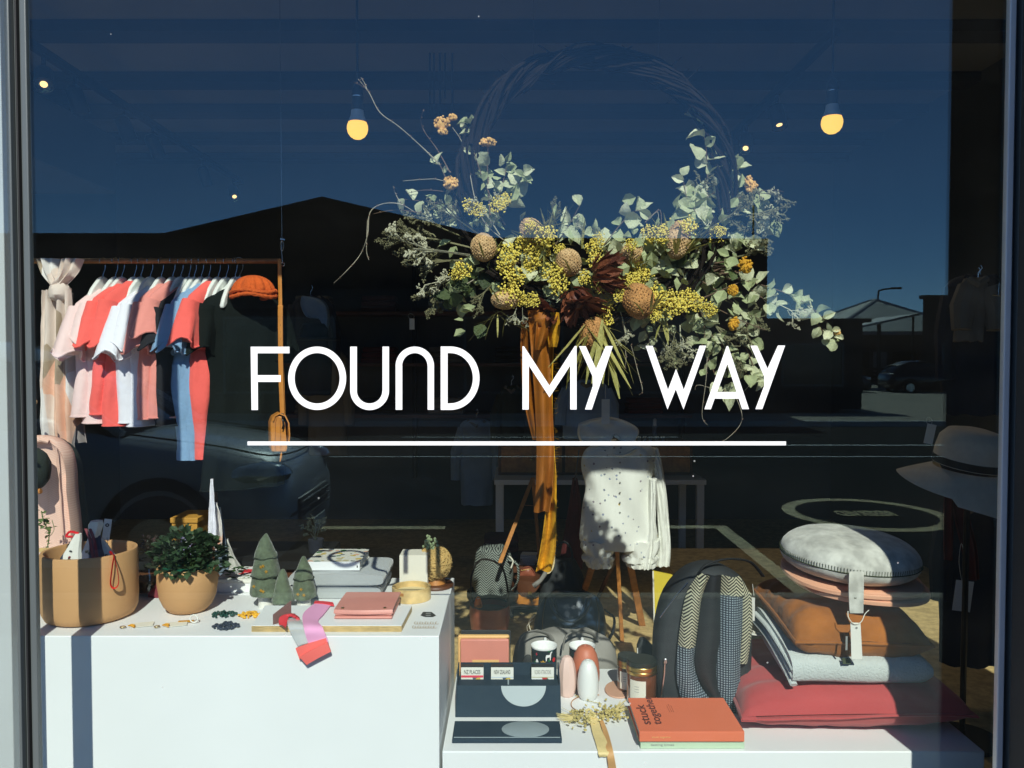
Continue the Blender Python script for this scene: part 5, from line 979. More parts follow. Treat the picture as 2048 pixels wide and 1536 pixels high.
def garment(hx, a, kind, m, L, half, lab, seed, sl=.13, thick=.03, puff=1.0):
    o, U, N_ = frame(hx, a); q = o + V((0, 0, -.086 - .026 * ((seed * 3) % 4) / 3 + .006)); rr = random.Random(seed); ph = rr.uniform(0, 6); t = thing('garment' if kind != 'jumpsuit' else 'jumpsuit', lab, 'garment' if kind != 'jumpsuit' else 'jumpsuit', q, 'garments hanging on the wooden rail'); n = 36
    def ring(z, A, B, off=0, amp=.1, k=7):
        out = []
        for j in range(n):
            b = 2 * pi * j / n; x = A * math.copysign(abs(cos(b)) ** .8, cos(b)); y = B * sin(b) * (1 + amp * sin(k * b + ph + z * 9) + amp * .7 * sin(3 * b - ph + z * 21)); p = q + U * (x + off) + N_ * y + V((0, 0, z)); out.append(p + N_ * (.006 * noise.noise(V((x * 22 + seed, z * 14, 1)))) * min(1, -z * 10 + .1))
        return out
    rg = []; top = [(0.012, .030, .016), (0.002, .045, .022), (-.014, half * .5, .026), (-.04, half * .78, .03), (-.075, half * .95, .034), (-.115, half * .90, .04)]
    for z, A, B in top: rg.append(ring(z, A, B * thick / .03, 0, .04))
    if kind == 'jumpsuit':
        w0 = -L * .36
        for k in range(1, 8): f = k / 7; rg.append(ring(lerp(-.115, w0, f), half * lerp(.9, .62, f), .045 * (1 - .35 * f), 0, .12 * f, 9))
        for k in range(1, 5): f = k / 4; rg.append(ring(w0 - .012 * k, half * lerp(.66, .74, f), .04, 0, .16, 9))
        obj('bodice', MB().loft(rg), m, t, sm=70); w1 = w0 - .045
        obj('waist_tie', MB().tube(ring(w0 - .004, half * .67, .036, 0, .1, 9) + ring(w0 - .004, half * .67, .036, 0, .1, 9)[:1], .006, 6), m, t)
        for s in (-1, 1):
            lg = []
            for k in range(16): f = k / 15; lg.append(ring(lerp(w1, -L, f), half * lerp(.40, .30, f ** .7), lerp(.04, .028, f), s * half * lerp(.34, .36, f) + .008 * sin(5 * f + ph), .14, 4))
            lo = obj('trouser_leg', MB().loft(lg), m, t, sm=70); obj('turn_up', MB().loft([ring(z, half * .315, .031, s * half * .36 + .008 * sin(5 + ph), .1, 4) for z in (-L + .03, -L - .003)], (False, False)), m, lo, sm=60)
    else:
        for k in range(1, 18):
            f = k / 17; z = lerp(-.115, -L, f); rg.append(ring(z, half * (lerp(.86, .80, min(1, f * 3)) + (.10 if kind == 'dress' else .05) * f * f), lerp(.042, .05, f) * puff, .006 * sin(f * 4 + ph), .05 + .16 * f, 5 if kind == 'shirt' else 8))
        obj('body', MB().loft(rg), m, t, sm=70); obj('hem', MB().tube(rg[-1] + rg[-1][:1], .0028, 5), m, t)
        obj('tie', MB().tube(curve_pts([rg[8][27], rg[8][27] - N_ * .012 + V((0, 0, -.02)), rg[10][26] - N_ * .012, rg[12][26] - N_ * .006]), .004, 6, .5), m, t)
    so2 = .16 + .18 * rr.random(); sl = sl * (.82 + .4 * rr.random())
    for s in ((-1, 1) if sl else ()):
        sg = []; c0 = q + U * (s * half * .72) + V((0, 0, -.062)); d = (U * (s * so2) + V((0, 0, -.85)) - N_ * 0).normalized(); e1 = d.cross(N_).normalized()
        for k in range(9):
            f = k / 8; cc_ = c0 + d * (sl * f) + V((0, 0, -.012 * f * f)); w_ = lerp(.036, .048, f ** .8); h_ = lerp(.026, .038, f) * (1 + .15 * puff * (f > .3)); sg.append([cc_ + e1 * (w_ * cos(b) * (1 + .10 * f * sin(2 * b + ph))) + N_ * (h_ * sin(b) * (1 + .22 * f * sin(5 * b + ph))) + d * (.016 * f * sin(3 * b + ph) + .010 * f * cos(b)) for b in [2 * pi * j / 22 for j in range(22)]])
        inner = [[cc_ + (p - cc_) * .8 - d * .012 for p in sg[-1]] for cc_ in [sum(sg[-1], V()) / 22]]; so_ = obj('sleeve', MB().loft(sg + inner), m, t, sm=70); obj('cuff', MB().tube(sg[-1] + sg[-1][:1], .003, 5), m, so_)
    return t
hk_px = [205, 230, 243, 268, 281, 300, 322, 345, 361, 377, 388, 402, 417, 436, 452, 470]
names = ['first', 'second', 'third', 'fourth', 'fifth', 'sixth', 'seventh', 'eighth', 'ninth', 'tenth', 'eleventh', 'twelfth', 'thirteenth', 'fourteenth', 'fifteenth', 'sixteenth']
for i, h_ in enumerate(hk_px): hanger(h_, .26 + .05 * ((i * 7) % 3 - 1), f'white hanger with a steel hook, {names[i]} from the scarf along the rail')
GM = [(205, .24, 'shirt', 'cloth_blush', .40, .145, 'pale blush short-sleeved top nearest the scarf'), (230, .30, 'shirt', 'cloth_blush', .43, .145, 'pale blush short-sleeved top touching the coral one'), (243, .26, 'shirt', 'cloth_coral', .41, .15, 'coral short-sleeved top next to the blush tops'), (268, .30, 'shirt', 'cloth_coral', .455, .15, 'longer coral top beside the white ones'), (290, .26, 'shirt', 'cloth_white', .42, .15, 'white short-sleeved top next to the coral ones'), (308, .30, 'shirt', 'cloth_white', .44, .145, 'white short-sleeved top next to the salmon one'), (330, .26, 'shirt', 'cloth_salmon', .425, .145, 'salmon pink top beside the black one'), (350, .30, 'shirt', 'cloth_salmon', .43, .14, 'salmon pink top half hidden behind the black one'), (362, .27, 'shirt', 'cloth_black', .43, .14, 'black top between the salmon and blue garments'),
      (392, .30, 'jumpsuit', 'cloth_blue', .55, .14, 'blue jumpsuit beside the black top'), (404, .34, 'jumpsuit', 'cloth_blue', .56, .13, 'blue jumpsuit touching the coral one'), (425, .34, 'jumpsuit', 'cloth_coral', .565, .135, 'long coral jumpsuit with turned-up legs'), (452, .30, 'shirt', 'cloth_grey', .14, .045, 'pale grey top showing beside the rust beanie')]
for k, g_ in enumerate(GM): garment(*g_, seed=k + 1, sl=.125 if k < 9 else .115 if k < 12 else 0)
garment(486, .92, 'dress', 'cloth_green_black', .66, .155, 'large black dress at the right end of the rail', 31, sl=.14, puff=.8)
hanger(478, .92, 'white hanger under the rust scarf and the black dress')
# rust knitted scarf over the last hanger, shaped as a ribbed dome
c = P(507, 574, 1.0); t = thing('rust_scarf', 'rust orange knitted scarf bunched over the neck of the black dress', 'beanie', c); mb = MB(); rg = []
for i in range(17):
    f = i / 16; z = .058 * sin(f * pi / 2); k = cos(f * pi / 2 * .98); rg.append([c + V((.068 * k * cos(a) * (1 + .06 * cos(14 * a)), .055 * k * sin(a) * (1 + .06 * cos(14 * a)), z - .02)) for a in [2 * pi * j / 84 for j in range(84)]])
obj('crown', mb.loft(rg), 'rust_knit', t, sm=60); R.seed(2)
for k in range(2): obj('knit_fold', MB().tube([c + V((.070 * cos(a) , .058 * sin(a), -.03 + .013 * k + .004 * sin(3 * a + k))) for a in [2 * pi * j / 40 for j in range(41)]], [.0065 + .0015 * sin(j * 2.4) for j in range(41)], 8), 'rust_knit', t)

# scarf knotted over the rail
t = thing('printed_scarf', 'long sheer scarf in beige and grey knotted over the left end of the rail', 'scarf', V((P(120, 522, YR).x, YR, zr_)))
def hang(cols, y, m, nm, th=.002, amp=.014, k=6, ph=0):
    A_ = curve_pts([P(a, z, y) for a, b, z in cols], k); B_ = curve_pts([P(b, b_z, y) for a, b, b_z in cols], k); g = []
    for i, (l, r_) in enumerate(zip(A_, B_)): g.append([lerp(l, r_, s) + V((0, amp * sin(s * 11 + ph + i * .06) + .006 * noise.noise(V((s * 4, i * .3, ph))), 0)) for s in [j / 14 for j in range(15)]])
    return obj(nm, MB().sheet(g, th), m, t, sm=70)
hang([(84, 120, 580), (80, 122, 640), (78, 124, 720), (76, 120, 800), (78, 122, 870), (82, 118, 905)], .98, 'scarf_print', 'tail', ph=0); hang([(112, 140, 580), (112, 144, 660), (110, 146, 760), (116, 146, 860), (128, 146, 900), (146, 160, 948)], .96, 'scarf_print', 'tail', ph=2); hang([(126, 142, 585), (130, 150, 680), (136, 152, 780), (140, 168, 850), (148, 176, 885)], 1.0, 'scarf_print', 'tail', ph=4)
for x0_, x1_, s in ((72, 118, 1), (122, 166, -1)):
    A_ = [P(x0_, 520, .99), P(lerp(x0_, 110, .35), 548, .985), P(104, 572, .985), P(108, 586, .985)]; B_ = [P(x1_, 518, 1.0), P(lerp(x1_, 132, .35), 548, .985), P(134, 572, .98), P(132, 586, .98)]; g = []
    for i, (l, r_) in enumerate(zip(curve_pts(A_), curve_pts(B_))): g.append([lerp(l, r_, q / 12) + V((0, -.03 * sin(pi * q / 12) + .008 * sin(q * 1.7 + i * .2), 0)) for q in range(13)])
    obj('bow', MB().sheet(g, .003), 'scarf_print', t, sm=70)
obj('knot', MB().ell(P(119, 584, .965), (.034, .03, .03), None, 16, 10, .25, 4), 'scarf_print', t)

# crossbody bag
t = thing('crossbody_bag', 'small cognac leather crossbody bag hanging by its long strap from the rail end', 'bag', P(562, 905, 1.0))
def band(l, y, w_, m, nm, th=.003):
    return obj(nm, MB().sheet([[P(x, z, y) + V((-w_ / 2, 0, 0)), P(x, z, y) + V((0, -.002, 0)), P(x, z, y) + V((w_ / 2, 0, 0))] for x, z in l], th), m, t)
YS = 1.02; band([(559, 518), (560, 560), (561, 620)], YS, S(7, YS), 'leather_cognac', 'strap'); band([(561, 612), (561, 650), (562, 760), (565, 832)], YS - .006, S(8.5, YS), 'leather_cognac', 'strap'); band([(561, 618), (562, 720), (566, 830)], YS + .008, S(10, YS), 'leather_cognac', 'strap')
obj('strap_loop', MB().box(P(561, 614, YS - .004), (S(10, YS), .008, .012)), 'leather_cognac', t, bev=.002); obj('strap_loop', MB().box(P(561, 632, YS - .004), (S(10, YS), .009, .006)), 'leather_cognac', t, bev=.002)
for k in range(5): obj('strap_hole', MB().ell(P(561, 650 + k * 14, YS - .009), (.0012, .001, .0016), None, 6, 4), 'print_black', t)
cb = P(563, 866, YS); w2, h2, d2 = S(15, YS), S(36, YS), .075; M = rotz(-.9) @ ry(.0)
prof = [(-w2 * 1.1, -h2), (w2 * .8, -h2), (w2 * 1.0, -h2 * .8), (w2 * .95, h2 * .6), (w2 * .6, h2 * .95), (0, h2 * 1.05), (-w2 * .6, h2 * .95), (-w2 * 1.0, h2 * .6), (-w2 * 1.2, -h2 * .8)]
obj('body', MB().prism([cb + V((x + .004 * (z / h2) * -1, -.03, z)) for x, z in prof], (-.03, .075, 0)), 'leather_cognac', t, bev=.004, seg=3, sm=40)
obj('flap', MB().sheet([[cb + V((x * 1.1 + .004 + dx, -.034 + dy, z)) for dx, dy in ((0, -.002), (-.012, .03), (-.028, .074))] for x, z in ((-w2 * .75, h2 * .7), (-w2 * .55, h2 * .98), (0, h2 * 1.12), (w2 * .7, h2 * 1.0), (w2 * 1.12, h2 * .6), (w2 * 1.2, -h2 * .1), (w2 * 1.1, -h2 * .45))], .004), 'leather_cognac', t)
for k in (-.5, .25): obj('gusset_seam', MB().tube([cb + V((w2 * k, -.0315, -h2 * .9)), cb + V((w2 * k * .9, -.0315, h2 * .6)), cb + V((w2 * k * .5, -.0315, h2 * .9))], .0014, 5), 'wood', t)
obj('clasp', MB().tube(curve_pts([P(566, 828, YS - .012), P(565, 838, YS - .04), P(567, 848, YS - .042), P(565, 858, YS - .04)]), .003, 6), 'black_metal', t); obj('ring', MB().tube([P(563 + 5 * cos(a), 832 + 5 * sin(a), YS - .01) for a in [2 * pi * k / 12 for k in range(13)]], .0014, 5), 'steel', t); obj('tassel', MB().tube([P(563, 905, YS - .03), P(562, 914, YS - .03), P(560, 924, YS - .03)], [.002, .004, .001], 6), 'leather_cognac', t)

# knitted jumper, cardigan and hat at the left edge
def outl(pts, y): return [P(a, b, y) for a, b in pts]
def soft(par, nm, pts, y, th, m, seed=0, k=4, amp=.006):
    q = curve_pts(outl(pts, y) + [outl(pts, y)[0]], k)[:-1]; c = sum(q, V()) / len(q); rg = []
    for dy, s in ((th * .2, .80), (0, .94), (th * .15, .985), (th * .5, 1), (th * .85, .985), (th, .9)): rg.append([V((c.x + (p.x - c.x) * s, y + dy + amp * noise.noise(p * 16 + V((seed, 0, 0))), c.z + (p.z - c.z) * s)) for p in q])
    # finish the front with a fan that keeps ripples
    mb = MB().loft(rg, (False, True)); b = len(mb.v); f0 = list(range(len(q))); ins = []
    prev = f0
    for s in (.6, .35, .12):
        ring = [V((c.x + (p.x - c.x) * s, y + th * .2 - .01 * (1 - s) + amp * 1.6 * noise.noise(V((c.x + (p.x - c.x) * s, 0, c.z + (p.z - c.z) * s)) * 16 + V((seed, 0, 0))), c.z + (p.z - c.z) * s)) for p in q]; st_ = len(mb.v); mb.v += ring; cur = list(range(st_, st_ + len(q)))
        for j in range(len(q)): kx = (j + 1) % len(q); mb.f.append([prev[kx], prev[j], cur[j], cur[kx]])
        prev = cur
    mb.f.append(prev[::-1]); return obj(nm, mb, m, par, sm=70)
t = thing('pink_jumper', 'pale pink knitted jumper hanging at the left frame edge', 'jumper', P(100, 1100, .80)); herring('rib_knit', C(236, 190, 170), C(246, 208, 190), .02, .007, 0, .95, .6)
soft(t, 'body', [(30, 878), (70, 872), (105, 882), (128, 910), (134, 960), (138, 1020), (146, 1090), (140, 1130), (60, 1130), (20, 1000)], .80, .07, 'rib_knit', 3); obj('neckband', MB().tube(outl([(40, 880), (62, 884), (84, 880), (98, 884)], .79), .006, 8), 'knit_pink', t); obj('sleeve_seam', MB().tube(outl([(112, 895), (118, 960), (124, 1040), (130, 1120)], .795), .0025, 5), 'knit_pink', t)
t = thing('green_cardigan', 'dark green cardigan hanging behind the pink jumper', 'cardigan', P(140, 1100, .9)); soft(t, 'body', [(66, 872), (100, 876), (130, 895), (146, 925), (152, 980), (162, 1050), (170, 1110), (150, 1140), (70, 1140), (50, 1000)], .9, .06, 'knit_green', 5); obj('front_band', MB().tube(outl([(128, 896), (142, 940), (150, 1000), (160, 1090)], .89), .005, 6), 'knit_green', t)
t = thing('dark_beret', 'dark soft beret hung in front of the pink jumper at the frame edge', 'beret', P(76, 985, .74)); obj('crown', MB().ell(P(70, 938, .73), (S(28, .73), .05, S(42, .73)), None, 20, 12, .06, 3), 'knit_green', t); obj('button', MB().ell(P(69, 920, .675), (.005, .003, .007), None, 8, 6), 'print_black', t); obj('wood_peg', MB().tube(outl([(62, 985), (82, 982)], .72), S(5.5, .72), 10), 'wood', t)
t = thing('wooden_ball_peg', 'round pale wooden ball beside the scarf at the frame edge', 'wall hook', P(67, 805, .8)); obj('ball', MB().ell(P(67, 804, .8), S(7, .8), None, 14, 10), 'wood_pale', t); obj('peg', MB().tube([P(67, 804, .8), P(50, 806, .84)], S(3, .8), 8), 'wood_pale', t)
# pale and denim cloths below the coral jumpsuit
t = thing('cloth_bundle', 'pale and denim cloths hanging below the coral jumpsuit behind the leafy pot', 'cloths', P(430, 1130, .95))
hang([(422, 426, 958), (418, 430, 1010), (416, 434, 1060), (415, 430, 1076)], .90, 'cloth_white', 'pale_cloth', .003, .004); hang([(428, 434, 1005), (426, 444, 1040), (424, 446, 1080), (430, 440, 1100)], .93, 'scarf_print', 'printed_cloth', .003, .006); hang([(434, 440, 1015), (432, 452, 1070), (430, 456, 1120), (436, 458, 1150)], .97, 'cloth_denim', 'denim_cloth', .004, .008); hang([(448, 456, 1078), (444, 470, 1110), (442, 488, 1140), (440, 490, 1165)], .99, 'cloth_grey', 'pale_cloth', .004, .008)
obj('rail_post', MB().bx(P(413, 0, 1.06).x, P(420, 0, 1.06).x, 1.06, 1.08, FL, P(0, 900, 1.06).z), 'wood_dark', t, sm=0)
# ------------------------------------------------------------ flower wreath
YW = .45; R.seed(42)
leafm('leaf_euc', C(184, 194, 142), C(246, 246, 208), .7); leafm('leaf_olive', C(60, 76, 40), C(96, 112, 62), .5)
mat('twig', C(116, 92, 74), .8, .2, 30); mat('twig_pale', C(170, 160, 140), .8, .2, 30); mat('hoop_vine', (.015, .011, .009), .9, .4, 30, spec=.1)
mat('banksia', C(214, 168, 112), .9, .16, 26, .9, 210, .004, c2=C(226, 190, 140), fine=190); mat('banksia_orange', C(206, 148, 88), .9, .2, 26, .9, 210, .004, fine=190)
leafm('bract', C(150, 146, 70), C(208, 198, 118), .6); leafm('protea_petal', C(92, 42, 28), C(162, 92, 58), .5)
mat('yarrow', C(222, 168, 84), .9, .18, 60, .5, 200, c2=C(236, 190, 120)); mat('yarrow_gold', C(214, 158, 40), .9, .18, 60, .5, 200); mat('wattle', C(236, 204, 56), .9, .2, 60, .3, 300, c2=C(250, 232, 120)); mat('statice', C(190, 186, 158), .85, .2, 40); mat('statice_dark', C(120, 116, 84), .85, .2, 40)
mat('velvet_gold', C(222, 158, 14), .8, .25, 14, .8, 60, .005); mat('velvet_brown', C(160, 92, 14), .6, .2, 10, .4, 60, .003)
cw = P(1190, 374, YW); wr = thing('flower_wreath', 'large hanging hoop wreath of dried banksias, wattle and eucalyptus with long mustard ribbons', 'wreath', cw)
rh = S(258, YW); hp = MB()
for s in range(58):
    ph, k, am = R.uniform(0, 6.28), R.choice((3, 4, 5, 6)), R.uniform(.006, .034); a0_, ln_ = R.uniform(0, 6.28), R.uniform(2.2, 5.2); pts = []
    for j in range(44):
        a = a0_ + ln_ * j / 43; r = rh + am * sin(k * a + ph) + .006 * noise.noise(V((a * 5, s, 0))); pts.append(cw + V((r * cos(a), am * cos(k * a + ph) * 1.1, r * sin(a))))
    hp.tube(pts, R.uniform(.0026, .0058), 5)
for s in range(60):
    a = R.uniform(.3, 2.9); p = cw + V((rh * cos(a), R.uniform(-.02, .02), rh * sin(a))); d = V((cos(a + R.choice((1.2, -1.2))), R.uniform(-.4, .4), sin(a + R.choice((1.2, -1.2))))).normalized(); hp.tube([p, p + d * R.uniform(.03, .08)], .001, 4)
tag(obj('hoop', hp, 'hoop_vine', wr), kind='stuff')
for px in (1067, 1318): obj('wire', MB().tube([P(px, 165, YW), V((P(px, 165, YW).x, YW, CE - .16))], .0007, 4), 'steel', wr)
LE = [leafmesh('eucalyptus_leaf', 'leaf_euc', 4, (-.6, 1.6, .4, 1.2, -.2, 1.9, .8, .1)[k], (.7, -.3, 1.0, .2, -.5, .5, 1.2, .9)[k], (.42, .5, .34, .46, .52, .4, .3, .48)[k], k, .95) for k in range(8)]; LO = [leafmesh('olive_leaf', 'leaf_olive', 3, .5, .2, .48, k + 40, .2) for k in range(2)]
nleaf = [0]
def put_leaf(p, size, d=None, src=None):
    d = d or V((R.gauss(0, 1), R.gauss(-.2, .5), R.gauss(.2, 1))).normalized(); q = d.to_track_quat('Y', 'Z').to_matrix()
    want = V((R.gauss(.1, .6), R.gauss(-1.1, .5), R.gauss(.5, .6))).normalized(); x = d.cross(want)
    if x.length > .1: x.normalize(); z = x.cross(d).normalized(); q = Matrix((x, d, z)).transposed()
    nleaf[0] += 1; return inst(R.choice(src or LE), 'eucalyptus_leaf' if src is None else 'leaf', wr, p, q, size)
def branch(pts, n, s0=20, s1=32, m='twig', r=.0016, src=None, y=YW, yj=.03, spread=1.0, tip=1):
    w_ = [P(a, b, y + R.uniform(-yj, yj) * .5) for a, b in pts]; cv = curve_pts(w_, 6); obj('twig', MB().tube(cv, [lerp(r, r * .45, i / (len(cv) - 1)) for i in range(len(cv))], 5), m, wr)
    for k in range(n):
        f = (k + .7) / n; i = min(len(cv) - 2, int(f * (len(cv) - 1))); p = lerp(cv[i], cv[i + 1], R.random()); dr = (cv[i + 1] - cv[i]).normalized(); sd = dr.cross(V((0, -1, 0))) * (1 if k % 2 else -1); put_leaf(p, S(R.uniform(s0, s1) * 1.06 * (1 - .25 * f), y), (dr * .55 + sd * .9 * spread + V((R.gauss(0, .25), R.gauss(-.15, .35), R.gauss(0, .25)))).normalized(), src)
# eucalyptus, following the sprays in the picture
branch([(1010, 450), (975, 380), (950, 310), (942, 262), (938, 246)], 13, 20, 34); branch([(1000, 440), (1000, 390), (1012, 340), (1010, 318)], 8, 22, 34); branch([(1005, 430), (1030, 380), (1048, 345)], 8, 22, 36)
branch([(990, 450), (930, 420), (870, 405), (802, 398)], 11, 22, 36); branch([(960, 460), (900, 430), (850, 425)], 8, 20, 32); branch([(960, 440), (905, 380), (880, 330), (872, 320)], 7, 16, 26)
branch([(1110, 490), (1135, 455), (1160, 410)], 5, 32, 44); branch([(1200, 500), (1240, 450), (1265, 425), (1285, 420)], 9, 26, 42); branch([(1220, 510), (1190, 475), (1185, 455)], 4, 24, 36)
branch([(1420, 470), (1415, 380), (1414, 320), (1410, 280), (1398, 232)], 11, 28, 46); branch([(1400, 460), (1375, 400), (1365, 350)], 8, 26, 40); branch([(1410, 460), (1440, 400), (1470, 350), (1478, 330)], 9, 24, 38); branch([(1420, 460), (1470, 420), (1510, 395), (1545, 430)], 10, 28, 44); branch([(1400, 440), (1390, 410), (1440, 380)], 8, 26, 40)
branch([(1440, 500), (1500, 480), (1530, 450), (1548, 440)], 6, 28, 44); branch([(1380, 520), (1440, 500), (1480, 480)], 6, 26, 40)
branch([(1480, 560), (1540, 575), (1600, 600), (1650, 640), (1672, 680)], 20, 20, 34); branch([(1490, 570), (1530, 600), (1560, 620)], 6, 22, 34); branch([(1590, 600), (1640, 655), (1668, 690)], 8, 18, 28)
branch([(1400, 560), (1460, 600), (1490, 640), (1500, 690)], 9, 24, 38); branch([(1380, 600), (1430, 680), (1480, 740), (1515, 760)], 15, 22, 36); branch([(1360, 620), (1400, 680), (1440, 770), (1462, 790)], 12, 22, 38); branch([(1340, 560), (1400, 620), (1410, 690)], 9, 26, 40); branch([(1300, 540), (1370, 540), (1420, 560)], 9, 28, 42); branch([(1490, 690), (1510, 740), (1520, 765)], 9, 18, 28)
branch([(1230, 520), (1300, 490), (1330, 500)], 7, 30, 44); branch([(1130, 540), (1180, 580), (1220, 590)], 8, 28, 42); branch([(1040, 520), (1080, 560), (1120, 590)], 9, 24, 40); branch([(1060, 500), (1030, 560), (1000, 590)], 6, 22, 34); branch([(1240, 620), (1290, 660), (1300, 700)], 7, 18, 30)
branch([(980, 540), (930, 570), (900, 590), (890, 600)], 9, 24, 36, src=LO, m='twig_pale'); branch([(960, 520), (930, 540), (950, 560)], 5, 22, 30, src=LO)
# bare twigs
for pts, r_ in (([(880, 330), (850, 300), (800, 255), (760, 225), (738, 185), (716, 158)], .0017), ([(738, 185), (724, 172), (708, 165)], .001), ([(735, 182), (730, 168), (722, 155)], .001), ([(900, 345), (875, 300), (850, 265), (842, 240), (846, 222)], .0017), ([(830, 425), (800, 408), (765, 408), (740, 425), (735, 470), (720, 510), (690, 545), (668, 566)], .0015), ([(735, 440), (733, 500), (738, 520)], .001), ([(840, 425), (790, 420), (745, 428)], .0012), ([(800, 405), (790, 385), (786, 372)], .0012), ([(915, 370), (880, 360), (860, 358), (806, 362)], .0013), ([(905, 385), (850, 380), (810, 388)], .0013), ([(1430, 440), (1460, 380), (1475, 330)], .0013), ([(1440, 420), (1490, 390), (1540, 380), (1568, 384)], .001), ([(1350, 620), (1420, 590), (1490, 560)], .0022), ([(1400, 600), (1480, 640), (1530, 660)], .0016),
                ([(1460, 770), (1482, 820), (1480, 850), (1450, 880), (1430, 884)], .0009), ([(1415, 700), (1412, 760), (1404, 830), (1415, 850)], .0009), ([(1262, 690), (1275, 740), (1285, 780), (1278, 790)], .0012), ([(1250, 690), (1252, 720), (1248, 745)], .001), ([(1190, 545), (1290, 560), (1340, 545)], .0018), ([(1020, 490), (960, 430), (930, 300), (905, 255)], .0017), ([(980, 430), (975, 340), (976, 295)], .002), ([(1296, 440), (1316, 425), (1314, 470)], .0012), ([(1290, 445), (1320, 420), (1322, 470)], .0012), ([(1500, 770), (1470, 790), (1400, 770), (1390, 780)], .0009)):
    cv = curve_pts([P(a, b, YW + R.uniform(-.04, .02)) for a, b in pts], 5); o = obj('twig', MB().tube(cv, [lerp(r_, r_ * .5, i / (len(cv) - 1)) for i in range(len(cv))], 5), 'twig_pale' if R.random() < .5 else 'twig', wr); bd = MB()
    for k in range(0, len(cv), 4): bd.ell(cv[k] + V((.0015, -.001, .001)), (.0016, .0014, .0028), ry(R.uniform(-1, 1)), 5, 4)
    tag(obj('bud', bd, 'twig', o), kind='stuff')
# banksias
BL = [leafmesh('bract_leaf', 'bract', 4, R.uniform(-.2, .9), .1, .036, k + 60, .02) for k in range(3)]
def banksia(px, py, rx_, rz_, y, ang=0, m='banksia', nb=7, bl=46, droop=0):
    c = P(px, py, y); M = ry(ang); a, b = S(rx_ * .88, y), S(rz_ * .9, y); mb = MB(); rg = []
    NI, NJ = 26, 44
    for i in range(NI + 1):
        ph = -pi / 2 + pi * (.002 + .996 * i / NI); ring = []
        for j in range(NJ):
            q = 2 * pi * (j + .5 * (i % 2)) / NJ; d = V((cos(ph) * cos(q), cos(ph) * sin(q), sin(ph))); k = 1 + (.075 if (i + j) % 2 else -.03) + .09 * noise.noise(d * 2.5 + c * 30); ring.append(c + M @ V((d.x * a * k, d.y * a * k, d.z * b * k)))
        rg.append(ring)
    o = obj('banksia_flower', mb.loft(rg), m, wr, sm=25); bm = MB()
    for k in range(330):
        u = 1 - 2 * (k + .5) / 330; q = k * 2.39996; w_ = math.sqrt(1 - u * u); d = V((w_ * cos(q), w_ * sin(q), u))
        if d.y < .45: bm.ell(c + M @ V((d.x * a * 1.03, d.y * a * 1.03, d.z * b * 1.03)), S(R.uniform(1.3, 2.3), y), None, 5, 3)
    tag(obj('floret', bm, m, o), kind='stuff')
    for k in range(nb):
        q = R.uniform(0, 6.28); base = c + M @ V((a * .7 * cos(q), a * .7 * sin(q), -b * .85)); d = M @ V((cos(q) * .75, sin(q) * .75 - .15, R.uniform(.3, 1.1))); d = d if not droop else V((R.gauss(.05, .42), R.uniform(-.5, .2), -1)); d.normalize()
        inst(R.choice(BL), 'bract', o, base if not droop else c + V((R.uniform(-a, a), R.uniform(-a, 0), R.uniform(-b * .2, b))), d.to_track_quat('Y', 'Z').to_matrix(), S(R.uniform(.7, 1.15) * bl, y))
banksia(967, 495, 27, 29, .40, -.2); banksia(1066, 466, 25, 34, .44, -.6, nb=12, bl=70); banksia(1137, 525, 27, 29, .39, -.3, nb=9, bl=60); banksia(1265, 508, 24, 22, .43, .4); banksia(1356, 480, 27, 40, .40, .1, 'banksia', 14, 78); banksia(1278, 602, 34, 38, .38, -.45, 'banksia_orange', 9, 60); banksia(1010, 600, 30, 19, .41, 0, 'banksia', 6, 60); banksia(1187, 668, 30, 36, .40, .1, 'banksia_orange', 34, 120, 1)
banksia(1225, 520, 16, 26, .47, .6, 'banksia_orange', 4)
# proteas
PL = [leafmesh('petal_blade', 'protea_petal', 4, R.uniform(-.5, .3), .7, .19, k + 80, .05) for k in range(3)]
def protea(px, py, ax, y, n, ln_, op, nm='protea_flower'):
    c = P(px, py, y); ax = V(ax).normalized(); o = obj(nm, MB().ell(c, S(9, y), None, 10, 8), 'protea_petal', wr); A = aim(ax)
    for k in range(n):
        q = 2 * pi * k / n + R.uniform(-.2, .2); sp = op * R.uniform(.55, 1.1); d = A @ V((sin(sp) * cos(q), sin(sp) * sin(q), cos(sp))); base = c + A @ V((S(9, y) * cos(q), S(9, y) * sin(q), 0)); inst(R.choice(PL), 'petal', o, base, d.to_track_quat('Y', 'Z').to_matrix(), S(ln_ * R.uniform(.7, 1.1), y))
def protea_bud(px, py, ax, y, ln_, rd):
    c = P(px, py, y); ax = V(ax).normalized(); A = aim(ax); L_, r_ = S(ln_, y), S(rd, y); o = obj('protea_flower', MB().ell(c, (r_ * .8, r_ * .8, L_ * .42), A, 14, 10), 'protea_petal', wr)
    for f, n_, sp, pl_ in ((-.42, 9, .75, .5), (-.25, 12, .35, .62), (-.05, 12, .18, .6), (.12, 10, .05, .5)):
        rr_ = r_ * math.sqrt(max(.1, 1 - (f * 1.9) ** 2))
        for k in range(n_):
            q = 2 * pi * k / n_ + R.uniform(-.2, .2); rd_ = A @ V((cos(q), sin(q), 0)); d = ax * cos(sp) + rd_ * sin(sp); z = rd_; x = d.cross(z).normalized(); z = x.cross(d).normalized(); inst(R.choice(PL), 'petal', o, c + ax * (L_ * f) + rd_ * rr_ * .92, Matrix((x, d, z)).transposed(), L_ * pl_ * R.uniform(.85, 1.1))
protea_bud(1213, 547, (1, -.2, .08), .39, 66, 24); protea_bud(1152, 600, (.4, -.5, -1), .39, 50, 22);
protea(1160, 606, (.3, -.5, -1), .38, 34, 50, .9); protea(1100, 625, (-.6, -.4, -.5), .41, 26, 40, .9)
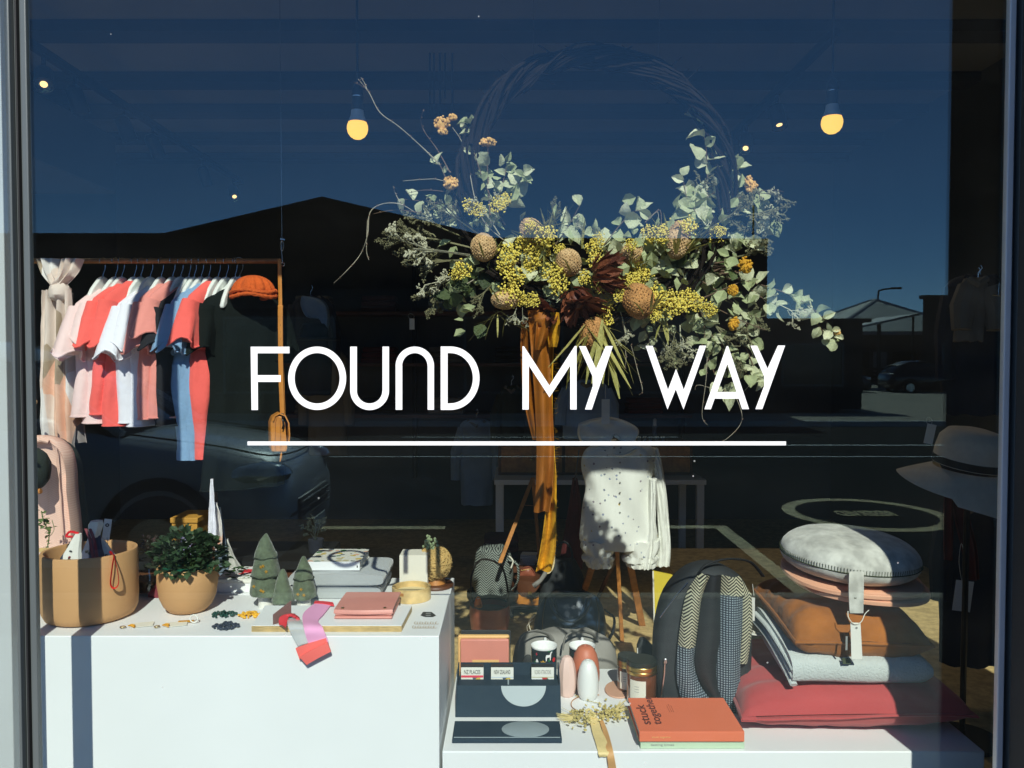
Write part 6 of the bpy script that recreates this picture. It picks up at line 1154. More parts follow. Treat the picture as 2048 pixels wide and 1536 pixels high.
# yarrow heads
LM = MB()
for k in range(300):
    if k < 190: q = P(R.uniform(900, 1480), 548 + R.gauss(0, 44), YW + R.uniform(-.05, .06))
    elif k < 225: q = P(R.gauss(985, 26), R.uniform(330, 450), YW + R.uniform(-.03, .05))
    elif k < 270: q = P(R.gauss(1430, 44), R.uniform(370, 480), YW + R.uniform(-.03, .05))
    else: q = P(R.gauss(1450, 40), R.uniform(600, 760), YW + R.uniform(-.03, .05))
    d = V((R.gauss(0, 1), R.gauss(-.3, .5), R.gauss(.2, 1))).normalized(); M = d.to_track_quat('Y', 'Z').to_matrix() @ ry(R.uniform(0, 6)); s_ = S(R.uniform(16, 34), YW); w1, w2, cu = R.uniform(.25, .45), R.uniform(.3, .5), R.uniform(-.3, .5)
    LM.add([q + M @ (V(e) * s_) for e in ((0, 0, 0), (w1, .3, .15), (w2, .65, .1 + cu * .4), (0, 1, cu), (-w2, .65, .2), (-w1, .3, .2), (0, .5, -.08))], [(0, 1, 6), (1, 2, 6), (2, 3, 6), (3, 4, 6), (4, 5, 6), (5, 0, 6)])
tag(obj('leaf_mass', LM, 'leaf_euc', wr, sm=0), kind='stuff')
def yarrow(px, py, rx_, rz_, y, ang=0, m='yarrow'):
    c = P(px, py, y); M = ry(ang); mb = MB()
    for k in range(90):
        u, a = R.random() ** .5, R.uniform(0, 6.28); z = R.uniform(-.6, 1) * math.sqrt(1 - u * u * .9); p = c + M @ V((S(rx_, y) * u * cos(a), S(rx_, y) * .7 * u * sin(a), S(rz_, y) * z)); mb.ell(p, S(R.uniform(1.8, 3.2), y), None, 6, 4)
    obj('yarrow_head', mb.ell(c, (S(rx_ * .85, y), S(rx_ * .55, y), S(rz_ * .75, y)), M, 10, 6), m, wr)
    for k in range(1): tag(wr.children[-1], kind='stuff')
yarrow(884, 248, 15, 17, .44); yarrow(905, 236, 8, 7, .44); yarrow(886, 264, 9, 7, .43); yarrow(976, 286, 18, 9, .43); yarrow(901, 368, 15, 17, .43); yarrow(1503, 373, 11, 22, .42, -.4); yarrow(1492, 533, 14, 20, .40, -.2, 'yarrow_gold'); yarrow(1466, 582, 9, 14, .40, 0, 'yarrow_gold'); yarrow(1467, 650, 10, 17, .41, .3, 'yarrow_gold'); yarrow(1675, 666, 5, 5, .44)
# wattle sprays: three meshes, many copies
WM = []
for k in range(3):
    mb = MB()
    for j in range(120):
        u, a = R.random() ** .6, R.uniform(0, 6.28); mb.ell(V((u * cos(a) * R.uniform(.6, 1), R.uniform(-.5, .5) * (1 - u * .5), u * sin(a) * R.uniform(.6, 1))), R.uniform(.055, .105), None, 5, 4)
    WM.append(meshof('wattle_spray', mb, 'wattle', 60))
for px, py, s in ((1050, 488, 20), (1020, 505, 20), (1010, 530, 18), (1092, 472, 20), (1075, 512, 19), (1060, 530, 16), (1030, 555, 20), (1020, 585, 22), (1040, 600, 16), (1105, 545, 20), (1118, 570, 18), (1085, 500, 16), (940, 412, 15), (958, 420, 14), (995, 410, 16), (1010, 400, 14), (1188, 498, 18), (1196, 480, 14), (1190, 520, 16), (1272, 530, 18), (1286, 550, 18), (1268, 560, 16), (1262, 490, 12), (1332, 600, 22), (1352, 612, 22), (1376, 598, 20), (1395, 606, 16), (1312, 586, 18), (1340, 460, 20), (1322, 470, 16), (1300, 468, 18), (1376, 452, 18), (1430, 470, 16), (1440, 462, 12), (925, 540, 18), (912, 548, 12), (1065, 600, 14), (1200, 575, 14), (1215, 610, 14), (1240, 590, 14), (1210, 640, 16), (1420, 620, 14), (1170, 555, 14), (1310, 630, 14), (1250, 555, 14), (1062, 455, 14), (1120, 500, 12), (1305, 610, 16)):
    o = inst(R.choice(WM), 'wattle_spray', wr, P(px, py, YW + R.uniform(-.085, -.02)), ry(R.uniform(0, 6)) @ rx(R.uniform(-.4, .4)), S(s * 1.25, YW)); tag(o, kind='stuff')
# fine filler sprigs
def sprig(n, ln_, seed):
    rr = random.Random(seed); mb = MB()
    def grow(p, d, l, dep):
        e = p + d * l; mb.tube([p, lerp(p, e, .5) + V((rr.gauss(0, .02), rr.gauss(0, .02), 0)), e], .008 if dep else .012, 3)
        if dep < n:
            for k in range(rr.choice((3, 4))): f = rr.uniform(.35, 1); grow(lerp(p, e, f), (d + V((rr.gauss(0, .55), rr.gauss(0, .5), rr.gauss(0, .55)))).normalized(), l * rr.uniform(.4, .62), dep + 1)
        else:
            for k in range(4): mb.ell(lerp(p, e, rr.uniform(.4, 1.05)) + V((rr.gauss(0, .012), rr.gauss(0, .012), rr.gauss(0, .012))), (.011, .011, .022), rx(rr.uniform(-1, 1)) @ ry(rr.uniform(-1, 1)), 5, 4)
    grow(V(), V((0, 1, 0)), .55, 0); return mb
SP = [meshof('filler_sprig', sprig(3, 1, k), 'statice' if k < 3 else 'statice_dark', 60) for k in range(5)]
def sp(px, py, dx, dz, ln_, k=None, y=YW): d = V((dx, R.uniform(-.3, .15), dz)).normalized(); tag(inst(SP[k if k is not None else R.randrange(5)], 'filler_sprig', wr, P(px, py, y + R.uniform(-.05, .03)), d.to_track_quat('Y', 'Z').to_matrix() @ ry(R.uniform(0, 6)), S(ln_, y)), kind='stuff')
for a in ((960, 500, -1, .25, 190), (940, 510, -1, .08, 200), (950, 520, -1, -.05, 170), (940, 480, -1, .4, 150), (960, 470, -.9, .6, 120), (950, 540, -1, -.35, 150), (930, 530, -.8, -.6, 140), (900, 560, -.6, -.9, 100), (880, 480, -1, .1, 130), (1000, 470, -.6, .9, 120), (1400, 470, .9, .6, 150), (1440, 440, 1, .35, 150), (1470, 430, 1, .0, 120), (1500, 385, 1, -.05, 80), (1420, 480, 1, .1, 120), (1380, 450, .3, 1, 120), (1330, 640, .4, -1, 120), (1360, 650, .1, -1, 100), (1300, 640, .5, -.9, 120), (1450, 600, .9, -.5, 110), (1400, 620, .8, -.8, 130), (1240, 620, .2, -1, 100), (1440, 520, 1, .2, 120), (1490, 520, .7, .8, 70), (1350, 660, -.2, -1, 90), (1560, 610, .8, -.6, 80), (1440, 680, .6, -.8, 90), (1100, 470, .3, 1, 80), (990, 560, -.6, -.7, 90)): sp(*a)
for a in ((1035, 610, -.4, -1, 60), (1045, 615, .1, -1, 50), (1480, 470, 1, .4, 80), (1150, 480, .3, 1, 60)): sp(*a)
# grassy blades
for k in range(90):
    px, py = R.choice(((1085, 470), (1100, 460), (1060, 500), (1340, 500), (1380, 480), (1150, 500), (1240, 540), (1200, 660), (1000, 620), (1330, 640), (1290, 560))); d = V((R.gauss(0, .7), R.uniform(-.5, .1), R.gauss(.3 if py < 560 else -.7, .6))).normalized(); inst(R.choice(BL), 'blade', wr, P(px + R.gauss(0, 12), py + R.gauss(0, 10), YW - R.uniform(.0, .06)), d.to_track_quat('Y', 'Z').to_matrix(), S(R.uniform(40, 75), YW))
# scattered leaves that close the gaps in the band
for k in range(34):
    f = R.random(); px = lerp(930, 1470, f); put_leaf(P(px, 545 + 30 * sin(f * 3) + R.gauss(0, 38), YW + R.uniform(-.03, .06)), S(R.uniform(24, 38), YW))
for k in range(44): put_leaf(P(R.uniform(930, 1470), 550 + R.gauss(0, 40), YW + R.uniform(-.05, .05)), S(R.uniform(20, 36), YW), None, LO)
core = MB()
for k in range(26):
    pts = curve_pts([P(lerp(900, 1000, R.random()), 520 + R.gauss(0, 18), YW + R.uniform(0, .05)), P(1190 + R.gauss(0, 40), 570 + R.gauss(0, 18), YW + R.uniform(-.01, .05)), P(lerp(1380, 1500, R.random()), 540 + R.gauss(0, 24), YW + R.uniform(0, .05))], 6); core.tube(pts, .002, 4)
tag(obj('stem_bundle', core, 'twig', wr), kind='stuff')
# ribbons
def rib(l, m, y, nm='ribbon', th=.002, amp=.013, ph=0):
    A_ = curve_pts([P(a, z, y + dy) for a, b, z, dy in l], 6); B_ = curve_pts([P(b, z, y + dy) for a, b, z, dy in l], 6)
    return obj(nm, MB().sheet([[lerp(p, q, s) + V((0, amp * sin(s * 7 + i * .09 + ph), 0)) for s in [j / 8 for j in range(9)]] for i, (p, q) in enumerate(zip(A_, B_))], th), m, wr, sm=70)
rib([(1056, 1092, 620, -.03), (1062, 1098, 700, -.03), (1070, 1104, 800, -.03), (1074, 1108, 900, -.03), (1072, 1104, 980, -.03), (1068, 1098, 1024, -.03)], 'velvet_brown', YW, ph=.5)
rib([(1076, 1112, 620, 0), (1080, 1106, 720, 0), (1086, 1104, 800, 0), (1092, 1108, 900, 0), (1096, 1112, 960, 0), (1090, 1112, 1030, 0), (1080, 1110, 1100, 0), (1072, 1102, 1142, 0)], 'velvet_gold', YW, ph=2)
rib([(1044, 1060, 640, .01), (1042, 1058, 700, .01), (1048, 1068, 800, .01), (1066, 1086, 880, .01)], 'velvet_brown', YW); rib([(1090, 1118, 625, -.045), (1094, 1120, 660, -.05), (1098, 1114, 694, -.04)], 'velvet_gold', YW - .01, 'ribbon_tail'); rib([(1074, 1104, 640, -.05), (1072, 1096, 670, -.055), (1070, 1082, 700, -.05)], 'velvet_brown', YW - .01, 'ribbon_tail')
obj('ribbon_knot', MB().ell(P(1086, 640, .40), (.022, .018, .02), None, 14, 9, .3, 3), 'velvet_brown', wr)
fz = MB()
for k in range(70):
    z = R.uniform(700, 1130); p = P(lerp(1106, 1112, R.random()) - max(0, (z - 1060) * .06), z, YW + R.uniform(-.006, .006)); fz.tube([p, p + V((R.uniform(.004, .012), R.uniform(-.003, .003), R.uniform(-.006, .006)))], .0003, 3)
tag(obj('frayed_thread', fz, 'velvet_gold', wr), kind='stuff')

# ------------------------------------------------------------ pendant bulbs
emit('bulb_glow', (1, .56, .09), 1.2); mat('bulb_collar', C(196, 200, 205), .5, .03, 6, 0); mat('holder_black', (.012, .013, .016), .5, .1, 8, 0)
def pend(px, lab):
    Y = .68; g = P(px, 258, Y); t = thing('pendant_bulb', lab, 'pendant lamp', g, 'bare pendant bulbs'); r = S(21, Y)
    obj('cord', MB().tube([V((g.x, Y, CE - .16)), P(px, 170, Y)], .0035, 8), 'holder_black', t); k = lambda y: P(px, y, Y).z
    hd = obj('holder', MB().lathe(V((g.x, Y, 0)), [(S(11, Y), k(222)), (S(11.5, Y), k(196)), (S(11.5, Y), k(180)), (S(9, Y), k(174)), (S(4, Y), k(166)), (.001, k(165))], 24), 'holder_black', t); obj('trim_ring', MB().lathe(V((g.x, Y, 0)), [(S(11.8, Y), k(195)), (S(12, Y), k(193.8)), (S(11.8, Y), k(192.6))], 24, None, (False, False)), 'steel', hd)
    obj('bulb_collar', MB().lathe(V((g.x, Y, 0)), [(S(18.2, Y), k(245)), (S(16.5, Y), k(240)), (S(13, Y), k(230)), (S(12, Y), k(221)), (.001, k(220))], 28), 'bulb_collar', t, sm=60)
    obj('globe', MB().lathe(V((g.x, Y, 0)), [(.001, k(279)), (S(8, Y), k(277.5)), (S(14.5, Y), k(273)), (S(19, Y), k(266)), (S(20.8, Y), k(258)), (S(20.3, Y), k(251)), (S(18.2, Y), k(245.3))], 30, None, (True, False)), 'bulb_glow', t, sm=80)
pend(715, 'glowing yellow bulb on a black cord above the left of the wreath'); a_ = 1664
t0 = [o for o in bpy.data.objects if o.name == 'pendant_bulb'][0]; off = P(1664, 247, .68) - P(715, 258, .68); t1 = copy_tree(t0, None, off); t1['label'] = 'glowing yellow bulb on a black cord to the right of the wreath'
# ------------------------------------------------------------ inside the shop
mat('leather_navy', C(36, 60, 88), .38, .08, 14, .35, 90); mat('leather_brown', C(150, 84, 62), .45, .1, 10, .3, 80); mat('leather_dark', (.02, .016, .014), .45, .15, 10, .3, 80); mat('cotton_white', C(240, 240, 232), .85, .04, 6, .5, 40, .004)
dots('floral_cotton', C(238, 238, 230), [C(150, 158, 180), C(130, 136, 150), C(226, 200, 130), C(150, 140, 150), C(180, 188, 198)], 33, .17, .85, .5, .010)
mat('grey_canvas', C(150, 146, 140), .9, .08, 10, .4, 160); mat('hat_straw', C(238, 224, 202), .85, .08, 30, .6, 240); mat('wool_navy', (.012, .014, .024), .95, .15, 8); mat('wool_grey', C(120, 112, 100), .95, .1, 8); mat('maroon', C(96, 30, 28), .9, .15, 8); mat('yellow_board', C(206, 180, 20), .6, .06, 6); mat('table_white', C(225, 225, 220), .5, .03, 4); mat('plum_knit', C(86, 58, 66), .95, .1, 12)
mat('bristle', C(226, 206, 160), .8, .15, 40); mat('orange_cloth', C(240, 140, 20), .8, .1); mat('pale_blue', C(140, 160, 180), .9, .1, 8); mat('kraft_box', C(206, 150, 60), .7, .08); emit('spot_glow', (1, .62, .24), 1.8); mat('drop_leaf', C(40, 48, 40), .8, .2)
def floorp(px, Y): return V((P(px, 768, Y).x, Y, FL))
# romper on a tripod form
Y = 2.0; t = thing('tripod_stand', 'wooden tripod dress form stand under the white floral romper', 'stand', floorp(1240, Y)); jn = P(1238, 1100, Y + .02)
def leg(a, b, ya, yb, m='wood', w_=.011):
    p, q = P(a[0], a[1], ya), G(b[0], b[1], FL + .001); d = (q - p).normalized(); obj('leg', MB().loft([[c + V((w_ * x, 0, 0)) + V((0, w_ * y, 0)) for x, y in ((-1, -1), (1, -1), (1, 1), (-1, 1))] for c in (p, q)]), m, t, sm=0, bev=.002)
leg((1196, 1095), (1158, 1212), Y + .02, Y + .12, w_=.016); leg((1234, 1100), (1244, 1283), Y, Y - .26, w_=.009); leg((1254, 1098), (1284, 1250), Y + .04, Y + .28, w_=.016); leg((1234, 1110), (1196, 1195), Y + .05, Y + .3, 'wood_dark', .010)
obj('hub', MB().lathe(jn + V((0, .03, -.01)), [(.03, 0), (.032, .03), (.001, .032)], 18), 'wood', t); obj('pole', MB().tube([jn + V((0, .03, .02)), P(1238, 850, Y + .03)], .012, 10), 'wood', t)
t = thing('floral_romper', 'white baby romper with tiny flowers displayed on the wooden tripod', 'romper', P(1245, 1110, Y)); px2 = lambda a, b, y=Y: P(a, b, y)
def shell(par, nm, rows, m, dep=.05, amp=.06, k=9, n=40, y=Y, ph=0, cap=(True, True), dt=1):
    rg = []; d0_ = dep
    for ii, (l, r_, z) in enumerate(rows):
        dep = d0_ * lerp(dt, 1, min(1, 2.2 * ii / len(rows)))
        a, b = P(l, z, y), P(r_, z, y); c = (a + b) / 2; hw = (b.x - a.x) / 2; rg.append([V((c.x + hw * math.copysign(abs(cos(q)) ** .85, cos(q)), y + .03 - dep * sin(q) * (1 + amp * sin(k * q + z * .05 + ph) + amp * .8 * sin(5 * q - z * .03)), c.z + .004 * sin(k * q + ph))) for q in [2 * pi * j / n for j in range(n)]])
    return obj(nm, MB().loft(rg, cap), m, par, sm=70)
rows = curve_pts([V(r_) for r_ in ((1215, 1265, 884), (1180, 1304, 894), (1166, 1312, 912), (1164, 1310, 940), (1172, 1304, 975), (1166, 1308, 1010), (1162, 1314, 1050), (1160, 1318, 1080), (1170, 1312, 1098))], 3); shell(t, 'bodice', rows, 'floral_cotton', .075, .10, 7)
for l, r_, s in ((1162, 1234, 0), (1242, 1322, 1)):
    o = shell(t, 'leg', curve_pts([V((l + 2, r_, 1082)), V((l, r_, 1096)), V((l + 8, r_ - 6, 1108)), V((l + 10, r_ - 10, 1114))], 3), 'floral_cotton', .07, .1, 11, ph=s * 2); shell(t, 'ruffle', [(l + 8, r_ - 8, 1112), (l + 2, r_ - 2, 1118), (l + 4, r_ - 6, 1124)], 'cotton_white', .072, .12, 15, ph=s, cap=(False, False)); shell(t, 'ruffle', [(l + 14, r_ - 10, 1122), (l + 10, r_ - 6, 1129), (l + 13, r_ - 8, 1135)], 'cotton_white', .066, .14, 15, ph=s + 3, cap=(False, False))
cape = [V(r_) for r_ in ((1296, 1318, 898), (1306, 1326, 930), (1312, 1334, 980), (1316, 1340, 1040), (1318, 1344, 1100), (1312, 1342, 1134))]; shell(t, 'side_panel', curve_pts(cape, 3), 'cotton_white', .03, .18, 9, y=Y + .03); shell(t, 'side_panel', curve_pts([V((1300, 1316, 960)), V((1298, 1312, 1060)), V((1284, 1302, 1140))], 3), 'cotton_white', .03, .18, 9, y=Y - .04)
for k in range(7): obj('button', MB().ell(P(1240, 905 + k * 20, Y - .048), (.004, .002, .004), None, 8, 6), 'print_grey', t)
obj('frill', MB().tube([P(1208 + 64 * k / 16, 897 + 14 * sin(pi * k / 16), Y - .04 - .01 * sin(pi * k / 16)) for k in range(17)], .005, 6), 'cotton_white', t)
t = thing('cotton_bonnet', 'crumpled pale blue-white cotton collar lying over the top of the tripod form', 'collar', P(1220, 880, Y)); soft(t, 'cloth', [(1158, 848), (1190, 838), (1225, 835), (1260, 846), (1280, 862), (1270, 884), (1250, 890), (1232, 868), (1215, 888), (1170, 890), (1156, 870)], Y - .02, .06, 'cotton_white', 4, amp=.014)
t = thing('price_tag', 'long white price tag hanging above the pale cotton collar', 'price tag', P(1213, 848, Y)); obj('card', MB().bx(P(1203, 0, Y).x, P(1219, 0, Y).x, Y - .06, Y - .058, P(0, 846, Y).z, P(0, 797, Y).z), 'paper', t, sm=0); obj('string', MB().tube([P(1211, 797, Y - .059), P(1211, 770, Y - .05)], .0012, 4), 'paper', t)
# table and cabinet behind
Y = 3.25; zt_ = P(1200, 960, Y).z; x0, x1 = P(988, 0, Y).x, P(1420, 0, Y).x; t = thing('white_table', 'narrow white-topped table behind the floral romper', 'table', V(((x0 + x1) / 2, Y + .3, FL))); obj('top', MB().bx(x0, x1, Y, Y + .6, zt_ - .03, zt_), 'table_white', t, sm=0, bev=.003)
for x in (x0 + .03, x1 - .03):
    for y in (Y + .04, Y + .55): obj('leg', MB().bx(x - .022, x + .022, y - .02, y + .02, FL, zt_ - .031), 'table_white', t, sm=0)
t = thing('wooden_cabinet', 'low dark wooden drawer cabinet standing on the white table', 'cabinet', V(((x0 + x1) / 2, Y + .4, zt_))); zc_ = P(1200, 886, Y + .2).z; obj('body', MB().bx(x0 + .02, x1 - .04, Y + .2, Y + .55, zt_ + .001, zc_), 'wood_dark', t, sm=0, bev=.004)
for k in range(3): xa_ = lerp(x0 + .03, x1 - .05, k / 3); dr = obj('drawer', MB().bx(xa_ + .01, xa_ + (x1 - x0 - .08) / 3 - .01, Y + .185, Y + .1995, zt_ + .02, zc_ - .02), 'wood', t, sm=0, bev=.003); obj('knob', MB().ell(V((xa_ + (x1 - x0 - .08) / 6, Y + .175, (zt_ + zc_) / 2)), .013, None, 10, 8), 'brass', dr)
nm_ = ('first', 'second', 'third', 'fourth', 'fifth')
for k in range(5):
    c = V((P(1282 + 12 * k, 0, Y + .25).x, Y + .25, zc_ + .001)); t = thing('small_jar', f'small pale jar on the wooden cabinet, {nm_[k]} from the romper', 'jar', c, 'row of pale jars'); obj('glass', MB().lathe(c, [(.012, 0), (.013, .004), (.013, .028), (.001, .028)], 14), 'pale_blue', t); obj('lid', MB().lathe(c + V((0, 0, .0285)), [(.0135, 0), (.0135, .008), (.001, .009)], 14), 'table_white', t)
c = V((P(1314, 0, Y + .3).x, Y + .3, zc_ + .001)); t = thing('tall_tube', 'tall pale tube with a rounded cap behind the small jars', 'tube', c); obj('body', MB().lathe(c, [(.016, 0), (.016, .10), (.001, .10)], 14), 'pale_blue', t); obj('cap', MB().lathe(c + V((0, 0, .1005)), [(.012, 0), (.012, .04), (.004, .048), (.001, .048)], 14), 'table_white', t)
# garments hanging at the back
def coat(rows, y, m, lab, nm='coat', dep=.06, col_='wool_grey', sleeves=True):
    l, r_, z = rows[0]; t = thing(nm, lab, nm.replace('_', ' '), P((rows[-1][0] + rows[-1][1]) / 2, rows[-1][2], y)); o = shell(t, 'body', curve_pts([V(q) for q in rows], 3), m, dep, .12, 7, 32, y)
    a, b, zz = rows[1]; e = rows[min(3, len(rows) - 1)]
    if sleeves:
        for s, x in ((-1, a), (1, b)): obj('sleeve', MB().tube([P(x - s * 6, zz + 6, y + .03), P(x + s * 7, lerp(zz, e[2], .5), y + .02), P(x + s * 9, e[2], y + .01)], [.04, .045, .035], 10), m, t)
    m_ = (l + r_) / 2; obj('hook', MB().tube(curve_pts([P(m_, z, y + .03), P(m_, z - 10, y + .03), P(m_ + 4, z - 16, y + .03), P(m_ + 1, z - 21, y + .03)]), .0025, 5), 'steel', t); obj('collar', MB().tube([P(l, z + 2, y + .0), P(m_, z + 12, y - .03), P(r_, z + 2, y + .0)], .014, 7), col_, t); return t
coat([(1010, 1036, 772), (1000, 1050, 784), (998, 1056, 820), (1000, 1058, 880), (998, 1060, 905)], 3.6, 'knit_green', 'dark green jacket with pale trim hanging behind the mustard ribbon'); coat([(1150, 1196, 760), (1130, 1216, 774), (1124, 1220, 810), (1126, 1222, 850), (1126, 1222, 878)], 3.0, 'pale_blue', 'pale blue-grey jumper hanging above the floral romper', 'hung_jumper')
coat([(604, 640, 592), (584, 660, 606), (580, 664, 650), (584, 662, 720), (586, 660, 790)], 3.2, 'wool_navy', 'dark coat hanging to the right of the crossbody bag'); coat([(640, 668, 700), (616, 690, 712), (612, 694, 760), (614, 692, 850), (616, 694, 910)], 4.0, 'wool_grey', 'grey coat hanging far back behind the letter O'); coat([(935, 970, 840), (920, 985, 850), (916, 990, 890), (920, 988, 960), (922, 986, 1010)], 4.2, 'pale_blue', 'pale blue coat far back left of the mustard ribbon')
t = thing('blue_cloth', 'faded blue cloth draped on a shelf behind the rust scarf', 'cloth', P(640, 640, 2.6)); soft(t, 'cloth', [(602, 590), (630, 594), (650, 606), (656, 630), (652, 664), (640, 640), (612, 634), (600, 610)], 2.6, .05, 'pale_blue', 9, amp=.012)
t = thing('dark_felt_hat', 'dark felt hat below the faded blue cloth', 'hat', P(628, 690, 2.6)); c = P(628, 676, 2.6); obj('crown', MB().lathe(c, [(.075, 0), (.072, .05), (.055, .075), (.001, .08)], 28), 'wool_navy', t, sm=70); obj('brim', MB().lathe(c + V((0, 0, -.003)), [(.076, .002), (.13, -.008), (.131, -.004), (.076, .006)], 32, None, (False, False)), 'wool_navy', t, sm=70)
t = thing('maroon_garment', 'dark maroon garment hanging left of the floral romper', 'garment', P(1148, 1100, 2.5)); shell(t, 'body', curve_pts([V(q) for q in ((1146, 1156, 960), (1140, 1162, 1000), (1132, 1164, 1050), (1122, 1166, 1110), (1120, 1166, 1140))], 3), 'maroon', .05, .15, 7, 28, 2.5); obj('strap', MB().tube([P(1150, 962, 2.5), P(1158, 900, 2.5)], .004, 5), 'wool_grey', t)
# the corner of bags on the floor
t = thing('leather_handbag', 'navy leather handbag with looped handles standing on the plywood floor', 'handbag', floorp(1142, 2.1)); Yb_ = 2.02
rows = [(1112, 1176, 1190), (1094, 1192, 1194), (1080, 1205, 1212), (1070, 1213, 1244), (1069, 1214, 1268), (1076, 1208, 1284), (1090, 1196, 1291)]; rows = curve_pts([V(q) for q in rows], 3); o = shell(t, 'body', rows, 'leather_navy', .11, .05, 5, 40, Yb_ + .06, dt=.35); 
for s, dz in ((-1, 0), (1, 6)):
    yy = Yb_ - .05 if s < 0 else Yb_ + .02; obj('handle', MB().tube(curve_pts([P(1100 + dz, 1196, yy), P(1108 + dz, 1222, yy - .02), P(1128, 1240 + dz, yy - .03), P(1152, 1240 + dz, yy - .03), P(1172 - dz, 1222, yy - .02), P(1180 - dz, 1196, yy)]), .007, 8), 'leather_navy', t)
for x in (1086, 1198): obj('seam', MB().tube(curve_pts([P(x + 6 * (1 if x < 1100 else -1), 1196, Yb_ - .02), P(x, 1230, Yb_ - .04), P(x - 2, 1284, Yb_ - .02)]), .003, 5), 'leather_dark', t)
obj('zip', MB().tube([P(1110, 1190, Yb_ + .03), P(1178, 1190, Yb_ + .03)], .003, 6), 'leather_dark', t); obj('tassel_cord', MB().tube(curve_pts([P(1070, 1230, Yb_), P(1058, 1244, Yb_ - .01), P(1062, 1262, Yb_), P(1070, 1270, Yb_)]), .003, 5), 'cream', t); obj('tassel_cord', MB().tube(curve_pts([P(1066, 1240, Yb_), P(1054, 1252, Yb_ - .01), P(1058, 1270, Yb_)]), .002, 5), 'cream', t)
obj('side_strap', MB().tube(curve_pts([P(1210, 1220, Yb_), P(1228, 1236, Yb_ + .02), P(1226, 1262, Yb_ + .02), P(1216, 1282, Yb_)]), .010, 7, .4), 'wool_navy', t)
t = thing('black_bag', 'soft black bag with long handles behind the navy handbag', 'bag', floorp(1120, 2.4)); shell(t, 'body', curve_pts([V(q) for q in ((1098, 1150, 1120), (1084, 1166, 1150), (1080, 1176, 1190), (1076, 1182, 1240), (1078, 1180, 1275))], 3), 'bag_black', .09, .12, 7, 32, 2.4, dt=.4); obj('handle', MB().tube(curve_pts([P(1106, 1130, 2.36), P(1112, 1096, 2.38), P(1128, 1084, 2.4), P(1142, 1098, 2.38), P(1146, 1130, 2.36)]), .006, 6), 'bag_black', t)
t = thing('bucket_bag', 'tall brown leather bucket bag left of the navy handbag', 'bag', floorp(980, 2.0)); shell(t, 'body', curve_pts([V(q) for q in ((940, 1018, 1212), (938, 1020, 1230), (942, 1016, 1262), (950, 1010, 1296))], 3), 'leather_brown', .09, .03, 4, 36, 2.0, cap=(False, True)); obj('rim', MB().tube([V(((P(979, 1212, 2.0).x + S(39, 2.0) * cos(a)), 2.03 - .09 * sin(a), P(979, 1212, 2.0).z)) for a in [2 * pi * k / 30 for k in range(31)]], .004, 6), 'leather_dark', t); obj('lining', MB().lathe(V((P(979, 1216, 2.0).x, 2.03, P(979, 1222, 2.0).z)), [(.07, 0), (.001, .001)], 24, None, (False, False)), 'leather_dark', t); obj('handle', MB().tube(curve_pts([P(946, 1212, 1.98), P(942, 1160, 1.99), P(960, 1120, 2.02), P(1000, 1130, 2.02), P(1014, 1170, 1.99), P(1016, 1212, 1.98)]), .005, 6), 'leather_dark', t)
t = thing('orange_pouch', 'small orange pouch poking out of the brown bucket bag', 'pouch', P(956, 1216, 1.98)); soft(t, 'pouch', [(948, 1216), (950, 1202), (956, 1194), (962, 1202), (964, 1216)], 1.97, .02, 'orange_cloth', 2); obj('tie', MB().tube([P(954, 1197, 1.968), P(960, 1197, 1.968)], .0015, 5), 'cream', t)
t = thing('black_stool', 'black stool under the herringbone drawstring bag', 'stool', floorp(985, 2.5)); zs = P(985, 1186, 2.45).z; c = V((P(985, 0, 2.5).x, 2.5, 0)); obj('seat', MB().lathe(V((c.x, 2.5, zs - .04)), [(.13, 0), (.135, .01), (.135, .035), (.001, .038)], 28), 'trim_black', t)
for k in range(4): a = pi / 4 + k * pi / 2; obj('leg', MB().tube([V((c.x + .1 * cos(a), 2.5 + .1 * sin(a), zs - .04)), V((c.x + .14 * cos(a), 2.5 + .14 * sin(a), FL))], .01, 8), 'trim_black', t)
t = thing('herringbone_bag', 'grey and black herringbone drawstring bag on the black stool', 'bag', V((c.x, 2.5, zs))); shell(t, 'body', curve_pts([V(q) for q in ((958, 1012, 1098), (952, 1020, 1106), (948, 1026, 1130), (944, 1026, 1160), (948, 1020, 1184))], 3), 'herringbone_grey', .09, .05, 5, 40, 2.42); obj('gathered_top', MB().ell(P(985, 1104, 2.42), (S(28, 2.42), .06, S(9, 2.42)), None, 22, 8, .2, 3), 'herringbone_grey', t); obj('drawcord', MB().tube(curve_pts([P(1018, 1112, 2.34), P(1026, 1122, 2.34), P(1022, 1136, 2.34)]), .004, 6), 'cream', t); obj('loop_handle', MB().tube(curve_pts([P(1016, 1120, 2.4), P(1034, 1128, 2.38), P(1036, 1160, 2.38), P(1024, 1180, 2.4)]), .012, 8, .4), 'herringbone_grey', t)
t = thing('black_crate', 'black metal-legged side table holding the tan saddle bag', 'table', floorp(1060, 2.6)); zk = P(1060, 1206, 2.5).z; a, b = P(1020, 0, 2.5).x, P(1100, 0, 2.5).x; obj('top', MB().bx(a, b, 2.45, 2.75, zk - .02, zk), 'trim_black', t, bev=.003); obj('shelf', MB().bx(a + .02, b - .02, 2.47, 2.73, FL + .1, FL + .12), 'trim_black', t, sm=0)
for x in (a + .012, b - .012):
    for y in (2.462, 2.738): obj('leg', MB().tube([V((x, y, zk - .021)), V((x, y, FL))], .007, 8), 'black_metal', t)
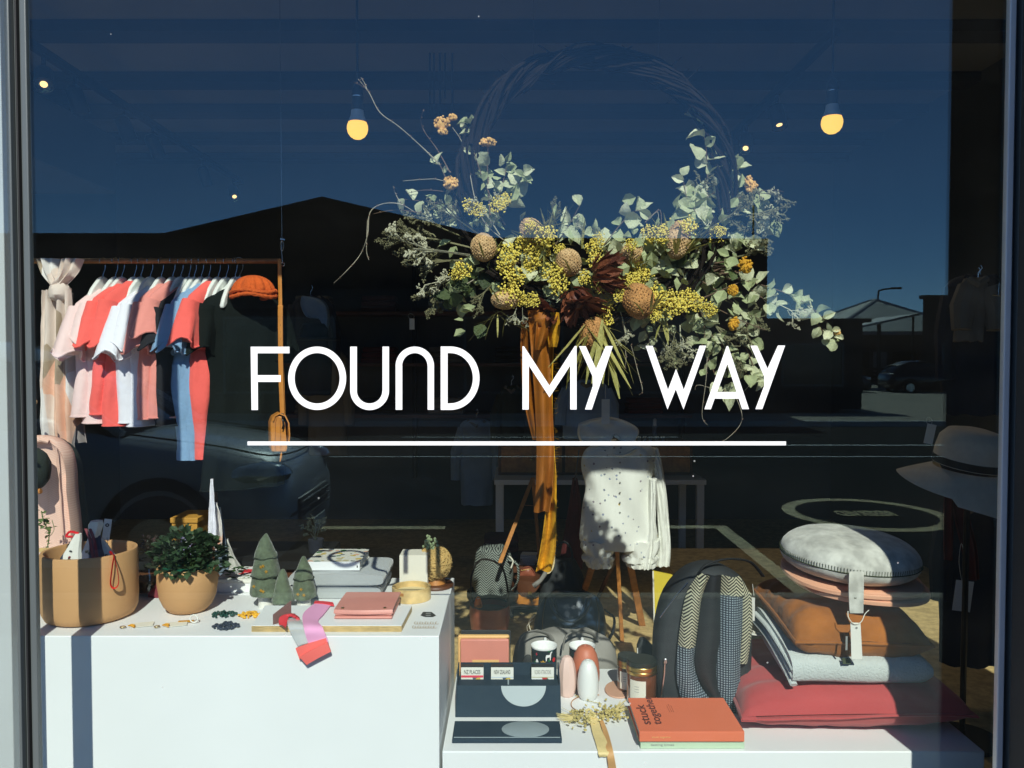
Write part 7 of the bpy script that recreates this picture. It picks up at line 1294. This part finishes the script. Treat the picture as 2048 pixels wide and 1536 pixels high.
t = thing('saddle_bag', 'tan and brown leather saddle bag on the black side table', 'bag', V(((a + b) / 2, 2.55, zk))); shell(t, 'body', curve_pts([V(q) for q in ((1030, 1088, 1164), (1024, 1094, 1176), (1024, 1094, 1192), (1030, 1090, 1206))], 3), 'leather_cognac', .07, .03, 4, 32, 2.5); shell(t, 'flap', curve_pts([V(q) for q in ((1030, 1090, 1158), (1023, 1096, 1168), (1024, 1096, 1180), (1034, 1086, 1190))], 3), 'wood_dark', .078, .02, 4, 32, 2.5); obj('buckle', MB().box(P(1060, 1186, 2.42), (.02, .006, .014)), 'brass', t)
t = thing('paper_stack', 'stack of white papers behind the mustard ribbon end', 'papers', P(1056, 1130, 2.75)); z0 = P(1056, 1132, 2.7).z; 
for k in range(5): obj('sheet', MB().box(V((P(1056 + (k * 7 % 5), 0, 2.75).x, 2.75, z0 + .006 + k * .0115)), (.085, .07, .009), rotz(.12 * ((k * 3) % 4 - 1.5))), 'paper', t, sm=0)
t2 = thing('low_shelf_unit', 'dark low shelf unit behind the saddle bag carrying papers and knits', 'shelf', floorp(1030, 3.0)); a, b = P(955, 0, 2.65).x, P(1110, 0, 2.65).x; obj('top', MB().bx(a, b, 2.68, 3.05, z0 - .03, z0), 'wood_dark', t2, sm=0); obj('side', MB().bx(a, a + .025, 2.69, 3.05, FL, z0 - .031), 'wood_dark', t2, sm=0); obj('side', MB().bx(b - .025, b, 2.69, 3.05, FL, z0 - .031), 'wood_dark', t2, sm=0); obj('shelf', MB().bx(a + .026, b - .026, 2.7, 3.04, FL + .14, FL + .165), 'wood_dark', t2, sm=0)
for k in range(3):
    cl = ('plum_knit', 'maroon', 'plum_knit')[k]; za = z0 + .002 + k * .042; t = thing('folded_knit', ('plum folded knit at the bottom of the pile on the low shelf', 'maroon folded knit in the middle of the pile on the low shelf', 'plum folded knit on top of the pile on the low shelf')[k], 'knitwear', V((P(1005, 0, 2.9).x, 2.9, za)), 'folded knits on the low shelf'); xk0, xk1 = P(968, 0, 2.85).x, P(1036, 0, 2.85).x; rg = []
    for i in range(11):
        f = i / 10; rg.append([V((lerp(xk0, xk1, f) + .004 * sin(3 * q), 2.9 + .11 * math.copysign(abs(cos(q)) ** .4, cos(q)), za + .02 + .02 * math.copysign(abs(sin(q)) ** .6, sin(q)) * (1 if 0 < i < 10 else .6))) for q in [2 * pi * j / 20 for j in range(20)]])
    obj('fold', MB().loft(rg), cl, t, sm=60); obj('edge', MB().tube([V((xk0 + .01, 2.786, za + .02)), V((xk1 - .01, 2.786, za + .02))], .003, 5), cl, t)
t = thing('wooden_brush', 'half-round wooden brush with pale bristles at the end of the mustard ribbon', 'brush', P(1100, 1145, 2.3)); obj('back', MB().loft([[P(1092 + k * 14 * cos(a) + 2, 1118 + k * 26 * sin(a), 2.3 + dy) for a in [-1.5 + 3.2 * j / 16 for j in range(17)]] for k, dy in ((.7, 0), (.8, .02), (.7, .04))], closed=True), 'wood', t); br = MB()
for k in range(40): a = -1.3 + 2.8 * k / 39; br.tube([P(1092 + 10 * cos(a) + 2, 1118 + 20 * sin(a), 2.31), P(1094 + 16 * cos(a), 1119 + 29 * sin(a), 2.3)], .0022, 4)
tag(obj('bristles', br, 'bristle', t), kind='stuff'); obj('handle', MB().tube([P(1094, 1142, 2.32), P(1082, 1160, 2.33), P(1068, 1172, 2.34)], [.012, .01, .014], 8), 'grey_canvas', t)
t = thing('rust_pouch', 'small rust-coloured pouch behind the tan saddle bag', 'pouch', P(1052, 1155, 2.6)); soft(t, 'pouch', [(1036, 1156), (1042, 1140), (1056, 1134), (1066, 1140), (1070, 1156)], 2.56, .03, 'leather_brown', 6); obj('zip', MB().tube([P(1042, 1141, 2.558), P(1062, 1138, 2.558)], .0018, 5), 'brass', t)
t = thing('grey_canvas_bag', 'slouchy grey canvas bag on the floor behind the mugs', 'bag', floorp(1130, 1.05)); shell(t, 'body', curve_pts([V(q) for q in ((1072, 1190, 1268), (1040, 1222, 1285), (1026, 1236, 1320), (1022, 1238, 1400), (1030, 1230, 1500))], 3), 'grey_canvas', .10, .12, 6, 40, 1.05, dt=.3)
for x in (1035, 1125): obj('handle', MB().tube(curve_pts([P(x, 1300, .96), P(x + 8, 1272, .97), P(x + 34, 1262, 1.0), P(x + 60, 1268, 1.02), P(x + 70, 1280, 1.03)]), .010, 8, .35), 'grey_canvas', t)
obj('patch', MB().ell(P(1056, 1322, .955), (.016, .004, .022), None, 14, 8), 'print_black', t)
t = thing('plywood_platform', 'low plywood platform behind the backpack and cushions', 'platform', V((P(1470, 0, 2.3).x, 2.3, FL))); zp = .56; obj('top', MB().bx(P(1318, 0, 2.55).x, 1.55, 1.75, 2.58, zp - .02, zp), 'ply', t, sm=0, bev=.002); obj('front_panel', MB().bx(P(1318, 0, 2.55).x + .02, 1.53, 1.78, 1.80, FL, zp - .021), 'ply', t, sm=0); obj('back_panel', MB().bx(P(1318, 0, 2.55).x + .02, 1.53, 2.53, 2.55, FL, zp - .021), 'ply', t, sm=0)
t = thing('yellow_board', 'yellow board leaning behind the left side of the backpack', 'board', floorp(1322, 1.5)); obj('board', MB().prism([P(1306, 1142, 1.45), P(1345, 1150, 1.45), P(1340, 1200, 1.42), P(1318, 1250, 1.40), P(1310, 1260, 1.40)], (0, .012, 0)), 'yellow_board', t, sm=0); obj('edge_strip', MB().tube([P(1306, 1142, 1.448), P(1309, 1258, 1.398)], .003, 5), 'cream', t)
t = thing('wood_easel', 'slim wooden easel leg rising diagonally behind the herringbone bag', 'easel', floorp(1000, 2.45)); 
def bar(nm, a, b, ya, yb, w_): 
    p, q = P(*a, ya), P(*b, yb); obj(nm, MB().loft([[c + V((w_ * x, w_ * y, 0)) for x, y in ((-1, -1), (1, -1), (1, 1), (-1, 1))] for c in (p, q)]), 'wood', t, sm=0, bev=.001)
bar('front_leg', (1066, 955), (1000, 1125), 2.55, 2.2, .010); bar('back_leg', (1066, 955), (1080, 1130), 2.56, 2.64, .009); bar('cross_bar', (1046, 1010), (1072, 1012), 2.48, 2.58, .006)
# right-hand side: hat, coats, tags
t = thing('sun_hat', 'wide-brimmed pale sun hat with a dark band near the right frame', 'hat', P(1935, 990, 1.1)); c = P(1936, 930, 1.1); r = S(66, 1.1); hh = S(74, 1.1); M = ry(.10) @ rx(.16)
obj('crown', MB().lathe(c, [(r, 0), (r * .99, hh * .4), (r * .93, hh * .72), (r * .74, hh * .93), (r * .4, hh * 1.0), (.001, hh * .98)], 40, M), 'hat_straw', t, sm=70); obj('band', MB().lathe(c, [(r * 1.01, .002), (r * 1.012, S(15, 1.1)), (r * 1.0, S(15.5, 1.1))], 40, M, (False, False)), 'trim_black', t, sm=50)
rg = []
for f in [k / 10 for k in range(11)]:
    rr = lerp(r * .99, r * 1.95, f); rg.append([c + M @ V((rr * cos(a) * 1.0, rr * sin(a) * .86, -.012 - .06 * f - .02 * f * f * (1 - sin(a)) + .026 * f * sin(2 * a + .6) + .012 * f * sin(3 * a) + (.02 * f if cos(a) < -.5 else 0))) for a in [2 * pi * j / 64 for j in range(64)]])
obj('brim', MB().loft(rg + [[p - V((0, 0, .003)) for p in q] for q in rg[::-1]], (False, False)), 'hat_straw', t, sm=70)
t = thing('hat_stand', 'thin dark stand carrying the sun hat', 'stand', floorp(1936, 1.1)); obj('pole', MB().tube([floorp(1936, 1.1), c + V((0, 0, -.02))], .01, 8), 'black_metal', t); obj('foot', MB().lathe(floorp(1936, 1.1), [(.12, 0), (.12, .012), (.001, .015)], 24), 'black_metal', t); obj('head_block', MB().ell(c + V((0, 0, .02)), (r * .8, r * .8, hh * .6), None, 18, 10), 'wool_navy', t)
coat([(1930, 1990, 552), (1900, 2012, 572), (1890, 2016, 650), (1892, 2012, 760), (1896, 2010, 830)], 1.5, 'wool_navy', 'navy coat hanging in the shade above the sun hat', col_='wool_navy'); coat([(1940, 1972, 556), (1932, 1984, 568), (1926, 1980, 600), (1918, 1976, 660), (1916, 1974, 682)], 1.40, 'wool_grey', 'taupe cardigan hanging in front of the navy coat', 'hung_cardigan', .03)
t = thing('steel_hanger', 'steel hanger showing at the shoulder of the navy coat', 'hanger', P(1998, 590, 1.36)); obj('bar', MB().tube([P(1984, 590, 1.36), P(2008, 592, 1.36)], .003, 6), 'steel', t); obj('hook', MB().tube([P(1996, 590, 1.36), P(1998, 566, 1.36)], .002, 5), 'steel', t)
coat([(1912, 1960, 1010), (1890, 1990, 1030), (1884, 2000, 1100), (1888, 2002, 1200), (1890, 2004, 1330)], 1.35, 'wool_navy', 'black garment hanging below the sun hat'); t = thing('maroon_scarf', 'dark maroon scarf hanging below the sun hat', 'scarf', P(1930, 1160, 1.22)); 
def hang2(cols, y, m, nm): 
    A_ = curve_pts([P(a_, z, y) for a_, b_, z in cols], 5); B_ = curve_pts([P(b_, z, y) for a_, b_, z in cols], 5); obj(nm, MB().sheet([[lerp(l, q, s) + V((0, .012 * sin(s * 9), 0)) for s in [j / 10 for j in range(11)]] for l, q in zip(A_, B_)], .003), m, t, sm=70)
hang2([(1902, 1930, 980), (1910, 1942, 1040), (1924, 1956, 1100), (1934, 1960, 1160)], 1.22, 'maroon', 'tail'); hang2([(1890, 1906, 985), (1888, 1908, 1050), (1890, 1906, 1120)], 1.23, 'maroon', 'tail')
def tagcard(px, py, w_, h_, y, lab, ang=0, st=30):
    t = thing('price_tag', lab, 'price tag', P(px, py + h_ / 2, y)); obj('card', MB().box(P(px, py, y), (S(w_, y), .0015, S(h_, y)), ry(ang)), 'paper', t, sm=0); obj('string', MB().tube(curve_pts([P(px - 2, py - h_ / 2 + 3, y), P(px - 8, py - h_ / 2 - st * .5, y), P(px - 3, py - h_ / 2 - st, y), P(px + 4, py - h_ / 2 - st * .5, y), P(px + 2, py - h_ / 2 + 3, y)]), .0009, 4), 'cream', t)
tagcard(1926, 1192, 36, 62, 1.15, 'blank white price tag on a long string below the sun hat', .12, 74); tagcard(1860, 868, 18, 40, 1.6, 'small white price tag left of the sun hat', .2, 14); tagcard(824, 648, 10, 22, 2.8, 'small white price tag in the dark above the letter N', 0, 10)
# things on the left behind the leafy pot
t = thing('kraft_box', 'mustard box behind the leafy terracotta pot', 'box', P(368, 1110, 1.35)); a, b = P(344, 1110, 1.35), P(394, 1046, 1.35); obj('body', MB().bx(a.x, b.x, 1.35, 1.5, a.z, b.z), 'kraft_box', t, bev=.002); obj('lid', MB().bx(a.x - .004, b.x + .004, 1.345, 1.505, b.z + .0005, b.z + .02), 'kraft_box', t, bev=.002)
t = thing('lilac_card', 'lilac card leaning on the mustard box', 'card', P(376, 1110, 1.3)); obj('card', MB().prism([P(360, 1110, 1.32), P(392, 1110, 1.32), P(390, 1072, 1.33), P(362, 1070, 1.33)], (0, .002, 0)), mat('lilac', C(150, 138, 176), .7, .05), t, sm=0)
t = thing('side_counter', 'dark low counter behind the tall plinth carrying the mustard box', 'counter', V((P(380, 0, 1.4).x, 1.42, FL))); zc_ = P(368, 1110, 1.35).z - .001; obj('top', MB().bx(P(250, 0, 1.3).x, P(640, 0, 1.3).x, 1.26, 1.58, zc_ - .03, zc_), 'trim_black', t, sm=0); obj('front_panel', MB().bx(P(252, 0, 1.3).x, P(636, 0, 1.3).x, 1.28, 1.30, FL, zc_ - .031), 'wood_dark', t, sm=0); obj('side_panel', MB().bx(P(636, 0, 1.3).x - .03, P(636, 0, 1.3).x, 1.301, 1.57, FL, zc_ - .031), 'wood_dark', t, sm=0)
c = P(632, 1110, 1.4); c.z = zc_; t = thing('dried_bunch', 'small dark dried bunch in a pot behind the felt trees', 'dried plant', c); obj('pot', MB().lathe(c, [(.025, 0), (.03, .05), (.026, .05), (.001, .04)], 18), 'wool_navy', t); 
SPD = meshof('sprig', sprig(3, 1, 9), 'drop_leaf', 60)
for k in range(5): tag(inst(SPD, 'sprig', t, c + V((0, 0, .045)), V((R.gauss(0, .5), R.gauss(0, .4), 1)).normalized().to_track_quat('Y', 'Z').to_matrix(), .11), kind='stuff')
# back wall shelves with folded things
zs_ = [1.1, 1.5, 1.9]
t = thing('wall_shelves', 'three dark shelves on the back wall of the shop', 'shelf', V((-.2, 4.75, 1.1)))
for z in zs_: sh = obj('shelf', MB().bx(-1.9, 1.4, 4.6, 4.897, z, z + .025), 'wood_dark', t, sm=0)
for x in (-1.88, -.8, .3, 1.36): obj('upright', MB().bx(x, x + .03, 4.82, 4.896, .6, 2.3), 'black_metal', t, sm=0)
cl_ = ['wool_grey', 'maroon', 'pale_blue', 'plum_knit', 'grey_canvas', 'wool_navy']; wh_ = ['bottom', 'middle', 'top']; nn_ = ['leftmost', 'second', 'third', 'fourth', 'fifth', 'sixth']; cn = {'wool_grey': 'taupe', 'maroon': 'maroon', 'pale_blue': 'pale blue', 'plum_knit': 'plum', 'grey_canvas': 'grey', 'wool_navy': 'navy'}
for i, z in enumerate(zs_):
    for k in range(6):
        m = cl_[(k * 5 + i * 2) % 6]; xx = -1.7 + .52 * k; tt = thing('folded_stack', f'folded {cn[m]} cloth on the {wh_[i]} back shelf, {nn_[k]} from the left', 'folded cloth', V((xx + .15, 4.72, z + .025)), 'folded cloths on the back shelves')
        for q in range(3): obj('fold', MB().bx(xx + .006 * q, xx + .28 - .004 * q, 4.63 + .004 * q, 4.82, z + .0255 + q * .043, z + .066 + q * .043), m, tt, bev=.012)
# track lights
def beam_(par, p, d, e):
    l = bpy.data.lights.new('spot_beam', 'SPOT'); l.energy = e; l.color = (1, .80, .58); l.spot_size = 1.5; l.spot_blend = .6; l.shadow_soft_size = .03; o = bpy.data.objects.new('spot_beam', l); col.objects.link(o); o.parent = par; o.location = p - WL[par]; o.rotation_euler = (-d).to_track_quat('Z', 'Y').to_euler()
def track(X, y0, y1, spots, lab, side):
    zt = CE - .165; tt = thing('light_track', lab, 'light track', V((X, (y0 + y1) / 2, zt)), 'ceiling light tracks'); obj('rail', MB().bx(X - .018, X + .018, y0, y1, zt - .035, zt), 'black_metal', tt, sm=0)
    obj('feed_box', MB().bx(X - .03, X + .03, y1 + .001, y1 + .10, zt - .045, zt), 'black_metal', tt, sm=0)
    for k, (px, tilt, lit) in enumerate(spots):
        Yp = X * 1600 / (px - 1024) - 1.6; p = V((X, Yp, zt - .036)); s = thing('spotlight', f'black track spotlight on the {side} track, {nn_[k] if k else "nearest the glass"}' + (' counted from the glass' if k else ''), 'spotlight', p, 'track spotlights'); hd_ = p + V((0, 0, -.09)); d = V((tilt[0], tilt[1], -1)).normalized(); A = aim(d)
        obj('stem', MB().tube([p, hd_], .01, 8), 'black_metal', s); obj('can', MB().lathe(hd_ - d * .05, [(.02, 0), (.04, .02), (.042, .14), (.037, .14), (.034, .125), (.001, .12)], 20, A, (True, False)), 'black_metal', s)
        obj('lamp', MB().lathe(hd_ - d * .05, [(.016, .127), (.001, .129)], 16, A, (False, False)), 'spot_glow', s)
        if lit: beam_(s, hd_ + d * .10, d, 8 if X > 0 else 2.5)
track(-2.16, 1.75, 4.7, [(98, (.5, -.9), 1), (160, (.2, .3), 1), (255, (.3, .3), 1), (312, (.3, .5), 0), (412, (.2, .4), 0), (470, (.5, -.9), 1)], 'black ceiling light track running back along the left side', 'left'); track(1.40, 1.9, 4.7, [(1548, (.1, -.35), 1), (1488, (-.3, -.9), 1)], 'black ceiling light track running back along the right side', 'right')
t = thing('cable_drop', 'bundle of thin dark cables hanging from the ceiling left of the hoop', 'cables', P(868, 230, 2.2))
for px, z in ((860, 232), (868, 214), (880, 240), (890, 196), (905, 236)): p = P(px, z, 2.2); obj('cable', MB().tube([p, V((p.x, p.y, CE - .16))], .005, 5), 'holder_black', t)
t = thing('duct_box', 'pale boxed duct under the ceiling on the left wall', 'duct', V((-2.85, 3, 2.6))); obj('duct', MB().bx(-3.19, -2.55, 1.8, 3.6, 2.62, CE - .162), 'plaster', t, sm=0, bev=.01); obj('grille', MB().bx(-2.9, -2.7, 1.79, 1.799, 2.7, 2.9), 'black_metal', t, sm=0)
t = thing('white_post', 'slim white painted post just inside the narrow side pane', 'post', V((P(11, 768, .12).x, .12, FL))); obj('post', MB().bx(P(-8, 768, .12).x, P(22, 768, .12).x, .105, .135, FL, CE - .163), mat('post_paint', (.50, .52, .52), .6, .05, 3), t, sm=0, bev=.002); obj('base_plate', MB().bx(P(-10, 768, .12).x, P(24, 768, .12).x, .10, .14, FL + .0005, FL + .01), 'white_paint', t, sm=0)
